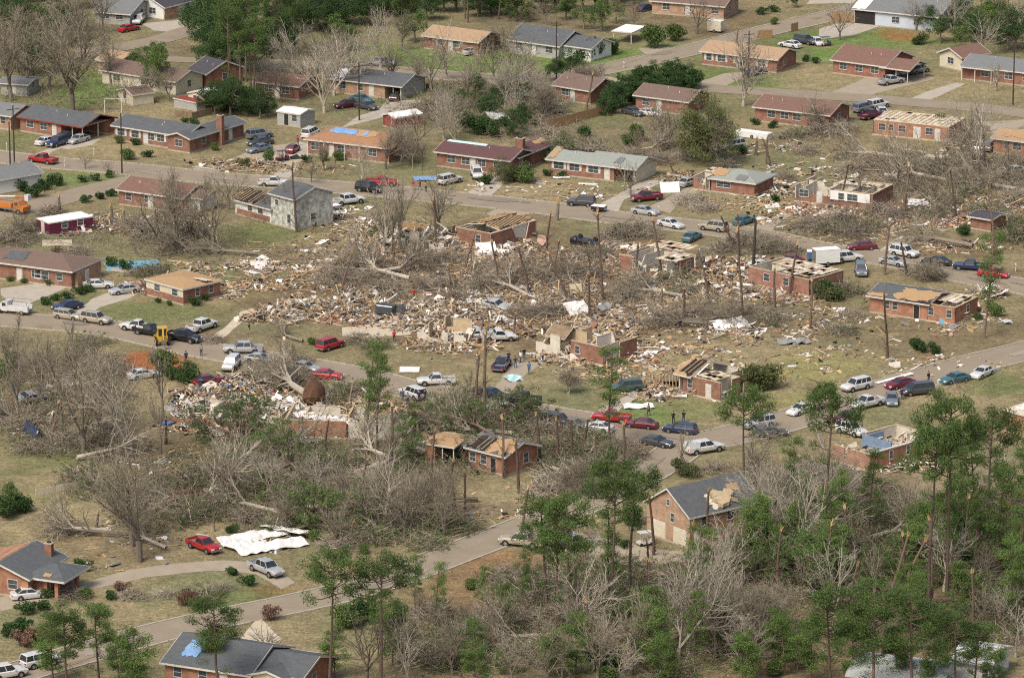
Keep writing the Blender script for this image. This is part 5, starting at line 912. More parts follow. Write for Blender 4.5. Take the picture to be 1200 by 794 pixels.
for a in [
 (485, 351, 0, .4, 'red', 'green', 'person in a red top standing amid the debris field'), (218, 425, 0, .3, 'navy', 'navy', 'person in dark blue standing by the raw clay edge'), (236, 417, 0, -.4, 'grey', 'navy', 'person in grey top and dark trousers on main street by black pickup'),
 (179, 421, 2, 1.2, 'grey', 'denim', 'person in grey stooping on the raw clay'), (193, 410, 0, .2, 'yellow', 'khaki', 'person in yellow vest at the digger'), (292, 391, 1, 1.4, 'black', 'khaki', 'person in black walking on the lot above the silver crew-cab pickup'),
 (333, 406, 1, -.6, 'white', 'khaki', 'person in white near scattered boards right of the silver pickup'), (462, 400, 0, .2, 'red', 'navy', 'person in red and navy before the pale slab'), (596, 425, 0, .3, 'navy', 'navy', 'person in navy at the tail of the navy pickup'),
 (610, 425, 1, -.8, 'white', 'navy', 'person in white top right of the navy pickup'), (620, 438, 0, .1, 'blue', 'denim', 'person in blue on the lawn before the broken brick corner'), (627, 424, 2, .9, 'white', 'khaki', 'person bending over white bundles near the broken brick corner'),
 (636, 424, 2, -.9, 'khaki', 'navy', 'person in khaki beside the white bundles'), (472, 470, 0, .5, 'blue', 'denim', 'person in blue left of the raised-bonnet wagon'), (491, 471, 0, -.2, 'navy', 'navy', 'person in navy on the left of a pair by the raised-bonnet wagon'),
 (498, 470, 0, .6, 'navy', 'black', 'person in navy and black on the right of the pair by the raised-bonnet wagon'), (643, 503, 0, .2, 'black', 'black', 'person in black standing before the charcoal wagon on the street'), (642, 492, 1, .9, 'red', 'navy', 'person in dark red beyond the person in black at the street'),
 (484, 223, 0, .2, 'red', 'khaki', 'person in red at the left of the pair on the upper street'), (492, 223, 1, .8, 'red', 'denim', 'person in red at the right of the pair on the upper street'), (499, 225, 0, .4, 'khaki', 'black', 'person in khaki next to the red pair on the upper street'),
 (789, 496, 0, .1, 'black', 'black', 'person in black at the left behind the navy wagon'), (801, 495, 0, -.4, 'black', 'navy', 'person in black and navy at the right behind the navy wagon'), (797, 387, 1, .3, 'black', 'navy', 'person in black crossing the open debris lot'),
 (1043, 266, 0, .3, 'white', 'denim', 'person in a white shirt on the lot above the white wagons'), (1057, 468, 0, 0, 'navy', 'navy', 'person in navy beside the steel-green car'), (331, 187 + 3, 2, .6, 'grey', 'black', 'person in grey beside the small dark buggy'),
 (952, 209, 0, 0, 'black', 'navy', 'person in dark clothes behind the white-walled roofless shell'), (349, 171, 0, .4, 'red', 'denim', 'person in red beside the small maroon car'), (1088, 449, 0, .7, 'black', 'denim', 'person in black standing behind the charcoal van'),
 (585, 431, 0, .5, 'blue', 'navy', 'person in blue at the left side of the navy pickup'), (604, 431, 2, .2, 'navy', 'denim', 'person in navy stooping on the gravel drive below the white-topped person'), (478, 474, 1, .2, 'grey', 'navy', 'person in grey walking ahead of the raised-bonnet wagon'),
 (662, 506, 0, .9, 'navy', 'navy', 'person in navy at the right side of the charcoal wagon on the street'), (630, 496, 0, .9, 'grey', 'black', 'person in grey at the left end of the charcoal wagon on the street'), (760, 487, 1, .9, 'khaki', 'navy', 'person in khaki walking on the lawn above the maroon car'),
 (648, 504, 0, .4, 'navy', 'black', 'person in navy just right of the person in black before the charcoal wagon'), (638, 504, 0, -.4, 'denim', 'denim', 'person in denim just left of the person in black before the charcoal wagon'), (614, 421, 0, .4, 'black', 'denim', 'person in black between the white-topped and bending helpers'), (742, 384, 1, .4, 'grey', 'navy', 'person in grey crossing the debris left of the fallen logs'), (671, 438, 0, .1, 'khaki', 'denim', 'person in khaki on the lawn under the broken brick corner'),
 (300, 421, 1, .4, 'navy', 'khaki', 'person in navy and khaki on the main street below the silver crew-cab'), (520, 395, 0, .1, 'blue', 'khaki', 'person in blue before the splintered white walls'), (905, 312, 0, .1, 'navy', 'khaki', 'person in navy near the charred black pole'), (560, 427, 1, .2, 'white', 'denim', 'person in white walking left of the navy pickup'),
]: person(*a, sc=1.08)

# ---------------------------------------------------------------- poles, wires, fences, street things
def pole(px, py, h, label, arms=1, lean=0.0, r=.16):
    t = empty('utility_pole', G(px, py)); t.rotation_euler = (0, lean, .5); tag(t, label, 'utility pole'); b = MB(); b.tube((0, 0, -.2), (0, 0, h), r, r * .7, 'pole_wood', 8); b.build('pole', t)
    if arms: b = MB(); b.box(-1.2, 1.2, -.06, .06, h - .8, h - .68, 'pole_wood'); c = b.build('crossarm', t); [(lambda k: (k.tube((x, 0, h - .68), (x, 0, h - .5), .05, .04, 'grey_bit', 6), k.build('insulator', c)))(MB()) for x in (-1.1, -.6, .6, 1.1)]
    if arms > 1: b = MB(); b.tube((.35, 0, h - 2.3), (.35, 0, h - 1.4), .25, .25, 'grey_bit', 10); b.build('transformer', t)
    return G(px, py, h - .6)
T1 = pole(143, 204, 11, 'utility pole before the chimney-wing brick house', 0); T2 = pole(12, 194, 8, 'left of two poles standing at the left edge of the upper street', 0); T3 = pole(17, 194, 11, 'right of two poles standing at the left edge of the upper street', 1)
T4 = pole(421, 141, 11, 'utility pole behind the tarp-roofed house', 2); T5 = pole(652, 97, 12, 'utility pole before the big slate-roofed house', 1); T6 = pole(877, 102, 11, 'utility pole with a transformer by the sandy-roofed house', 2); T7 = pole(1187, 123, 11, 'utility pole on the lawn of the white-porch house', 1)
T8 = pole(882, 322, 9, 'charred black leaning pole behind the smashed house', 0, .05, .28)
def wire(a, b, label, sag=1.2):
    mb = MB(); n = 14; P_ = [a.lerp(b, i / n) - Vector((0, 0, sag * 4 * (i / n) * (1 - i / n))) for i in range(n + 1)]
    for i in range(n): mb.tube(P_[i], P_[i + 1], .022, .022, 'grey_bit', 3, False)
    tag(mb.build('power_line'), label, 'power line')
wire(T4, T5, 'power line between the tarp-roofed house pole and the slate-roofed house pole'); wire(T3, T1, 'power line from the left edge poles to the chimney-wing house pole'); wire(T4, G(345, 140, 3), 'service wire from the transformer pole to the pale metal shed', .5); wire(T6, T7, 'power line between the sandy-roofed house pole and the white-porch house pole', 2)
wire(T5, G(840, 30, 6), 'power line from the slate-roofed house pole to the tan brick house on top')
def fence(pts, h, m, label, name='wooden_fence', step=2.4, gap=.0):
    q = [G(*p) for p in pts]; t = empty(name, q[0]); tag(t, label, 'fence' if 'wall' not in name else 'wall'); o = q[0]; b = MB(); rn = random.Random(len(label))
    for a, c in zip(q, q[1:]):
        d = c - a; n = max(1, int(d.length / .3)); u = d.normalized(); nn = Vector((-u.y, u.x, 0)) * .03
        for i in range(n):
            if rn.random() < gap: continue
            s0, s1 = a + u * (d.length * i / n) - o, a + u * (d.length * (i + 1) / n - .02) - o; hh = h + rn.uniform(-.06, .04)
            b.hexa([s0 - nn, s1 - nn, s1 + nn, s0 + nn] + [v + Vector((0, 0, hh)) for v in (s0 - nn, s1 - nn, s1 + nn, s0 + nn)], m)
    b.build('fence_boards', t)
    for a, c in zip(q, q[1:]):
        d = c - a; n = max(1, int(d.length / step))
        for i in range(n + 1): s0 = a + d * i / n - o; k = MB(); k.box(s0.x - .06, s0.x + .06, s0.y + .04, s0.y + .16, 0, h + .05, m); k.build('post', t)
fence([(640, 152), (665, 146), (695, 138), (722, 130)], 1.8, 'fence_wood', 'curved tan board fence behind the sage-roofed house')
fence([(888, 46), (905, 45)], 1.8, 'fence_wood', 'short board fence left of the far street above the sandy-roofed house'); fence([(927, 38), (935, 36)], 1.8, 'fence_wood', 'short board screen right of the far street'); fence([(974, 24), (1001, 28)], 2.0, 'fence_wood', 'rust-brown board fence left of the long white hall')
fence([(206, 137), (225, 140), (248, 134)], 1.3, 'old_wood', 'grey weathered fence below the red lean-to shed'); fence([(1145, 152), (1160, 155)], 1.1, 'old_wood', 'low grey fence beside the orange edge house')
fence([(42, 580), (75, 575), (106, 568)], .9, 'slab', 'low pale concrete wall across the field at lower left', 'garden_wall'); fence([(700, 100), (722, 106), (735, 104)], .6, 'old_wood', 'low rail edging before the dark hedge')
def sheet(px, py, L_, W_, m, rz, label, name, cat, z=.3, tilt=.12, crumple=.0, seed=1):
    rn = random.Random(seed); t = MB(); nx, ny = max(2, int(L_ / .7)), max(2, int(W_ / .7)); vs = []
    H_ = {(i, j): rn.uniform(0, crumple) for i in range(nx + 1) for j in range(ny + 1)}
    for dz in (0, .06):
        for j in range(ny + 1):
            for i in range(nx + 1): vs.append((L_ * (i / nx - .5) + rn.uniform(-.06, .06) * crumple, W_ * (j / ny - .5), H_[(i, j)] + dz + .02))
    k = (nx + 1) * (ny + 1); fs = []
    for j in range(ny):
        for i in range(nx): a = j * (nx + 1) + i; fs += [(a + k, a + 1 + k, a + nx + 2 + k, a + nx + 1 + k), (a, a + nx + 1, a + nx + 2, a + 1)]
    bd = [i for i in range(nx + 1)] + [j * (nx + 1) + nx for j in range(1, ny + 1)] + [ny * (nx + 1) + i for i in range(nx - 1, -1, -1)] + [j * (nx + 1) for j in range(ny - 1, 0, -1)]
    fs += [(bd[i], bd[(i + 1) % len(bd)], bd[(i + 1) % len(bd)] + k, bd[i] + k) for i in range(len(bd))]
    t.add(vs, fs, m); o = t.build(name); g = G(px, py); o.location = (g.x, g.y, z); o.rotation_euler = (tilt, 0, rz); tag(o, label, cat); return o
for i, a in enumerate([
 (264, 636, 0, 0), (300, 632, 0, 0)]): pass
sheet(296, 632, 10, 2.2, 'white_sheet', .55, 'long crumpled white metal roof panel, rear strip beside the red pickup', 'roof_sheet', 'roof panel', .3, .3, .35, 3)
sheet(318, 643, 10, 2.6, 'white_sheet', .5, 'wide crumpled white metal roof panel, front piece nearest the silver pickup', 'roof_sheet', 'roof panel', .3, .2, .4, 4)
sheet(335, 626, 7, 2.4, 'white_sheet', -.5, 'bent white metal roof panel at the right end of the crumpled pair', 'roof_sheet', 'roof panel', .5, -.2, .4, 5)
sheet(283, 640, 5, 3, 'white_sheet', .9, 'small buckled white roof panel between the two long ones', 'roof_sheet', 'roof panel', .3, .2, .4, 6)
sheet(570, 297, 3.4, 2.6, 'white_sheet', .3, 'white door-sized slab leaning before the torn-open brick house', 'wall_panel', 'wall panel', .8, .7, .1, 7)
sheet(582, 299, 4.2, 1.4, 'white_sheet', -.2, 'white roof edge piece fallen before the torn-open brick house', 'wall_panel', 'wall panel', .5, .5, .2, 8)
sheet(676, 366, 3.8, 3, 'white_sheet', .5, 'tilted white panel with dark centre in the debris field', 'wall_panel', 'wall panel', .6, .5, .3, 9)
sheet(675, 345, 2, 2.4, 'insulation', .2, 'cream mattress dumped behind the tilted white panel', 'mattress', 'mattress', .6, .9, .2, 10)
sheet(708, 364, 3, 1.6, 'grey_bit', .9, 'grey torn sheet right of the tilted white panel', 'wall_panel', 'wall panel', .4, .3, .5, 11)
sheet(1081, 240, 5, 4.5, 'white_sheet', -.1, 'flat white slab right of the white-walled roofless shell', 'wall_panel', 'wall panel', .3, .02, .2, 12)
sheet(785, 224, 3.4, 2.6, 'white_sheet', .1, 'white square panel beside the maroon pickup drive', 'wall_panel', 'wall panel', .6, .6, .1, 13)
sheet(480, 434, 3, 2.6, 'white_sheet', 0, 'white panel lying near the main street above the white wagon', 'wall_panel', 'wall panel', .1, .02, .1, 14)
sheet(658, 209, 3, .9, 'white_sheet', .05, 'narrow white board lying before the sage-roofed house', 'wall_panel', 'wall panel', .1, .1, .1, 15)
sheet(1048, 444, 8, .8, 'white_sheet', .75, 'long white board at the kerb beside the covered wagon', 'board', 'board', .1, .05, .05, 16)
sheet(303, 312, 2.8, 1.8, 'drywall', .2, 'pale boxy chunk among boards right of the orange-decked house', 'wall_panel', 'wall panel', .4, .2, .3, 17)
sheet(498, 210, 4, 3, 'blue_bit', .1, 'bright blue sheet spread on the lawn at the maroon-roofed house', 'tarp', 'tarp', .02, 0, .2, 18).data.materials[0] = M['blue_tarp']
sheet(156, 311, 9, 5, 'pool', .25, 'blue swimming pool cover behind the weathered brown-roofed house', 'pool_cover', 'pool', .02, 0, .02, 19); sheet(148, 318, 2, 7, 'concrete', 1.2, 'pale paving edge beside the blue pool cover', 'paving_slab', 'paving', .02, 0, .02, 20)
sheet(67, 285, 5, 4, 'slab', .1, 'pale bare slab below the maroon trailer', 'bare_slab', 'slab', .02, 0, .05, 21); sheet(583, 146, 3.4, 5, 'roof_metal', .3, 'pale metal roof corner poking from trees behind the maroon-roofed house', 'roof_sheet', 'roof panel', 1.6, .1, .2, 22)
sheet(1106, 579 - 200, 1.4, 1.2, 'pool', .3, 'pale blue panel leaning below the plywood-decked house', 'wall_panel', 'wall panel', .3, .9, .05, 23); sheet(1180, 379, 1.5, 1.2, 'white_sheet', .3, 'crumpled white bundle right of the plywood-decked house', 'bundle', 'bundle', .1, .3, .5, 24)
sheet(748, 477, 4.5, 2.4, 'white_sheet', .1, 'white siding pile in the flower bed before the bared-ceiling house', 'siding_heap', 'siding', .05, 0, .3, 25); sheet(785, 465, 5, 1, 'white_sheet', -.05, 'white gutter strip on the lawn before the bared-ceiling house', 'gutter', 'gutter', .05, .1, .2, 26)
sheet(601, 445, 2.4, 2.2, 'teal_panel', .5, 'folded blue-green lawn chairs heap on the lawn by navy pickup', 'folded_chair', 'chair', .1, .2, .5, 27); sheet(930, 402, 5, 2, 'grey_bit', .1, 'dark crumpled sheet alone on the field right of the fallen logs', 'roof_sheet', 'roof panel', .1, .1, .5, 28)
sheet(856, 384, 6, 3, 'white_sheet', .3, 'tangled white and grey metal at the end of the fallen logs', 'roof_sheet', 'roof panel', .2, .2, 1.0, 29)
# satellite dish, swing set, mailboxes
def mailbox(px, py, label):
    t = empty('mailbox', G(px, py)); tag(t, label, 'mailbox'); b = MB(); b.box(-.05, .05, -.05, .05, 0, 1.1, 'trim'); b.build('post', t); b = MB(); b.prism([(-.12, 1.1), (.12, 1.1), (.12, 1.28), (0, 1.36), (-.12, 1.28)], -.28, .28, 'trim', 'y'); b.build('mail_case', t)
for a in [(110, 182, 'mailbox on the upper street lawn right of the red pickup'), (8, 176, 'mailbox at the left edge beside the two poles'), (772, 250, 'white mailbox by the gravel drive above the off-white car'), (731, 80, 'mailbox beside the far street near the dark hedge'), (1190, 318, 'white mailbox at the right end of the upper street'), (76, 196, 'mailbox at the kerb just right of the red pickup'), (333, 404 + 10, 'mailbox on main street opposite the heaped wreck')]: mailbox(*a)
def swing():
    t = empty('swing_set', G(133, 131)); tag(t, 'pale metal swing set on the lawn behind the red-gabled house', 'swing set'); b = MB()
    for x in (-1.6, 1.6):
        for y in (-1, 1): b.tube((x, y, 0), (x, 0, 2.5), .06, .06, 'trim', 5)
    b.tube((-1.6, 0, 2.5), (1.6, 0, 2.5), .06, .06, 'trim', 5); b.build('frame', t)
    for x in (-.7, .7): k = MB(); k.tube((x - .2, 0, 2.5), (x - .2, 0, .6), .015, .015, 'rim', 3); k.tube((x + .2, 0, 2.5), (x + .2, 0, .6), .015, .015, 'rim', 3); k.box(x - .25, x + .25, -.12, .12, .55, .6, 'dark'); k.build('swing_seat', t)
swing()
# ---------------------------------------------------------------- trees, toppled trees, shrubs
def rot_to(d, ang, rn):
    a = d.orthogonal().normalized(); a = Matrix.Rotation(rn.uniform(0, 2 * PI), 3, d) @ a
    return (Matrix.Rotation(ang, 3, a) @ d).normalized()
def grow(tr, tw, p, d, L, r, lev, mx, rn, bark, twm, spread, up, tips=None, dens=1.0, tr_sides=(6, 5, 4, 3, 3)):
    n = 4 if lev < 2 else 3
    for i in range(n):
        d = (d + Vector((rn.gauss(0, .12), rn.gauss(0, .12), rn.gauss(0, .08) + up * .55))).normalized(); q = p + d * (L / n); r2 = r * .86
        (tr if lev < 3 else tw).tube(p, q, r, r2, bark if lev < 3 else twm, tr_sides[min(lev, 4)], False); p, r = q, r2
        if lev < mx and (i > 0 or lev > 0):
            for _ in range(1 if rn.random() < .45 else 2):
                grow(tr, tw, p, rot_to(d, R(rn.uniform(26, 56)) * spread, rn), L * rn.uniform(.52, .78), max(r * .6, .026), lev + 1, mx, rn, bark, twm, spread, up, tips, dens)
        if lev >= mx - 1:
            for _ in range(int((1.1 + (lev == mx) * 1.5) * dens + rn.random())):
                e = rot_to(d, R(rn.uniform(15, 55)), rn); ln = rn.uniform(.5, 1.3); tw.spike(p, p + e * ln, rn.uniform(.015, .025), twm)
    if tips is not None and lev >= 2: tips.append(p)
    if lev < mx: grow(tr, tw, p, rot_to(d, R(12), rn), L * .66, r * .9, lev + 1, mx, rn, bark, twm, spread, up, tips, dens)
def tree_parts(name, tr, tw, extra=()):
    t = empty(name); tr.build('trunk', t); tw.build('crown', t)
    for nm, b in extra: b.build(nm, t)
    snapshot(t); return t
PROTO = {}; TREES = []
def bare_proto(seed, Ht, clear, spread, up, r, mx=3, bark='bark', twm='twigs', stems=1, dens=1.0, name='bare_tree'):
    rn = random.Random(seed); tr, tw = MB(), MB()
    for s_ in range(stems):
        p = Vector((rn.uniform(-.3, .3) * (stems > 1), rn.uniform(-.3, .3) * (stems > 1), -.1)); d = Vector((rn.gauss(0, .05), rn.gauss(0, .05), 1)) if stems == 1 else Vector((rn.gauss(0, .25), rn.gauss(0, .25), 1)); d.normalize()
        if clear: q = p + d * clear; tr.tube(p, q, r * 1.15, r, bark, 8, False); p = q
        for k in range(3 if stems == 1 else 1): grow(tr, tw, p, rot_to(d, R(rn.uniform(8, 30)) * spread, rn) if stems == 1 else d, (Ht - clear) * rn.uniform(.42, .52), r * .62, 1 if stems == 1 else 0, mx, rn, bark, twm, spread, up, None, dens)
    return tree_parts(name, tr, tw)
def tuft(tw, c, rad, n, m, rn, l=.17, w=.042, flat=.6):
    for _ in range(int(n * 1.75)):
        v = Vector((rn.gauss(0, 1), rn.gauss(0, 1), rn.gauss(0, 1))).normalized() * rad * rn.random() ** .4; v.z *= flat; tw.leaf(c + v, l * rn.uniform(.7, 1.3), w * rn.uniform(.8, 1.4), m, rn)
def pine_proto(seed, Ht, crown, width, m='needles', r=.24, lean=.03, dens=1.0, low=4):
    rn = random.Random(seed); tr, tw = MB(), MB(); p = Vector((0, 0, -.1)); d = Vector((rn.gauss(0, lean), rn.gauss(0, lean), 1)).normalized(); n = 10; pts = []
    for i in range(n):
        d = (d + Vector((rn.gauss(0, .025), rn.gauss(0, .025), .05))).normalized(); q = p + d * Ht / n; ra, rb = r * (1 - .075 * i), r * (1 - .075 * (i + 1)); tr.tube(p, q, ra, rb, 'bark_pine', 7, False); pts.append((p, q)); p = q
    nb = int(26 * dens)
    for k in range(nb + low):
        f = 1 - crown * (k + rn.random()) / nb if k < nb else rn.uniform(.3, 1 - crown); f = max(.2, min(.99, f)); a, b = pts[min(n - 1, int(f * n))]; o = a.lerp(b, f * n - int(f * n)); g = (1 - f) / crown if k < nb else .3
        ln = width * (.3 + .75 * math.sin(min(1, g + .15) * PI * .7)) * rn.uniform(.6, 1.15) * (1 if k < nb else .5); az = rn.uniform(0, 2 * PI); e = Vector((math.cos(az), math.sin(az), rn.uniform(.05, .6))).normalized()
        tip = o + e * ln; mid = o.lerp(tip, .55) - Vector((0, 0, .15 * ln * .3)); tr.tube(o, mid, .07, .05, 'bark_pine', 4, False); tr.tube(mid, tip, .05, .025, 'bark_pine', 3, False)
        for _ in range(3 if k < nb else 1):
            t2 = mid.lerp(tip, rn.uniform(.2, 1)) + Vector((rn.gauss(0, .35), rn.gauss(0, .35), rn.uniform(-.1, .4))); tw.tube(mid, t2, .03, .015, 'bark_pine', 3, False); tuft(tw, t2, rn.uniform(.7, 1.2), 50, m, rn)
    return tree_parts('pine_tree', tr, tw)
def leafy_proto(seed, Ht, width, m, name='leafy_tree', clumps=34, per=75, bark='bark', l=.13, w=.075, clear=.25):
    rn = random.Random(seed); tr, tw = MB(), MB(); top = Vector((0, 0, Ht * clear)); tr.tube((0, 0, -.1), top, .05 * Ht * .5 + .08, .04 * Ht * .5 + .05, bark, 7, False)
    for _ in range(clumps):
        az = rn.uniform(0, 2 * PI); rr = width * .5 * rn.random() ** .5; hz = Ht * (clear + (1 - clear) * rn.random() ** .8 * (1 - .55 * (rr / (width * .5)) ** 2)); c = Vector((math.cos(az) * rr, math.sin(az) * rr, hz))
        tr.tube(top.lerp(Vector((0, 0, Ht * .6)), rn.random()), c, .06, .025, bark, 4, False); tuft(tw, c, width * rn.uniform(.1, .19), per, m, rn, l, w, .75)
        if rn.random() < .5: tw.spike(c, c + Vector((rn.gauss(0, .5), rn.gauss(0, .5), rn.uniform(.2, 1.0))) * width * .1, .03, bark)
    return tree_parts(name, tr, tw)
def snag_proto(seed, Ht, r, stubs=4, bark='bark_pine', lean=.018):
    rn = random.Random(seed); tr, tw = MB(), MB(); p = Vector((0, 0, -.1)); d = Vector((rn.gauss(0, lean), rn.gauss(0, lean), 1)).normalized(); n = 6
    for i in range(n):
        d = (d + Vector((rn.gauss(0, .03), rn.gauss(0, .03), 0))).normalized(); q = p + d * Ht / n; tr.tube(p, q, r * (1 - .06 * i), r * (1 - .06 * (i + 1)), bark, 8, i == n - 1)
        for _ in range(rn.randint(0, stubs)): e = Vector((rn.gauss(0, 1), rn.gauss(0, 1), rn.uniform(-.2, .5))).normalized(); tr.tube(p.lerp(q, rn.random()), q + e * rn.uniform(.4, 1.4), .06, .02, bark, 3)
        p = q
    for _ in range(9): o = p + Vector((rn.uniform(-.6, .6) * r, rn.uniform(-.6, .6) * r, -.1)); tw.spike(o, o + d * rn.uniform(.3, 1.3) + Vector((rn.gauss(0, .12), rn.gauss(0, .12), 0)), r * .35, 'splinter')
    t = empty('broken_trunk'); tr.build('trunk', t); tw.build('splintered_top', t); snapshot(t); return t
def toppled_proto(seed, Ln, r, leafm=None, root=True, bark='bark_pale', twm='twigs', tilt=6, dens=.9):
    rn = random.Random(seed); tr, tw = MB(), MB(); d = Vector((math.cos(R(tilt)), 0, math.sin(R(tilt)))); p = Vector((0, 0, r + .25)); q = p + d * Ln * .42; tr.tube(p, q, r * 1.1, r * .9, bark, 8, False); tips = []
    for k in range(4): grow(tr, tw, q, rot_to(d, R(rn.uniform(8, 34)), rn), Ln * rn.uniform(.22, .34), r * .55, 1, 3, rn, bark, twm, 1.1, .03, tips, dens)
    if leafm:
        for c in tips[::2]: tuft(tw, c, rn.uniform(.5, .9), 32, leafm, rn)
    ex = []
    if root:
        b = MB(); n = 14; R_ = r * rn.uniform(3.4, 4.6); vs = []
        for ly, (x, k) in enumerate(((.5, .3), (-.1, 1.0), (-.75, .6))):
            for i in range(n): a = 2 * PI * i / n; k2 = R_ * k * rn.uniform(.75, 1.12); vs.append((x + rn.uniform(-.12, .12), math.cos(a) * k2, R_ * .62 + math.sin(a) * k2))
        vs.append((-1.0, 0, R_ * .6)); fs = [(i + n * j, (i + 1) % n + n * j, (i + 1) % n + n * (j + 1), i + n * (j + 1)) for j in range(2) for i in range(n)] + [(2 * n + i, 2 * n + (i + 1) % n, 3 * n) for i in range(n)] + [tuple(range(n))[::-1]]
        b.add(vs, fs, 'root_soil')
        for _ in range(22): a = rn.uniform(0, 2 * PI); o = Vector((-.2, math.cos(a) * R_ * .6, R_ * .6 + math.sin(a) * R_ * .6)); b.spike(o, o + Vector((rn.uniform(-.8, .1), math.cos(a), math.sin(a))) * rn.uniform(.4, 1.2), .06, 'bark')
        ex = [('root_plate', b)]
    return tree_parts('toppled_tree', tr, tw, ex)
def brush_proto(seed, rad, h, n, twm='twigs', leafm=None, ln=(1.0, 3.2)):
    rn = random.Random(seed); tr, tw = MB(), MB()
    for _ in range(8):
        c = Vector((rn.gauss(0, rad * .35), rn.gauss(0, rad * .3), rn.uniform(.1, h * .5))); e = Vector((rn.gauss(0, 1), rn.gauss(0, 1), rn.gauss(0, .25))).normalized() * rad * rn.uniform(.5, 1); tr.tube(c - e * .5, c + e * .5, rn.uniform(.06, .14), .04, 'bark_pale' if rn.random() < .5 else 'bark', 5)
    for _ in range(n):
        a = rn.uniform(0, 2 * PI); rr = rad * rn.random() ** .6; zt = h * max(0, 1 - (rr / rad) ** 2); c = Vector((math.cos(a) * rr, math.sin(a) * rr * .85, rn.uniform(0, zt + .05))); e = Vector((rn.gauss(0, 1) + math.cos(a) * .6, rn.gauss(0, 1) + math.sin(a) * .6, rn.gauss(.15, .45))).normalized() * rn.uniform(*ln)
        tw.spike(c, c + e, rn.uniform(.028, .06), twm if rn.random() < .55 else rn.choice(['twigs_pale', 'bark', 'bark', 'old_wood']))
        if leafm and rn.random() < .3: tuft(tw, c + e * .6, .35, 7, leafm, rn)
    t = empty('brush_heap'); tr.build('branch', t); tw.build('twigs', t); snapshot(t); return t
def shrub_proto(seed, w_, h, m, n=700, l=.12, wd=.08):
    rn = random.Random(seed); st, tw = MB(), MB()
    for _ in range(6): st.tube((0, 0, -.05), (rn.gauss(0, w_ * .2), rn.gauss(0, w_ * .2), h * .6), .05, .02, 'bark', 4, False)
    cl = [(Vector((rn.gauss(0, w_ * .24), rn.gauss(0, w_ * .24), h * rn.uniform(.3, .75))), rn.uniform(.25, .42) * w_) for _ in range(7)]
    for _ in range(n):
        c, r_ = rn.choice(cl); v = Vector((rn.gauss(0, 1), rn.gauss(0, 1), rn.gauss(0, 1))).normalized() * r_ * rn.uniform(.55, 1.05); v.z *= .8; q = c + v; q.z = max(.03, q.z); tw.leaf(q, l * rn.uniform(.7, 1.4), wd * rn.uniform(.8, 1.3), m, rn)
    t = empty('shrub'); st.build('stem', t); tw.build('foliage', t); snapshot(t); return t
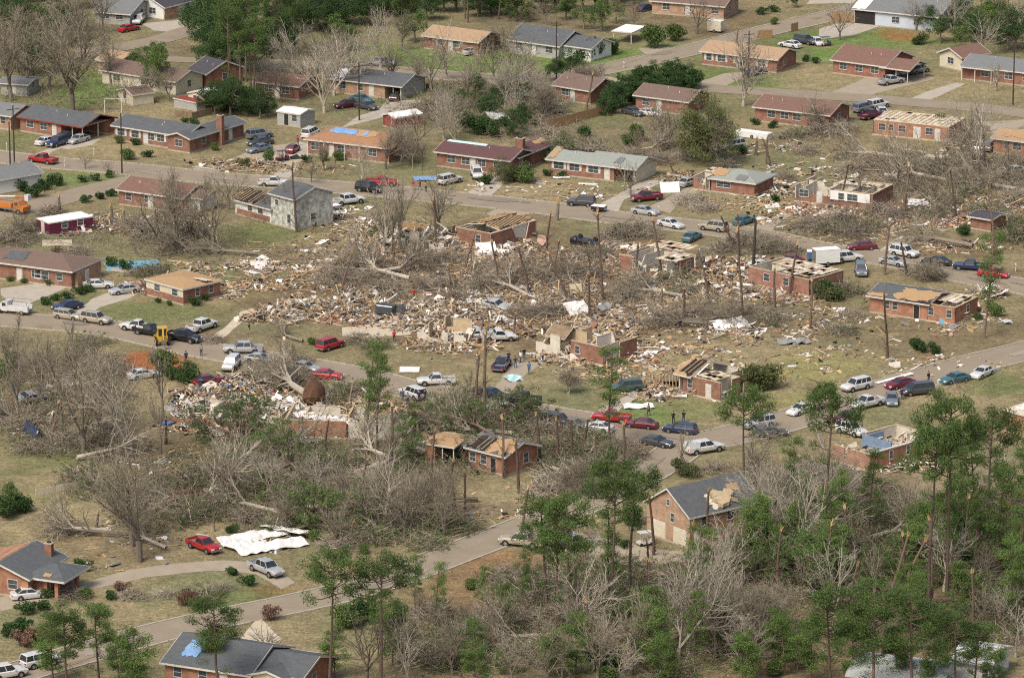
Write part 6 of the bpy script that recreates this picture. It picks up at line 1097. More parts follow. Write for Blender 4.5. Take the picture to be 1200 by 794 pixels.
PD = {   # kind: (list of builders, look, category, group)
 'bare_big': ([lambda s=s: bare_proto(s, 13, 2.4, 1.15, .05, .36, 3, dens=1.1) for s in (1, 2, 3)], 'wide bare grey tree', 'tree', 'bare trees'),
 'bare': ([lambda s=s: bare_proto(s, 11, 1.8, 1.08, .06, .25, 3) for s in (11, 12, 13, 14)], 'bare grey-brown tree', 'tree', 'bare trees'),
 'bare_pale': ([lambda s=s: bare_proto(s, 11, 1.0, 1.0, .08, .24, 3, 'bark_pale', 'twigs_pale', dens=.75) for s in (21, 22, 23, 24)], 'pale bare tree', 'tree', 'pale bare trees'),
 'bare_multi': ([lambda s=s: bare_proto(s, 9, 0, 1.05, .07, .15, 3, 'bark_pale', 'twigs', 4, .7) for s in (31, 32)], 'many-stemmed bare tree', 'tree', 'many-stemmed bare trees'),
 'bare_thin': ([lambda s=s: bare_proto(s, 10, 2.5, .55, .1, .15, 2, 'bark', 'twigs', 1, 1.2) for s in (41, 42, 43)], 'thin bare tree', 'tree', 'thin bare trees'),
 'pine': ([lambda s=s: pine_proto(s, 15, .42, 3.2) for s in (51, 52, 53)], 'tall pine', 'pine tree', 'pines'),
 'pine_flat': ([lambda s=s: pine_proto(s, 15, .26, 3.9, dens=.9, low=3) for s in (61, 62)], 'flat-crowned pine', 'pine tree', 'pines'),
 'pine_thin': ([lambda s=s: pine_proto(s, 15, .6, 1.9, 'needles_yellow', .19, dens=.55, low=5) for s in (71, 72)], 'sparse thin pine', 'pine tree', 'pines'),
 'pine_young': ([lambda s=s: pine_proto(s, 9, .8, 2.3, 'needles_yellow', .14, dens=.9, low=0) for s in (81, 82)], 'young bushy pine', 'pine tree', 'young pines'),
 'oak': ([lambda s=s: leafy_proto(s, 9, 8.5, 'leaves_dark', clumps=52, per=100) for s in (91, 92)], 'dark evergreen tree', 'tree', 'dark evergreen trees'),
 'hedge_tree': ([lambda s=s: leafy_proto(s, 6, 6, 'leaves_dark', clumps=44, per=110, clear=.12) for s in (93, 94)], 'dense round dark tree', 'tree', 'dense dark hedge trees'),
 'green': ([lambda s=s: leafy_proto(s, 8, 6.5, 'leaves_mid', clumps=34) for s in (95, 96)], 'bushy green tree', 'tree', 'bushy green trees'),
 'spring': ([lambda s=s: leafy_proto(s, 8, 6.5, 'leaves_spring', clumps=24, per=55) for s in (98,)], 'fresh green tree', 'tree', 'fresh green trees'),
 'olive': ([lambda s=s: leafy_proto(s, 10, 9, 'leaves_olive', clumps=70, per=95, clear=.1) for s in (101,)], 'olive-brown tree', 'tree', 'olive trees'),
 'snag': ([lambda s=s: snag_proto(s, 8, .26) for s in (111, 112, 113)], 'snapped brown trunk', 'broken tree', 'snapped trunks'),
 'snag_thin': ([lambda s=s: snag_proto(s, 11, .16, 5) for s in (121, 122)], 'tall thin stripped trunk', 'broken tree', 'stripped trunks'),
 'stump': ([lambda s=s: snag_proto(s, 3, .3, 1, 'bark', .08) for s in (131, 132)], 'short splintered stump', 'broken tree', 'splintered stumps'),
 'toppled': ([lambda s=s: toppled_proto(s, 13, .3, None, False) for s in (141, 142, 143, 144)], 'toppled bare tree', 'fallen tree', 'toppled trees'),
 'toppled_root': ([lambda: toppled_proto(145, 13, .42, None, True)], 'uprooted tree', 'fallen tree', 'uprooted trees'),
 'toppled_log': ([lambda s=s: toppled_proto(s, 13, .3, None, False, 'bark', 'twigs', 3, .5) for s in (151, 152)], 'fallen trunk with stripped limbs', 'fallen tree', 'fallen trunks'),
 'toppled_green': ([lambda s=s: toppled_proto(s, 13, .28, 'needles', s % 2 == 0, 'bark_pine', 'twigs') for s in (161, 162)], 'fallen pine still green', 'fallen tree', 'fallen pines'),
 'brush': ([lambda s=s: brush_proto(s, 3.2, 1.8, 330) for s in (171, 172)], 'grey brush heap', 'brush', 'brush heaps'),
 'brush_green': ([lambda s=s: brush_proto(s, 3, 1.7, 300, leafm='leaves_mid') for s in (181, 182)], 'brush heap with green leaves', 'brush', 'leafy brush heaps'),
 'brush_pale': ([lambda s=s: brush_proto(s, 2.8, 1.5, 280, 'twigs_pale') for s in (191,)], 'pale brush heap', 'brush', 'pale brush heaps'),
 'shrub': ([lambda s=s: shrub_proto(s, 1.8, 1.4, 'leaves_dark') for s in (201, 202)], 'round dark shrub', 'shrub', 'round dark shrubs'),
 'shrub_big': ([lambda s=s: shrub_proto(s, 3.6, 3.0, 'leaves_dark', 2000, .15, .1) for s in (211, 212)], 'large dark shrub', 'shrub', 'large dark shrubs'),
 'shrub_mid': ([lambda s=s: shrub_proto(s, 2.6, 2.2, 'leaves_mid', 1300, .13, .09) for s in (221,)], 'green shrub', 'shrub', 'green shrubs'),
 'shrub_brown': ([lambda s=s: shrub_proto(s, 2, 1.6, 'leaves_rust', 800) for s in (231,)], 'rust-brown shrub', 'shrub', 'rust-brown shrubs'),
 'shrub_olive': ([lambda s=s: shrub_proto(s, 3, 2.8, 'leaves_olive', 1500, .14, .08) for s in (241,)], 'olive shrub', 'shrub', 'olive shrubs'),
}
HT = dict(hedge_tree=6.6, bare_big=13, bare=11, bare_pale=11, bare_multi=9, bare_thin=10, pine=15.5, pine_flat=15.5, pine_thin=15.5, pine_young=9.5, oak=9.6, green=8.5, spring=8.5, olive=10.5, snag=8.5, snag_thin=11.5, stump=3.6, shrub=1.6, shrub_big=3.5, shrub_mid=2.6, shrub_brown=1.9, shrub_olive=3.2)
HN = 0
def plant(kind, px, py, hpx=None, sc=None, rz=None, look=None, lean=None):
    global HN
    bl, lk, cat, grp = PD[kind]; HN += 1; i = HN % len(bl)
    if (kind, i) in PROTO: o = copy_tree(PROTO[kind, i])
    else: o = PROTO[kind, i] = bl[i]()
    g = G(px, py); s_ = sc or 1.0
    if hpx: s_ = hpx / (S(py) * math.cos(PITCH) * HT[kind])
    rn = random.Random(HN * 13 + 5)
    o.location = (g.x, g.y, 0); wz = s_
    if kind.startswith('snag'): wz = 1.35 if kind == 'snag_thin' else max(.75, min(s_, 1))
    elif kind.startswith('pine'): wz = s_ ** .15 if s_ > 1 else s_
    elif s_ > 1.15: wz = s_ ** .7
    o.scale = (wz * rn.uniform(.93, 1.08), wz * rn.uniform(.93, 1.08), s_); o.rotation_euler = (0, 0, rn.uniform(0, 6.28) if rz is None else rz)
    if lean: o.rotation_euler = (lean[0], lean[1], 0)
    tag(o, None, cat, grp); o['label'] = ''
    top = P(g.x, g.y, s_ * HT.get(kind, 2) * .5)
    TREES.append((o, look or lk, px, py - (hpx or 12) * .4)); return o
A = plant
for a in [   # upper left
 ('bare_big', 85, 132, 125), ('bare_big', 32, 108, 95), ('bare', 14, 118, 105), ('bare', 58, 104, 80), ('bare', 5, 70, 70), ('bare', 120, 66, 50), ('bare', 175, 118, 42), ('bare', 198, 118, 45), ('bare', 148, 122, 44), ('bare', 100, 74, 60), ('bare', 40, 60, 55), ('bare', 70, 40, 45), ('oak', 20, 30, 45), ('oak', 60, 16, 36), ('bare', 130, 100, 60),
 ('green', 186, 108, 60), ('green', 172, 92, 48), ('oak', 245, 62, 75), ('oak', 262, 40, 62), ('pine', 296, 128, 105), ('pine', 288, 96, 88), ('pine', 282, 62, 75), ('oak', 270, 136, 48), ('oak', 252, 134, 42), ('oak', 305, 138, 38), ('oak', 330, 40, 48), ('oak', 360, 32, 44), ('pine', 310, 30, 60), ('pine', 345, 60, 70), ('oak', 385, 40, 52), ('green', 400, 60, 48),
 ('bare_pale', 344, 92, 70), ('bare', 372, 86, 62), ('bare_pale', 380, 132, 95), ('bare_pale', 391, 112, 84), ('bare', 330, 120, 50), ('bare', 310, 112, 46), ('bare_pale', 446, 80, 76), ('bare', 470, 60, 50), ('bare', 412, 80, 55), ('pine', 470, 26, 40), ('oak', 430, 30, 42), ('oak', 455, 20, 34), ('oak', 500, 24, 36), ('green', 486, 50, 44), ('pine', 545, 22, 50), ('oak', 560, 20, 34), ('green', 620, 26, 26), ('oak', 590, 18, 34), ('green', 705, 36, 40), ('spring', 684, 34, 36), ('spring', 722, 28, 34), ('bare', 640, 30, 40), ('bare', 742, 34, 34), ('oak', 650, 12, 30),
 ('bare_pale', 523, 92, 68), ('bare', 505, 108, 70), ('bare_pale', 592, 126, 60), ('bare_pale', 598, 124, 66), ('bare', 611, 96, 62), ('bare', 578, 96, 60), ('bare_pale', 520, 164, 66), ('bare_pale', 534, 168, 46), ('bare', 490, 176, 60), ('bare', 590, 62, 44), ('bare', 548, 118, 44), ('shrub_big', 686, 70, 26), ('shrub_big', 712, 62, 20), ('oak', 668, 92, 36), ('oak', 652, 96, 30), ('shrub_mid', 764, 56, 30), ('shrub_mid', 790, 48, 22), ('shrub_big', 558, 157, 28), ('shrub_big', 575, 160, 26), ('oak', 600, 160, 34), ('oak', 612, 148, 28), ('green', 560, 132, 30), ('green', 540, 128, 26), ('oak', 585, 118, 24), ('bare_multi', 640, 140, 40), ('toppled', 660, 132, None, .85, 2.5), ('toppled', 620, 138, None, .8, .5), ('bare_multi', 690, 108, 34),
 ('bare', 817, 40, 52), ('shrub', 893, 17, 10), ('shrub', 908, 14, 9), ('green', 929, 9, 20), ('shrub_mid', 908, 29, 9), ('bare', 871, 98, 66), ('snag', 862, 62, 30), ('hedge_tree', 735, 120, 38), ('hedge_tree', 752, 110, 36), ('hedge_tree', 770, 104, 36), ('hedge_tree', 788, 100, 34), ('hedge_tree', 806, 104, 34), ('hedge_tree', 722, 126, 34), ('hedge_tree', 712, 134, 26), ('shrub_big', 796, 108, 22), ('shrub_big', 778, 112, 22),
 ('bare_pale', 871, 124, 86), ('bare', 784, 176, 66), ('bare', 770, 172, 58), ('olive', 829, 190, 86), ('bare_multi', 842, 190, 50), ('shrub_big', 686, 160, 16), ('shrub_mid', 745, 165, 22), ('shrub_mid', 735, 172, 18), ('bare', 748, 178, 36), ('snag_thin', 687, 132, 46), ('shrub', 886, 146, 9), ('shrub_big', 1102, 158, 24), ('snag', 1154, 190, 46),
 ('bare', 984, 47, 48), ('bare', 1073, 36, 40), ('green', 1102, 50, 38), ('oak', 1088, 36, 32), ('spring', 1140, 40, 46), ('spring', 1166, 46, 52), ('oak', 1120, 20, 36), ('oak', 1190, 60, 56), ('pine', 1150, 14, 40), ('pine', 1180, 24, 50), ('green', 1126, 58, 36), ('bare_pale', 1150, 64, 52), ('bare', 1168, 107, 36), ('bare_pale', 1196, 40, 50), ('shrub_big', 1076, 52, 14), ('shrub', 944, 72, 8), ('shrub', 955, 74, 8), ('shrub', 905, 150, 10), ('shrub_mid', 1108, 152, 12), ('bare_pale', 1145, 202, 100), ('bare_thin', 1136, 190, 76), ('bare', 1180, 210, 50),
 # around the upper street
 ('shrub', 38, 215, 14), ('shrub', 25, 224, 16), ('shrub', 42, 231, 18), ('shrub_big', 62, 217, 16), ('shrub', 50, 222, 14), ('shrub', 12, 218, 14), ('shrub', 30, 200, 9), ('shrub', 98, 213, 9), ('shrub', 113, 212, 10), ('shrub', 128, 208, 9), ('shrub', 100, 237, 10), ('shrub', 117, 233, 10), ('shrub', 131, 230, 10), ('bare', 125, 205, 20), ('bare', 100, 198, 22), ('shrub_mid', 150, 187, 14), ('shrub_mid', 140, 168, 10), ('shrub', 160, 170, 9), ('shrub_brown', 146, 148, 10), ('shrub', 228, 146, 9), ('shrub', 217, 145, 8), ('shrub', 172, 184, 10), ('shrub_mid', 316, 188, 14), ('shrub_olive', 285, 195, 14), ('shrub_mid', 252, 176, 10),
 ('bare', 185, 292, 84), ('bare', 208, 288, 84), ('bare', 222, 286, 70), ('bare', 196, 250, 60), ('bare', 250, 292, 96), ('bare', 268, 246, 52), ('bare_thin', 240, 262, 66), ('snag_thin', 348, 272, 80), ('bare', 336, 262, 60), ('bare', 365, 214, 34), ('bare_pale', 450, 296, 92), ('bare_thin', 458, 300, 82), ('bare_thin', 468, 294, 96), ('bare', 514, 274, 80), ('bare_pale', 424, 214, 50), ('bare', 380, 200, 40), ('shrub_olive', 605, 212, 30), ('olive', 588, 214, 32), ('shrub', 568, 216, 14), ('shrub_mid', 616, 214, 22), ('stump', 652, 258, 26), ('bare', 739, 230, 46), ('bare_multi', 470, 190, 40), ('bare', 452, 198, 52), ('shrub_mid', 380, 188, 12), ('shrub_mid', 396, 188, 12), ('shrub', 360, 190, 10), ('shrub_mid', 450, 184, 22), ('shrub', 657, 208, 9), ('shrub', 640, 206, 9), ('bare_thin', 495, 200, 40), ('bare_thin', 484, 198, 44),
 ('brush', 180, 280, None, 1.5), ('brush', 205, 292, None, 1.4), ('brush', 155, 268, None, 1.1), ('brush', 222, 276, None, 1.3), ('brush', 190, 262, None, 1.1), ('toppled_log', 262, 296, None, 1.1, 3.3), ('toppled_log', 300, 300, None, .9, 3.0), ('toppled_log', 370, 266, None, 1.0, 2.6), ('stump', 132, 262, 26), ('stump', 70, 250, 24), ('stump', 145, 262, 20), ('brush', 10, 285, None, 1.4), ('brush', 30, 272, None, 1.1), ('brush', 85, 300, None, .9), ('brush_pale', 92, 296, None, .8), ('shrub_brown', 66, 298, 10), ('brush', 60, 252, None, .9), ('bare', 20, 280, 46),
 ('shrub', 80, 350, 10), ('shrub', 94, 345, 11), ('shrub', 104, 342, 11), ('shrub', 66, 352, 9), ('shrub', 54, 357, 10), ('shrub_mid', 48, 330, 9), ('shrub', 60, 334, 12), ('shrub', 145, 316, 14), ('shrub', 131, 312, 12), ('brush_green', 165, 322, None, .8), ('brush_green', 182, 318, None, .8), ('shrub', 227, 358, 12), ('shrub', 238, 352, 10), ('shrub_mid', 185, 355, 7), ('shrub_mid', 198, 358, 7), ('shrub', 245, 346, 9), ('shrub_mid', 12, 330, 7), ('shrub_mid', 28, 332, 7),
 # centre field
 ('brush', 408, 318, None, 1.4), ('brush', 430, 332, None, 1.3), ('brush', 395, 330, None, 1.1), ('brush', 440, 310, None, 1.1), ('brush', 455, 345, None, 1.2), ('brush_green', 490, 288, None, 1.2), ('brush_green', 500, 278, None, 1.2), ('brush', 478, 275, None, 1.1), ('brush', 522, 338, None, 1.2), ('brush', 520, 306, None, 1.0), ('brush', 640, 330, None, 1.2), ('brush', 655, 318, None, 1.1), ('brush', 600, 334, None, 1.0), ('brush', 618, 372, None, 1.1), ('brush', 640, 368, None, 1.1), ('brush', 690, 326, None, 1.1), ('brush', 730, 350, None, 1.1), ('brush', 748, 336, None, 1.0), ('brush_green', 790, 330, None, 1.0), ('brush_green', 802, 342, None, .9),
 ('brush', 580, 318, None, .9), ('brush', 560, 340, None, .9), ('brush', 540, 352, None, .9), ('brush', 700, 300, None, 1.0), ('brush', 735, 275, None, 1.2), ('brush_green', 748, 272, None, 1.0), ('brush', 720, 280, None, 1.1), ('brush', 760, 278, None, .9), ('brush', 784, 378, None, 1.1), ('toppled_log', 792, 380, None, 1.0, .05), ('toppled_log', 850, 384, None, 1.1, 3.1), ('toppled_log', 770, 372, None, .9, 0.1), ('brush', 738, 352, None, 1.0), ('brush', 875, 370, None, 1.0), ('brush', 862, 374, None, .9), ('brush', 905, 375, None, 1.0), ('brush_green', 898, 380, None, .8),
 ('snag_thin', 707, 354, 108), ('snag_thin', 666, 352, 60, None, None, 'bent broken trunk', (.0, -.32)), ('snag_thin', 646, 330, 50), ('snag', 602, 398, 34), ('snag', 511, 290, 60), ('snag', 563, 398, 26), ('snag_thin', 871, 376, 110), ('snag', 866, 300, 52), ('snag_thin', 909, 362, 46), ('snag_thin', 858, 290, 40), ('snag_thin', 801, 372, 38), ('stump', 774, 355, 20), ('snag_thin', 1062, 322, 42), ('bare_thin', 826, 400, 50),
 ('brush', 905, 290, None, 1.2), ('brush', 885, 285, None, 1.1), ('brush', 925, 296, None, .9), ('brush', 862, 288, None, 1.0), ('brush_green', 895, 295, None, .8), ('brush', 845, 295, None, .9), ('snag', 1037, 322, 62), ('snag_thin', 1040, 420, 84), ('shrub_big', 975, 350, 24), ('shrub_olive', 968, 352, 26), ('brush_green', 990, 344, None, 1.1), ('shrub_olive', 895, 457, 44), ('shrub_olive', 889, 456, 40), ('shrub_big', 1080, 412, 16), ('shrub_big', 1095, 414, 14), ('shrub_big', 1070, 406, 12), ('brush_green', 985, 390, None, .9), ('bare_thin', 985, 382, 30), ('brush', 1000, 372, None, .7),
 ('pine_thin', 1154, 396, 124), ('shrub_mid', 1146, 375, 10), ('shrub_mid', 1166, 370, 16), ('shrub', 1134, 366, 8), ('brush', 1092, 325, None, 1.0), ('brush', 1075, 322, None, .9), ('shrub', 870, 180, 12), ('bare_multi', 1085, 330, 26),
 # right-hand wreckage
 ('toppled', 1060, 188, None, 1.1, 3.0), ('toppled', 1085, 182, None, .8, 2.9), ('brush', 1020, 196, None, 1.5), ('brush', 1040, 200, None, 1.5), ('brush', 1000, 202, None, 1.1), ('brush', 1062, 196, None, 1.2), ('brush', 1100, 205, None, 1.3), ('brush', 1125, 215, None, 1.3), ('brush', 1150, 225, None, 1.3), ('brush', 1175, 215, None, 1.4), ('brush', 1120, 195, None, 1.1), ('toppled', 1110, 215, None, 1.1, 2.7), ('toppled', 1190, 225, None, 1.1, 2.9), ('brush', 1190, 240, None, 1.3), ('brush_green', 1110, 238, None, 1.2), ('brush_green', 1090, 255, None, 1.0), ('brush_green', 1140, 230, None, 1.1), ('shrub_big', 1130, 275, 16), ('brush_green', 1195, 280, None, 1.4), ('brush_green', 1180, 262, None, 1.1), ('toppled_log', 1140, 292, None, 1.2, 2.62), ('brush', 960, 270, None, 1.2), ('brush', 985, 262, None, 1.2), ('brush', 1000, 276, None, 1.1), ('brush_green', 975, 272, None, 1.0), ('brush_green', 1010, 268, None, 1.0), ('brush', 1030, 250, None, 1.1), ('brush', 1050, 255, None, .9), ('bare_thin', 1097, 248, 50), ('snag_thin', 1200, 290, 60), ('stump', 1180, 272, 18), ('brush', 945, 266, None, 1.0), ('brush', 920, 210, None, .8), ('brush', 945, 180, None, .9), ('toppled', 1000, 150, None, .9, 3.3), ('brush', 985, 154, None, 1.1), ('brush', 965, 158, None, 1.1), ('brush_green', 930, 160, None, 1.0), ('snag', 898, 192, 34), ('stump', 886, 182, 22), ('snag_thin', 903, 196, 34), ('toppled_green', 720, 190, None, 1.0, 3.0), ('brush', 700, 182, None, 1.2), ('brush', 740, 186, None, 1.2), ('brush', 770, 190, None, 1.0), ('brush_green', 690, 172, None, 1.0), ('toppled', 735, 180, None, .8, .2), ('brush', 640, 160, None, 1.2), ('brush', 660, 168, None, 1.1), ('brush', 625, 150, None, 1.1), ('brush', 800, 186, None, .9), ('brush', 850, 196, None, .9), ('brush_pale', 812, 238, None, 1.2), ('brush_pale', 826, 246, None, 1.0), ('shrub', 909, 236, 10), ('brush', 1135, 160, None, 1.0), ('brush', 1120, 168, None, .9), ('shrub_mid', 1104, 163, 16),
 # main street, left of the junction
 ('toppled_root', 368, 474, None, 1.3, 2.15, 'great uprooted tree with its red root plate'), ('brush', 330, 440, None, 1.2), ('brush', 345, 448, None, 1.1), ('brush', 312, 432, None, 1.0), ('brush', 300, 446, None, 1.0), ('brush_green', 400, 462, None, 1.1), ('brush_green', 385, 470, None, 1.0), ('brush', 420, 460, None, .9), ('brush', 350, 425, None, .8), ('shrub_big', 221, 448, 24), ('shrub_big', 208, 446, 18), ('shrub_mid', 190, 436, 30), ('bare_thin', 345, 438, 46), ('toppled_log', 355, 402, None, .7, 2.4), ('shrub_mid', 365, 404, 10), ('brush', 415, 400, None, .8), ('brush_green', 440, 406, None, .8), ('brush', 250, 400, None, .6),
 ('pine_thin', 429, 517, 120), ('pine_thin', 443, 524, 112), ('snag_thin', 459, 552, 78), ('pine_thin', 478, 583, 100), ('snag', 567, 494, 112), ('snag', 557, 476, 66), ('bare_thin', 552, 470, 46), ('pine_thin', 715, 524, 120), ('snag', 633, 542, 60), ('snag', 654, 542, 56), ('snag', 671, 540, 52), ('snag_thin', 683, 528, 42), ('snag', 608, 577, 66), ('snag', 545, 600, 52), ('stump', 533, 600, 32), ('toppled_log', 560, 588, None, .9, 3.2), ('bare_multi', 666, 462, 30), ('toppled_green', 520, 505, None, 1.25, .35, 'great fallen pine across the roof'), ('toppled_green', 560, 520, None, 1.0, 2.2), ('toppled', 600, 512, None, 1.1, 3.2), ('brush_green', 540, 498, None, 1.5), ('brush_green', 560, 490, None, 1.3), ('brush_green', 530, 480, None, 1.4), ('brush_green', 548, 466, None, 1.1), ('brush_green', 585, 500, None, 1.2), ('brush_green', 500, 500, None, 1.2), ('brush_green', 516, 562, None, .7), ('brush_green', 610, 506, None, 1.1), ('brush', 640, 508, None, 1.1), ('brush', 670, 510, None, 1.1), ('brush_green', 690, 518, None, 1.1), ('brush_green', 655, 530, None, 1.1), ('brush_green', 700, 535, None, 1.1), ('brush', 730, 528, None, 1.0), ('brush', 745, 535, None, .8), ('brush', 720, 545, None, .9), ('shrub_mid', 605, 530, 14),
 ('brush_pale', 660, 562, None, 1.4), ('brush_pale', 685, 555, None, 1.3), ('brush_pale', 640, 578, None, 1.2), ('bare_multi', 676, 580, 40), ('brush_pale', 700, 572, None, 1.1), ('bare_thin', 797, 555, 60, None, None, 'curved leafless sapling'), ('shrub_olive', 802, 558, 26), ('pine_flat', 871, 602, 148), ('brush', 840, 552, None, .8), ('brush', 902, 512, None, .9), ('bare', 884, 575, 70),
 # left woods
 ('bare_big', 163, 658, 145, None, None, 'great pale-limbed bare tree'), ('bare', 155, 640, 120), ('bare_pale', 150, 532, 118), ('bare', 98, 532, 125), ('bare', 115, 512, 90), ('bare', 45, 470, 80), ('bare', 20, 480, 84), ('bare', 72, 500, 92), ('bare', 60, 452, 66), ('bare', 10, 432, 56), ('bare', 120, 470, 70), ('bare', 132, 500, 88), ('bare', 88, 460, 76), ('bare_thin', 188, 532, 92), ('bare_thin', 192, 495, 110), ('snag_thin', 194, 520, 34), ('bare', 20, 440, 60), ('bare_thin', 112, 440, 60), ('shrub_mid', 14, 430, 20), ('shrub_mid', 6, 442, 22), ('green', 12, 602, 40), ('shrub_big', 24, 600, 30), ('shrub_big', 3, 606, 30), ('brush', 100, 515, None, 1.2), ('brush', 76, 525, None, 1.1), ('brush', 40, 530, None, 1.0), ('brush', 130, 540, None, 1.1), ('brush_green', 100, 562, None, 1.2), ('brush_green', 120, 572, None, 1.2), ('brush', 20, 440, None, 1.1), ('brush', 50, 440, None, 1.2), ('brush', 30, 490, None, 1.2), ('brush', 60, 512, None, 1.0), ('brush', 92, 425, None, 1.2), ('brush', 130, 440, None, 1.1),
 ('bare_pale', 240, 580, 92, None, None, 'long leaning pale tree', (.0, .62)), ('brush', 180, 590, None, 1.4), ('brush', 200, 600, None, 1.3), ('brush_green', 215, 570, None, 1.3), ('brush', 160, 600, None, 1.2), ('brush_green', 240, 560, None, 1.2), ('brush', 260, 560, None, 1.3), ('brush_green', 280, 540, None, 1.3), ('brush_green', 300, 580, None, 1.3), ('brush', 320, 560, None, 1.3), ('brush_green', 340, 590, None, 1.3), ('brush', 360, 570, None, 1.3), ('brush_green', 380, 550, None, 1.3), ('brush_green', 400, 590, None, 1.3), ('brush', 420, 570, None, 1.3), ('brush_green', 440, 600, None, 1.3), ('brush_green', 455, 575, None, 1.2), ('brush_green', 480, 600, None, 1.2), ('brush', 470, 620, None, 1.2), ('brush_green', 430, 630, None, 1.3), ('brush', 400, 640, None, 1.1), ('brush_green', 330, 620, None, 1.1), ('brush_green', 260, 600, None, 1.3), ('brush_green', 225, 610, None, 1.2), ('brush', 290, 612, None, 1.1), ('toppled', 330, 605, None, 1.0, 2.7), ('toppled', 300, 545, None, 1.1, .9), ('toppled', 410, 560, None, 1.1, .6), ('toppled', 130, 625, None, .9, 3.3), ('toppled_log', 150, 630, None, .9, 3.0), ('toppled', 195, 645, None, .8, 2.4), ('snag', 410, 640, 32), ('toppled_log', 408, 622, None, .9, 3.1), ('bare_pale', 320, 590, 70), ('bare_pale', 372, 580, 60), ('bare', 430, 620, 70), ('bare_pale', 450, 612, 90), ('bare', 475, 628, 80), ('bare', 262, 588, 64), ('bare_thin', 350, 600, 80), ('bare', 395, 640, 60), ('shrub_mid', 427, 648, 12), ('shrub_brown', 205, 590, 20), ('shrub_brown', 225, 585, 16), ('bare_multi', 505, 610, 60), ('bare', 520, 628, 66), ('brush_green', 540, 622, None, .9), ('brush_green', 500, 640, None, 1.0), ('brush', 530, 610, None, 1.0), ('stump', 113, 618, 22), ('bare_thin', 170, 618, 60),
 ('shrub', 272, 673, 12), ('shrub', 292, 686, 15), ('shrub_brown', 142, 692, 14), ('shrub_brown', 316, 725, 18), ('shrub', 130, 702, 11), ('brush_pale', 155, 700, None, .7), ('brush_pale', 195, 698, None, .6), ('shrub_brown', 218, 708, 20), ('brush_green', 235, 704, None, .9), ('shrub', 25, 740, 20), ('shrub_brown', 45, 752, 20), ('shrub_brown', 28, 757, 22), ('shrub', 10, 745, 16), ('shrub', 30, 720, 18), ('shrub_mid', 55, 700, 14), ('shrub', 95, 668, 16), ('shrub_mid', 100, 700, 14), ('brush_pale', 260, 690, None, .6), ('brush', 85, 700, None, .7), ('shrub', 48, 715, 14),
 ('pine', 82, 830, 122), ('pine_young', 62, 800, 74), ('pine', 118, 822, 118), ('pine_young', 160, 826, 90), ('pine_young', 140, 800, 60), ('bare', 150, 790, 56), ('pine', 258, 828, 132), ('pine_young', 246, 800, 70), ('pine_flat', 386, 818, 172), ('pine_young', 392, 794, 60), ('pine_flat', 446, 808, 158), ('pine_young', 460, 780, 80), ('bare', 430, 800, 100), ('bare_pale', 480, 800, 90), ('pine_thin', 510, 735, 82), ('pine_thin', 565, 720, 60), ('pine_thin', 486, 720, 76), ('shrub_mid', 405, 735, 30), ('shrub_big', 420, 732, 34), ('pine_young', 440, 740, 50), ('shrub_big', 292, 800, 20), ('toppled_log', 350, 782, None, .8, 2.4),
 ('pine_thin', 612, 716, 74), ('pine', 641, 726, 140), ('pine', 655, 734, 150), ('pine', 672, 748, 170), ('pine_flat', 716, 730, 190), ('pine_flat', 738, 700, 150), ('bare_pale', 672, 752, 110), ('toppled', 650, 748, None, 1.0, 3.6, 'star-branched fallen tree'), ('toppled_log', 660, 762, None, 1.1, -.5), ('brush_green', 620, 690, None, 1.2), ('shrub_mid', 553, 690, 14), ('brush', 600, 680, None, 1.1), ('brush_green', 625, 708, None, 1.1), ('brush', 640, 690, None, 1.0), ('shrub_big', 740, 612, 24), ('shrub', 732, 642, 12), ('toppled', 740, 640, None, .7, 3.0),
 ('snag_thin', 766, 650, 74), ('snag_thin', 829, 655, 92), ('pine_young', 884, 660, 84), ('pine_young', 896, 668, 70), ('bare_pale', 795, 770, 150), ('bare_pale', 812, 760, 130), ('bare_pale', 840, 700, 100), ('bare_multi', 881, 758, 70), ('bare_multi', 900, 750, 66), ('stump', 897, 658, 24), ('bare_pale', 915, 652, 135, None, None, 'leaning pale giant', (0, .6)), ('bare_pale', 925, 644, 120, None, None, 'second leaning pale giant', (0, -.55)), ('bare_pale', 965, 590, 70), ('bare', 985, 605, 70), ('bare', 1010, 598, 66), ('bare_pale', 940, 600, 66), ('brush', 960, 560, None, 1.5), ('brush', 990, 572, None, 1.4), ('brush', 1020, 580, None, 1.3), ('brush', 935, 570, None, 1.2), ('pine_flat', 966, 650, 200, None, None, 'big round-crowned pine'), ('pine_flat', 1110, 708, 240, None, None, 'big dark pine'), ('pine_flat', 1088, 714, 215), ('pine_flat', 1154, 662, 180), ('pine_thin', 1168, 694, 150), ('pine_thin', 1146, 660, 150), ('snag_thin', 1043, 722, 100, None, None, 'leaning pale pole-like trunk', (0, .42)), ('snag_thin', 1036, 712, 90, None, None, 'thinner leaning pale trunk', (0, .4)), ('pine_thin', 1192, 700, 130), ('snag', 1186, 690, 60), ('snag', 1196, 640, 60), ('bare', 1150, 740, 60), ('bare_pale', 1170, 735, 60), ('bare_pale', 1190, 770, 80), ('snag_thin', 962, 700, 90), ('bare', 995, 670, 80),
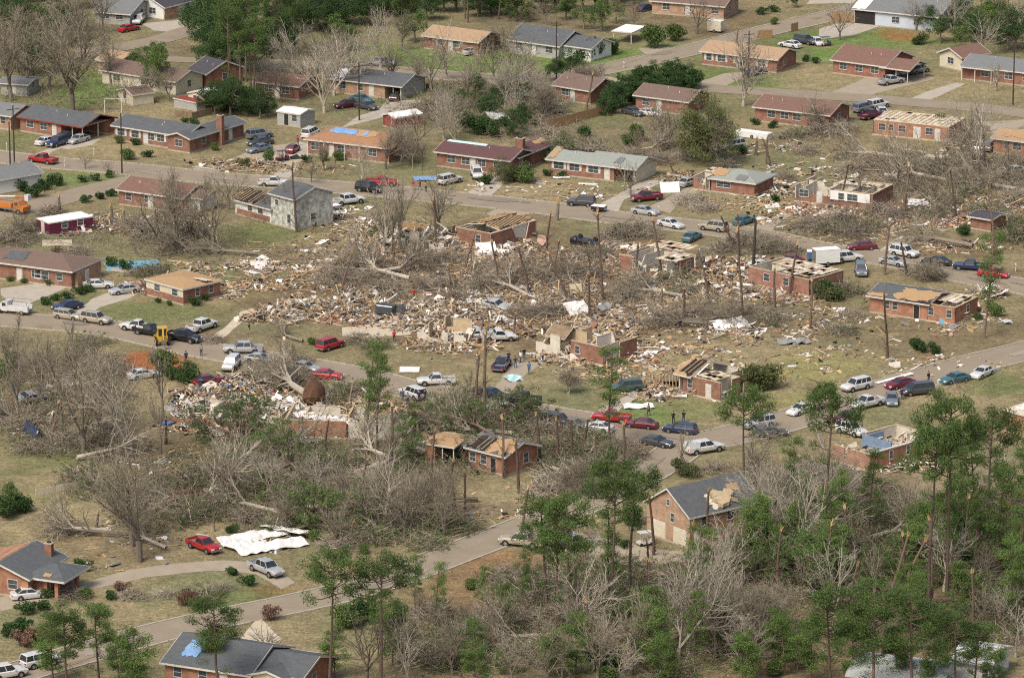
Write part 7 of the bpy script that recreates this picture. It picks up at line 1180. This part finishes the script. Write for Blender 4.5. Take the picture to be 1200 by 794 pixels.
 ('pine', 1071, 836, 150), ('pine', 975, 842, 160), ('pine', 1022, 840, 150), ('pine', 1122, 842, 130), ('pine_young', 950, 800, 80), ('pine_young', 1000, 806, 90), ('pine_young', 1050, 812, 80), ('pine_young', 920, 790, 70), ('pine_young', 841, 760, 60), ('pine_young', 911, 776, 60), ('pine_young', 1095, 820, 70), ('pine_young', 870, 800, 60), ('pine', 560, 842, 90), ('bare', 600, 800, 70), ('bare', 640, 806, 80), ('bare', 700, 800, 90), ('bare', 740, 790, 100), ('pine_young', 780, 806, 60), ('bare', 560, 770, 60), ('bare', 530, 790, 70),
]: A(*a)
for a in [('pine', 282, 108, 125), ('pine', 294, 116, 120), ('pine', 272, 96, 110), ('oak', 286, 84, 80), ('oak', 262, 76, 70), ('toppled_green', 560, 556, None, .8, 1.9, 'fallen green pine against the brick front'), ('pine', 1140, 838, 110), ('pine_young', 1165, 815, 60), ('pine_thin', 1108, 815, 110), ('snag_thin', 620, 345, 60), ('snag_thin', 585, 330, 50), ('snag', 745, 330, 46), ('snag_thin', 775, 320, 66), ('snag_thin', 830, 350, 60), ('snag_thin', 690, 372, 56), ('snag_thin', 545, 318, 48), ('snag', 528, 345, 36), ('snag_thin', 640, 300, 56), ('snag_thin', 925, 345, 60), ('snag_thin', 950, 385, 56), ('snag_thin', 985, 240, 50), ('snag_thin', 1060, 250, 56), ('snag_thin', 1120, 255, 60), ('snag_thin', 1165, 290, 70), ('snag', 460, 320, 40), ('snag_thin', 400, 345, 50), ('bare_thin', 560, 345, 44), ('bare_thin', 690, 330, 50), ('bare_thin', 820, 330, 44), ('bare_thin', 1010, 240, 50), ('pine', 270, 120, 110), ('pine', 300, 60, 90), ('oak', 240, 44, 60), ('oak', 250, 84, 50), ('hedge_tree', 276, 128, 40), ('hedge_tree', 300, 132, 34), ('hedge_tree', 256, 130, 34), ('pine', 262, 56, 80), ('pine', 318, 70, 76), ('oak', 330, 64, 50), ('hedge_tree', 796, 112, 34), ('hedge_tree', 744, 118, 30), ('hedge_tree', 760, 116, 30), ('bare', 560, 106, 56), ('bare', 460, 100, 50), ('bare_pale', 408, 108, 66), ('bare', 356, 108, 60), ('bare', 620, 100, 40), ('bare', 540, 152, 44), ('bare', 468, 168, 40), ('snag', 505, 560, 60), ('snag_thin', 590, 560, 70), ('snag_thin', 520, 600, 64), ('snag', 700, 560, 50), ('snag_thin', 730, 560, 70), ('snag_thin', 380, 540, 56), ('snag', 300, 560, 40), ('snag_thin', 420, 600, 70), ('snag_thin', 60, 520, 50), ('snag', 340, 560, 30), ('snag_thin', 610, 640, 70), ('snag', 760, 690, 60), ('snag_thin', 800, 690, 80), ('snag_thin', 910, 700, 90), ('snag_thin', 1000, 680, 90), ('snag', 1060, 690, 70), ('snag_thin', 1130, 670, 90), ('toppled', 620, 350, None, 1.0, 2.2), ('toppled_log', 560, 330, None, 1.1, .4), ('toppled', 480, 330, None, 1.1, 2.6), ('toppled_log', 680, 340, None, .9, 1.9), ('toppled', 800, 350, None, .9, 2.8), ('toppled_log', 540, 345, None, .8, 2.9), ('toppled', 430, 325, None, 1.1, .3), ('toppled_green', 505, 285, None, .9, 2.5), ('toppled_green', 400, 545, None, 1.1, 2.9), ('toppled_green', 270, 565, None, 1.1, .3), ('toppled', 360, 600, None, 1.1, .2), ('toppled', 470, 545, None, 1.0, 2.4), ('toppled', 90, 540, None, 1.0, .4), ('toppled_log', 60, 500, None, 1.1, 2.8), ('toppled', 960, 600, None, 1.2, 2.9), ('toppled', 1000, 640, None, 1.1, .5), ('toppled', 1030, 575, None, 1.2, 2.7), ('toppled_green', 820, 690, None, 1.0, .3)]: A(*a)
for a in [('toppled_green', 580, 536, None, .75, 2.2, 'fallen pine lying over the brick roof'), ('brush', 562, 543, None, .7, None, 'grey brush on the crushed roof')]: A(*a).location.z = 2.9
# woods at lower right and the far belt: each tree its own, thinned where something listed stands
WR = random.Random(99); CLEAR = [(750, 560, 872, 650), (495, 505, 636, 560), (195, 440, 480, 518), (590, 620, 685, 645), (985, 500, 1105, 545), (1125, 750, 1180, 794)]
def fill(poly, kinds, n, h0, h1, mind=9):
    pl = poly; xs = [p[0] for p in pl]; ys = [p[1] for p in pl]; got = []; tries = 0
    while len(got) < n and tries < 6000:
        tries += 1; x, y = WR.uniform(min(xs), max(xs)), WR.uniform(min(ys), max(ys))
        if not inpoly(x, y, pl): continue
        g = G(x, y)
        if near_road(g, None, 1.0) or any((x - a) ** 2 + ((y - b) * 1.8) ** 2 < mind ** 2 for a, b in got): continue
        k = WR.choice(kinds); f = WR.uniform(h0, h1); hp = f * S(y)
        if any(a - 22 < x < c + 22 and b < y < d + hp * (.45 if k[:4] in ('brus', 'topp') else .95) for a, b, c, d in CLEAR): continue
        got.append((x, y))
        if k.startswith('brush') or k.startswith('toppled'): A(k, x, y, None, WR.uniform(.8, 1.4))
        else: A(k, x, y, f * S(y) * .965 * HT[k] / 11)
fill([(690, 700), (760, 668), (900, 665), (1040, 640), (1200, 620), (1200, 760), (1100, 742), (1000, 800), (720, 812), (640, 800)], ['bare', 'bare_pale', 'pine_young', 'bare_thin', 'brush_green', 'pine_young', 'green', 'shrub_mid', 'bare_thin', 'shrub_big', 'spring', 'pine_thin', 'snag_thin'], 88, 6, 11, 12)
fill([(860, 590), (1000, 600), (1080, 560), (1200, 590), (1200, 640), (1040, 660), (900, 650)], ['bare', 'brush_green', 'bare_pale', 'pine_young', 'green', 'shrub_mid', 'brush_green', 'pine_thin'], 40, 6, 11, 12)
fill([(900, 640), (1200, 600), (1200, 720), (1020, 720), (900, 700)], ['shrub_big', 'shrub_mid', 'brush_green', 'shrub_big', 'toppled_green', 'spring'], 46, 5, 8, 10)
fill([(480, 720), (640, 720), (690, 790), (480, 800)], ['bare_thin', 'brush_green', 'bare', 'pine_young', 'brush'], 22, 4, 8, 13)
fill([(150, 530), (500, 540), (560, 625), (460, 640), (180, 620)], ['bare', 'bare_thin', 'brush_green', 'shrub_mid', 'bare_thin', 'shrub_big', 'pine_young', 'toppled_green'], 26, 4, 8, 12)
fill([(0, 400), (130, 400), (150, 520), (0, 530)], ['bare', 'brush', 'bare_thin', 'shrub_olive', 'brush_green'], 16, 5, 9, 11)
fill([(240, 0), (760, 0), (720, 26), (260, 40)], ['oak', 'pine', 'green', 'oak', 'bare'], 40, 8, 11, 12)
fill([(-10, -10), (110, -10), (130, 60), (0, 110), (-20, 60)], ['bare', 'oak', 'bare', 'bare'], 24, 8, 12, 11)
fill([(480, 100), (640, 104), (650, 150), (500, 160)], ['bare', 'green', 'shrub_big', 'bare_pale', 'oak', 'brush'], 26, 4, 7, 11)
fill([(1100, 20), (1200, 30), (1200, 66), (1110, 56)], ['oak', 'green', 'bare_pale'], 10, 7, 10, 10)
fill([(150, -20), (1200, -20), (1200, -6), (150, -6)], ['oak', 'bare', 'pine'], 16, 9, 12, 20)
fill([(980, 170), (1200, 195), (1200, 262), (1080, 235), (1000, 215)], ['brush', 'brush_green', 'brush_pale', 'toppled'], 22, 1, 1, 13)

ORD = ['leftmost', 'second from left', 'third from left', 'fourth from left', 'fifth from left', 'sixth from left', 'seventh from left', 'eighth from left', 'ninth from left', 'tenth from left']
NUM = ['', 'one', 'two', 'three', 'four', 'five', 'six', 'seven', 'eight', 'nine', 'ten']
LM += [(190, 400, 'the yellow digger'), (611, 634, 'the tan pickup'), (659, 633, 'the silver van'), (312, 666, 'the silver pickup'), (239, 640, 'the lone red pickup'), (310, 635, 'the white roof panels'), (825, 525, 'the bed-capped white pickup'), (511, 446, 'the lone white pickup'), (610, 468, 'the black crew-cab'), (168, 438, 'the clay-side white car'), (1151, 436, 'the farthest-right white car'), (1060, 296, 'the large white wagon'), (756, 634, 'the golf cart'), (70, 572, 'the low concrete wall'), (36, 466, 'the thrown silver wreck'), (998, 590, 'the woods-lost silver car'), (290, 740, 'the pale bare slab'), (680, 145, 'the curved board fence'), (446, 74, 'the far silver truck'), (1045, 467, 'the steel-green car'), (12, 243, 'the orange bucket truck'), (460, 364, 'the rolled wagon'), (676, 364, 'the tilted white panel'), (360, 365, 'the long board heap')]
def rel(px, py, lm):
    dx, dy = px - lm[0], (py - lm[1]) * 1.6
    if abs(dx) > abs(dy) * 1.3: return 'right of ' if dx > 0 else 'left of '
    return 'below ' if dy > 0 else 'above '
bucket = {}
for (o, look, px, py) in TREES:
    ds = sorted(LM, key=lambda l: (l[0] - px) ** 2 + ((l[1] - py) * 1.6) ** 2)[:3]
    z = o.scale[2]; l0 = ds[0]
    key = f"{look} {rel(px, py, l0)}{l0[2]}"
    if len(bucket.get(key, ())) >= 8: l0 = ds[1]; key = f"{look} {rel(px, py, l0)}{l0[2]}"
    bucket.setdefault(key, []).append((px, py, o))
def setl(o, s):
    o['label'] = s
for key, it in bucket.items():
    if len(it) == 1: setl(it[0][2], key); continue
    groups = [('', it)]
    if len(it) > 6: it.sort(key=lambda t: t[1]); h_ = len(it) // 2; groups = [('farther ', it[:h_]), ('nearer ', it[h_:])]
    for pre, g_ in groups:
        g_.sort(key=lambda t: t[0]); n = len(g_)
        for i, (x, y, o) in enumerate(g_):
            nm = 'rightmost' if i == n - 1 and n > 1 else ORD[min(i, 9)]
            setl(o, f"{nm} {pre}{key}" if n > 1 else pre + key)
print('TREES', len(TREES))
# ---------------------------------------------------------------- storm litter nobody could count
DR = random.Random(5)
def debris_field(name, label, regs, size=.62):
    mb = MB()
    for (px, py, rx, ry, n, hm, mix) in regs:
        N = int(n * 1.4); cs = []
        for _ in range(max(4, N // 30)): a = DR.uniform(0, 2 * PI); r_ = DR.random() ** .55; cs.append((px + rx * r_ * math.cos(a), py + ry * r_ * math.sin(a), DR.uniform(3, 12)))
        for _ in range(N):
            a = DR.uniform(0, 2 * PI); r_ = DR.random() ** .6; x, y = px + rx * r_ * math.cos(a), py + ry * r_ * math.sin(a)
            if DR.random() < .5: q = DR.choice(cs); x, y = q[0] + DR.gauss(0, q[2]), q[1] + DR.gauss(0, q[2] * .3)
            g = G(x, y)
            k = max(0.02, 1 - r_ * r_)
            if near_road(g, None, -.6) and DR.random() < .86: continue
            if hm > .6 or k > 0: piece(mb, DR, Vector((g.x, g.y, 0)), hm * k, mix if DR.random() < .7 else 'wood', size * (2.9 if DR.random() < .05 else DR.uniform(.7, 1.25)))
    return stuff(name, mb, label)
debris_field('lumber_debris', 'long heap of pale boards and torn sheeting', [(375, 362, 70, 9, 1100, 1.6, 'white'), (320, 372, 40, 8, 300, .8, 'lumber'), (430, 352, 30, 10, 320, 1.3, 'white'), (395, 375, 30, 6, 150, .6, 'brick')])
debris_field('house_debris', 'broad field of splintered boards and white scraps', [(560, 330, 180, 40, 2400, .4, 'lumber'), (600, 320, 110, 34, 1500, .7, 'lumber'), (600, 345, 90, 26, 700, .8, 'white'), (520, 372, 90, 20, 1300, .9, 'white'), (660, 350, 60, 20, 500, .6, 'wood'), (640, 385, 60, 14, 450, .7, 'lumber'), (700, 380, 60, 14, 350, .4, 'lumber'), (470, 285, 60, 26, 700, 1.2, 'lumber'), (450, 310, 70, 26, 500, .6, 'wood'), (590, 298, 40, 10, 350, 1.0, 'white'), (540, 350, 60, 12, 400, .6, 'white')])
debris_field('house_debris', 'scraps and boards around the smashed open-topped house', [(700, 300, 50, 18, 420, .5, 'lumber'), (790, 335, 90, 24, 750, .5, 'lumber'), (820, 325, 50, 16, 500, .9, 'lumber'), (845, 312, 30, 12, 260, .9, 'mixed'), (860, 340, 50, 12, 250, .4, 'white'), (740, 345, 50, 16, 350, .4, 'lumber'), (760, 372, 70, 14, 350, .4, 'white'), (690, 345, 30, 14, 220, .6, 'lumber'), (860, 385, 40, 8, 180, .7, 'white'), (738, 300, 30, 14, 240, .6, 'brick')])
debris_field('rubble_spill', 'rubble spilled at the feet of broken walls', [(848, 447, 50, 12, 420, .5, 'white'), (770, 460, 40, 10, 260, .5, 'lumber'), (683, 418, 60, 12, 500, .6, 'white'), (740, 420, 30, 8, 160, .3, 'brick'), (1130, 366, 30, 8, 160, .5, 'brick'), (930, 345, 50, 10, 300, .4, 'brick'), (765, 325, 60, 10, 380, .5, 'brick'), (860, 330, 30, 10, 260, .8, 'lumber'), (585, 292, 50, 10, 420, .8, 'white'), (520, 405, 60, 8, 300, .6, 'lumber'), (980, 248, 60, 7, 300, .4, 'brick'), (1040, 545, 60, 8, 200, .3, 'white')])
debris_field('yard_litter', 'thin scatter of boards over the open lots right of centre', [(880, 400, 170, 50, 420, .05, 'lumber'), (760, 430, 120, 30, 320, .05, 'lumber'), (740, 400, 90, 20, 350, .15, 'lumber'), (1000, 380, 120, 40, 220, .05, 'white'), (905, 330, 60, 30, 220, .1, 'white'), (770, 455, 30, 10, 220, .6, 'lumber'), (1100, 430, 80, 14, 160, .1, 'white'), (1120, 380, 60, 14, 90, .1, 'white'), (940, 360, 60, 20, 120, .1, 'wood'), (700, 440, 40, 10, 60, .05, 'lumber')])
debris_field('clothing_debris', 'heaped household goods, cloth and board around the slab', [(265, 475, 70, 26, 1500, 1.4, 'mixed'), (300, 450, 60, 14, 450, .9, 'mixed'), (230, 500, 50, 10, 220, .3, 'mixed'), (360, 480, 40, 14, 360, 1.0, 'white'), (430, 480, 50, 14, 380, .8, 'lumber'), (470, 500, 40, 16, 300, .6, 'lumber'), (420, 460, 40, 8, 120, .5, 'plywood' if 0 else 'lumber'), (290, 505, 50, 6, 160, .5, 'white')])
debris_field('street_side_debris', 'scraps along the upper street and torn yards', [(260, 192, 60, 5, 80, .1, 'wood'), (290, 192, 40, 5, 200, .6, 'lumber'), (330, 196, 60, 6, 160, .2, 'wood'), (630, 225, 90, 12, 110, .03, 'white'), (300, 312, 40, 8, 220, .5, 'white'), (300, 335, 60, 6, 260, .3, 'lumber'), (350, 325, 70, 14, 260, .15, 'wood'), (380, 315, 40, 10, 160, .4, 'white'), (355, 290, 70, 14, 120, .05, 'lumber'), (250, 345, 40, 8, 120, .3, 'white'), (165, 340, 14, 8, 140, .9, 'brick'), (85, 268, 40, 8, 200, .7, 'mixed'), (125, 262, 22, 12, 160, 1.0, 'wood'), (120, 262, 20, 8, 90, .9, 'dark' if 0 else 'mixed'), (230, 318, 40, 12, 120, .2, 'wood'), (200, 262, 60, 14, 120, .2, 'white'), (400, 268, 40, 12, 120, .3, 'white'), (390, 245, 30, 8, 80, .1, 'white')])
debris_field('house_debris', 'rust and board debris across the right-hand lots', [(1170, 240, 50, 14, 600, 1.2, 'brick'), (1100, 260, 60, 10, 260, .3, 'brick'), (990, 245, 80, 10, 360, .5, 'brick'), (1000, 270, 90, 18, 420, .3, 'lumber'), (1080, 245, 40, 14, 200, .3, 'white'), (900, 222, 40, 14, 300, .5, 'white'), (860, 240, 60, 8, 140, .1, 'lumber'), (940, 255, 60, 10, 200, .3, 'lumber'), (800, 210, 30, 8, 180, .7, 'lumber'), (1100, 215, 90, 26, 420, .3, 'wood'), (1130, 260, 20, 6, 120, .8, 'brick'), (1160, 345, 20, 8, 160, .9, 'white'), (1120, 290, 60, 8, 140, .1, 'lumber'), (1140, 180, 40, 12, 160, .3, 'white'), (960, 200, 80, 18, 160, .05, 'white'), (880, 170, 60, 12, 130, .3, 'mixed'), (720, 190, 60, 12, 180, .3, 'wood'), (700, 222, 60, 12, 60, .02, 'white')])
debris_field('woodland_litter', 'bits of board and white scrap lying through the fallen woods', [(330, 560, 160, 60, 360, .3, 'lumber'), (60, 480, 70, 50, 240, .3, 'mixed'), (80, 450, 50, 16, 90, .2, 'white'), (45, 505, 20, 14, 140, .9, 'mixed'), (500, 510, 60, 16, 200, .5, 'lumber'), (200, 550, 80, 40, 120, .2, 'lumber'), (600, 600, 100, 30, 70, .02, 'lumber'), (900, 640, 80, 20, 90, .2, 'lumber'), (1000, 620, 160, 40, 120, .2, 'lumber'), (640, 520, 80, 10, 120, .3, 'lumber'), (130, 640, 90, 30, 60, .02, 'white'), (310, 640, 40, 10, 60, .2, 'white'), (1130, 600, 60, 40, 70, .2, 'lumber'), (800, 715, 200, 50, 60, .2, 'wood')])
def sticks(name, label, regs, m1='twigs', m2='twigs_pale', leaf=None, r=(.024, .055)):
    mb = MB()
    for (px, py, rx, ry, n, hm) in regs:
        for _ in range(n):
            a = DR.uniform(0, 2 * PI); q = DR.random() ** .55; x, y = px + rx * q * math.cos(a), py + ry * q * math.sin(a); g = G(x, y)
            if near_road(g, None, .2): continue
            z = DR.random() ** 1.5 * hm; e = Vector((DR.gauss(0, 1), DR.gauss(0, 1), DR.gauss(.1, .3 + .3 * (hm > .8)))).normalized() * DR.uniform(.6, 3.0); c = Vector((g.x, g.y, z + .03)); mb.spike(c, c + e, DR.uniform(*r), m1 if DR.random() < .5 else DR.choice([m2, 'bark', 'old_wood']))
            if leaf and DR.random() < leaf: tuft(mb, c + e * .5, .4, 6, DR.choice(['leaves_mid', 'leaves_olive', 'leaves_dark', 'leaves_rust', 'needles']), DR)
    return stuff(name, mb, label, 'branch litter')
sticks('branch_litter', 'broken branches strewn through the central wreckage', [(580, 330, 190, 45, 3600, .5), (500, 320, 110, 40, 1400, .8), (800, 360, 120, 30, 1500, .5), (420, 330, 60, 24, 900, .9), (700, 320, 70, 30, 900, .6), (200, 280, 90, 24, 1400, .9), (300, 300, 90, 14, 600, .4), (1080, 230, 130, 40, 3000, .9), (980, 268, 80, 14, 700, .5), (740, 180, 100, 16, 1400, .8), (890, 290, 60, 10, 700, .7), (620, 150, 70, 20, 1200, .9), (60, 275, 70, 14, 700, .6), (960, 165, 60, 12, 500, .6), (1080, 450, 90, 8, 260, .3), (340, 440, 60, 16, 900, 1.1), (430, 470, 60, 10, 300, .5)])
sticks('splinters', 'splintered laths and boards strewn through the central wreckage', [(560, 330, 200, 44, 3000, .5), (640, 340, 140, 36, 2000, .7), (500, 370, 120, 20, 900, .8), (800, 335, 110, 24, 900, .4), (370, 362, 80, 10, 500, 1.2)], 'old_wood', 'lumber_pale')
sticks('undergrowth', 'tangled undergrowth of twigs and leaves in the left woods', [(330, 565, 180, 50, 2900, 1.0), (70, 480, 90, 60, 2000, 1.1), (180, 600, 60, 26, 900, 1.0), (440, 620, 60, 24, 900, 1.1), (540, 520, 90, 40, 2200, 1.3), (680, 540, 70, 24, 1600, 1.1), (60, 90, 100, 50, 1400, 1.5), (130, 575, 60, 14, 500, .7)], leaf=.7)
sticks('undergrowth', 'tangled undergrowth of twigs and leaves in the right woods', [(860, 720, 220, 70, 4600, 1.2), (1080, 640, 130, 50, 3400, 1.4), (960, 590, 110, 30, 2200, 1.2), (560, 760, 100, 34, 1600, 1.1), (620, 690, 70, 26, 900, .9), (700, 680, 60, 30, 1200, 1.1), (1130, 740, 70, 30, 1200, 1.0), (560, 125, 110, 30, 1600, 1.3)], leaf=.85)

_c = {}
for o in bpy.data.objects:
    if o.parent is None and 'label' in o: _c.setdefault(o['label'], []).append(o.name)
print('DUPLABELS', [(k, v[:3]) for k, v in _c.items() if len(v) > 1][:20], max(len(k.split()) for k in _c))
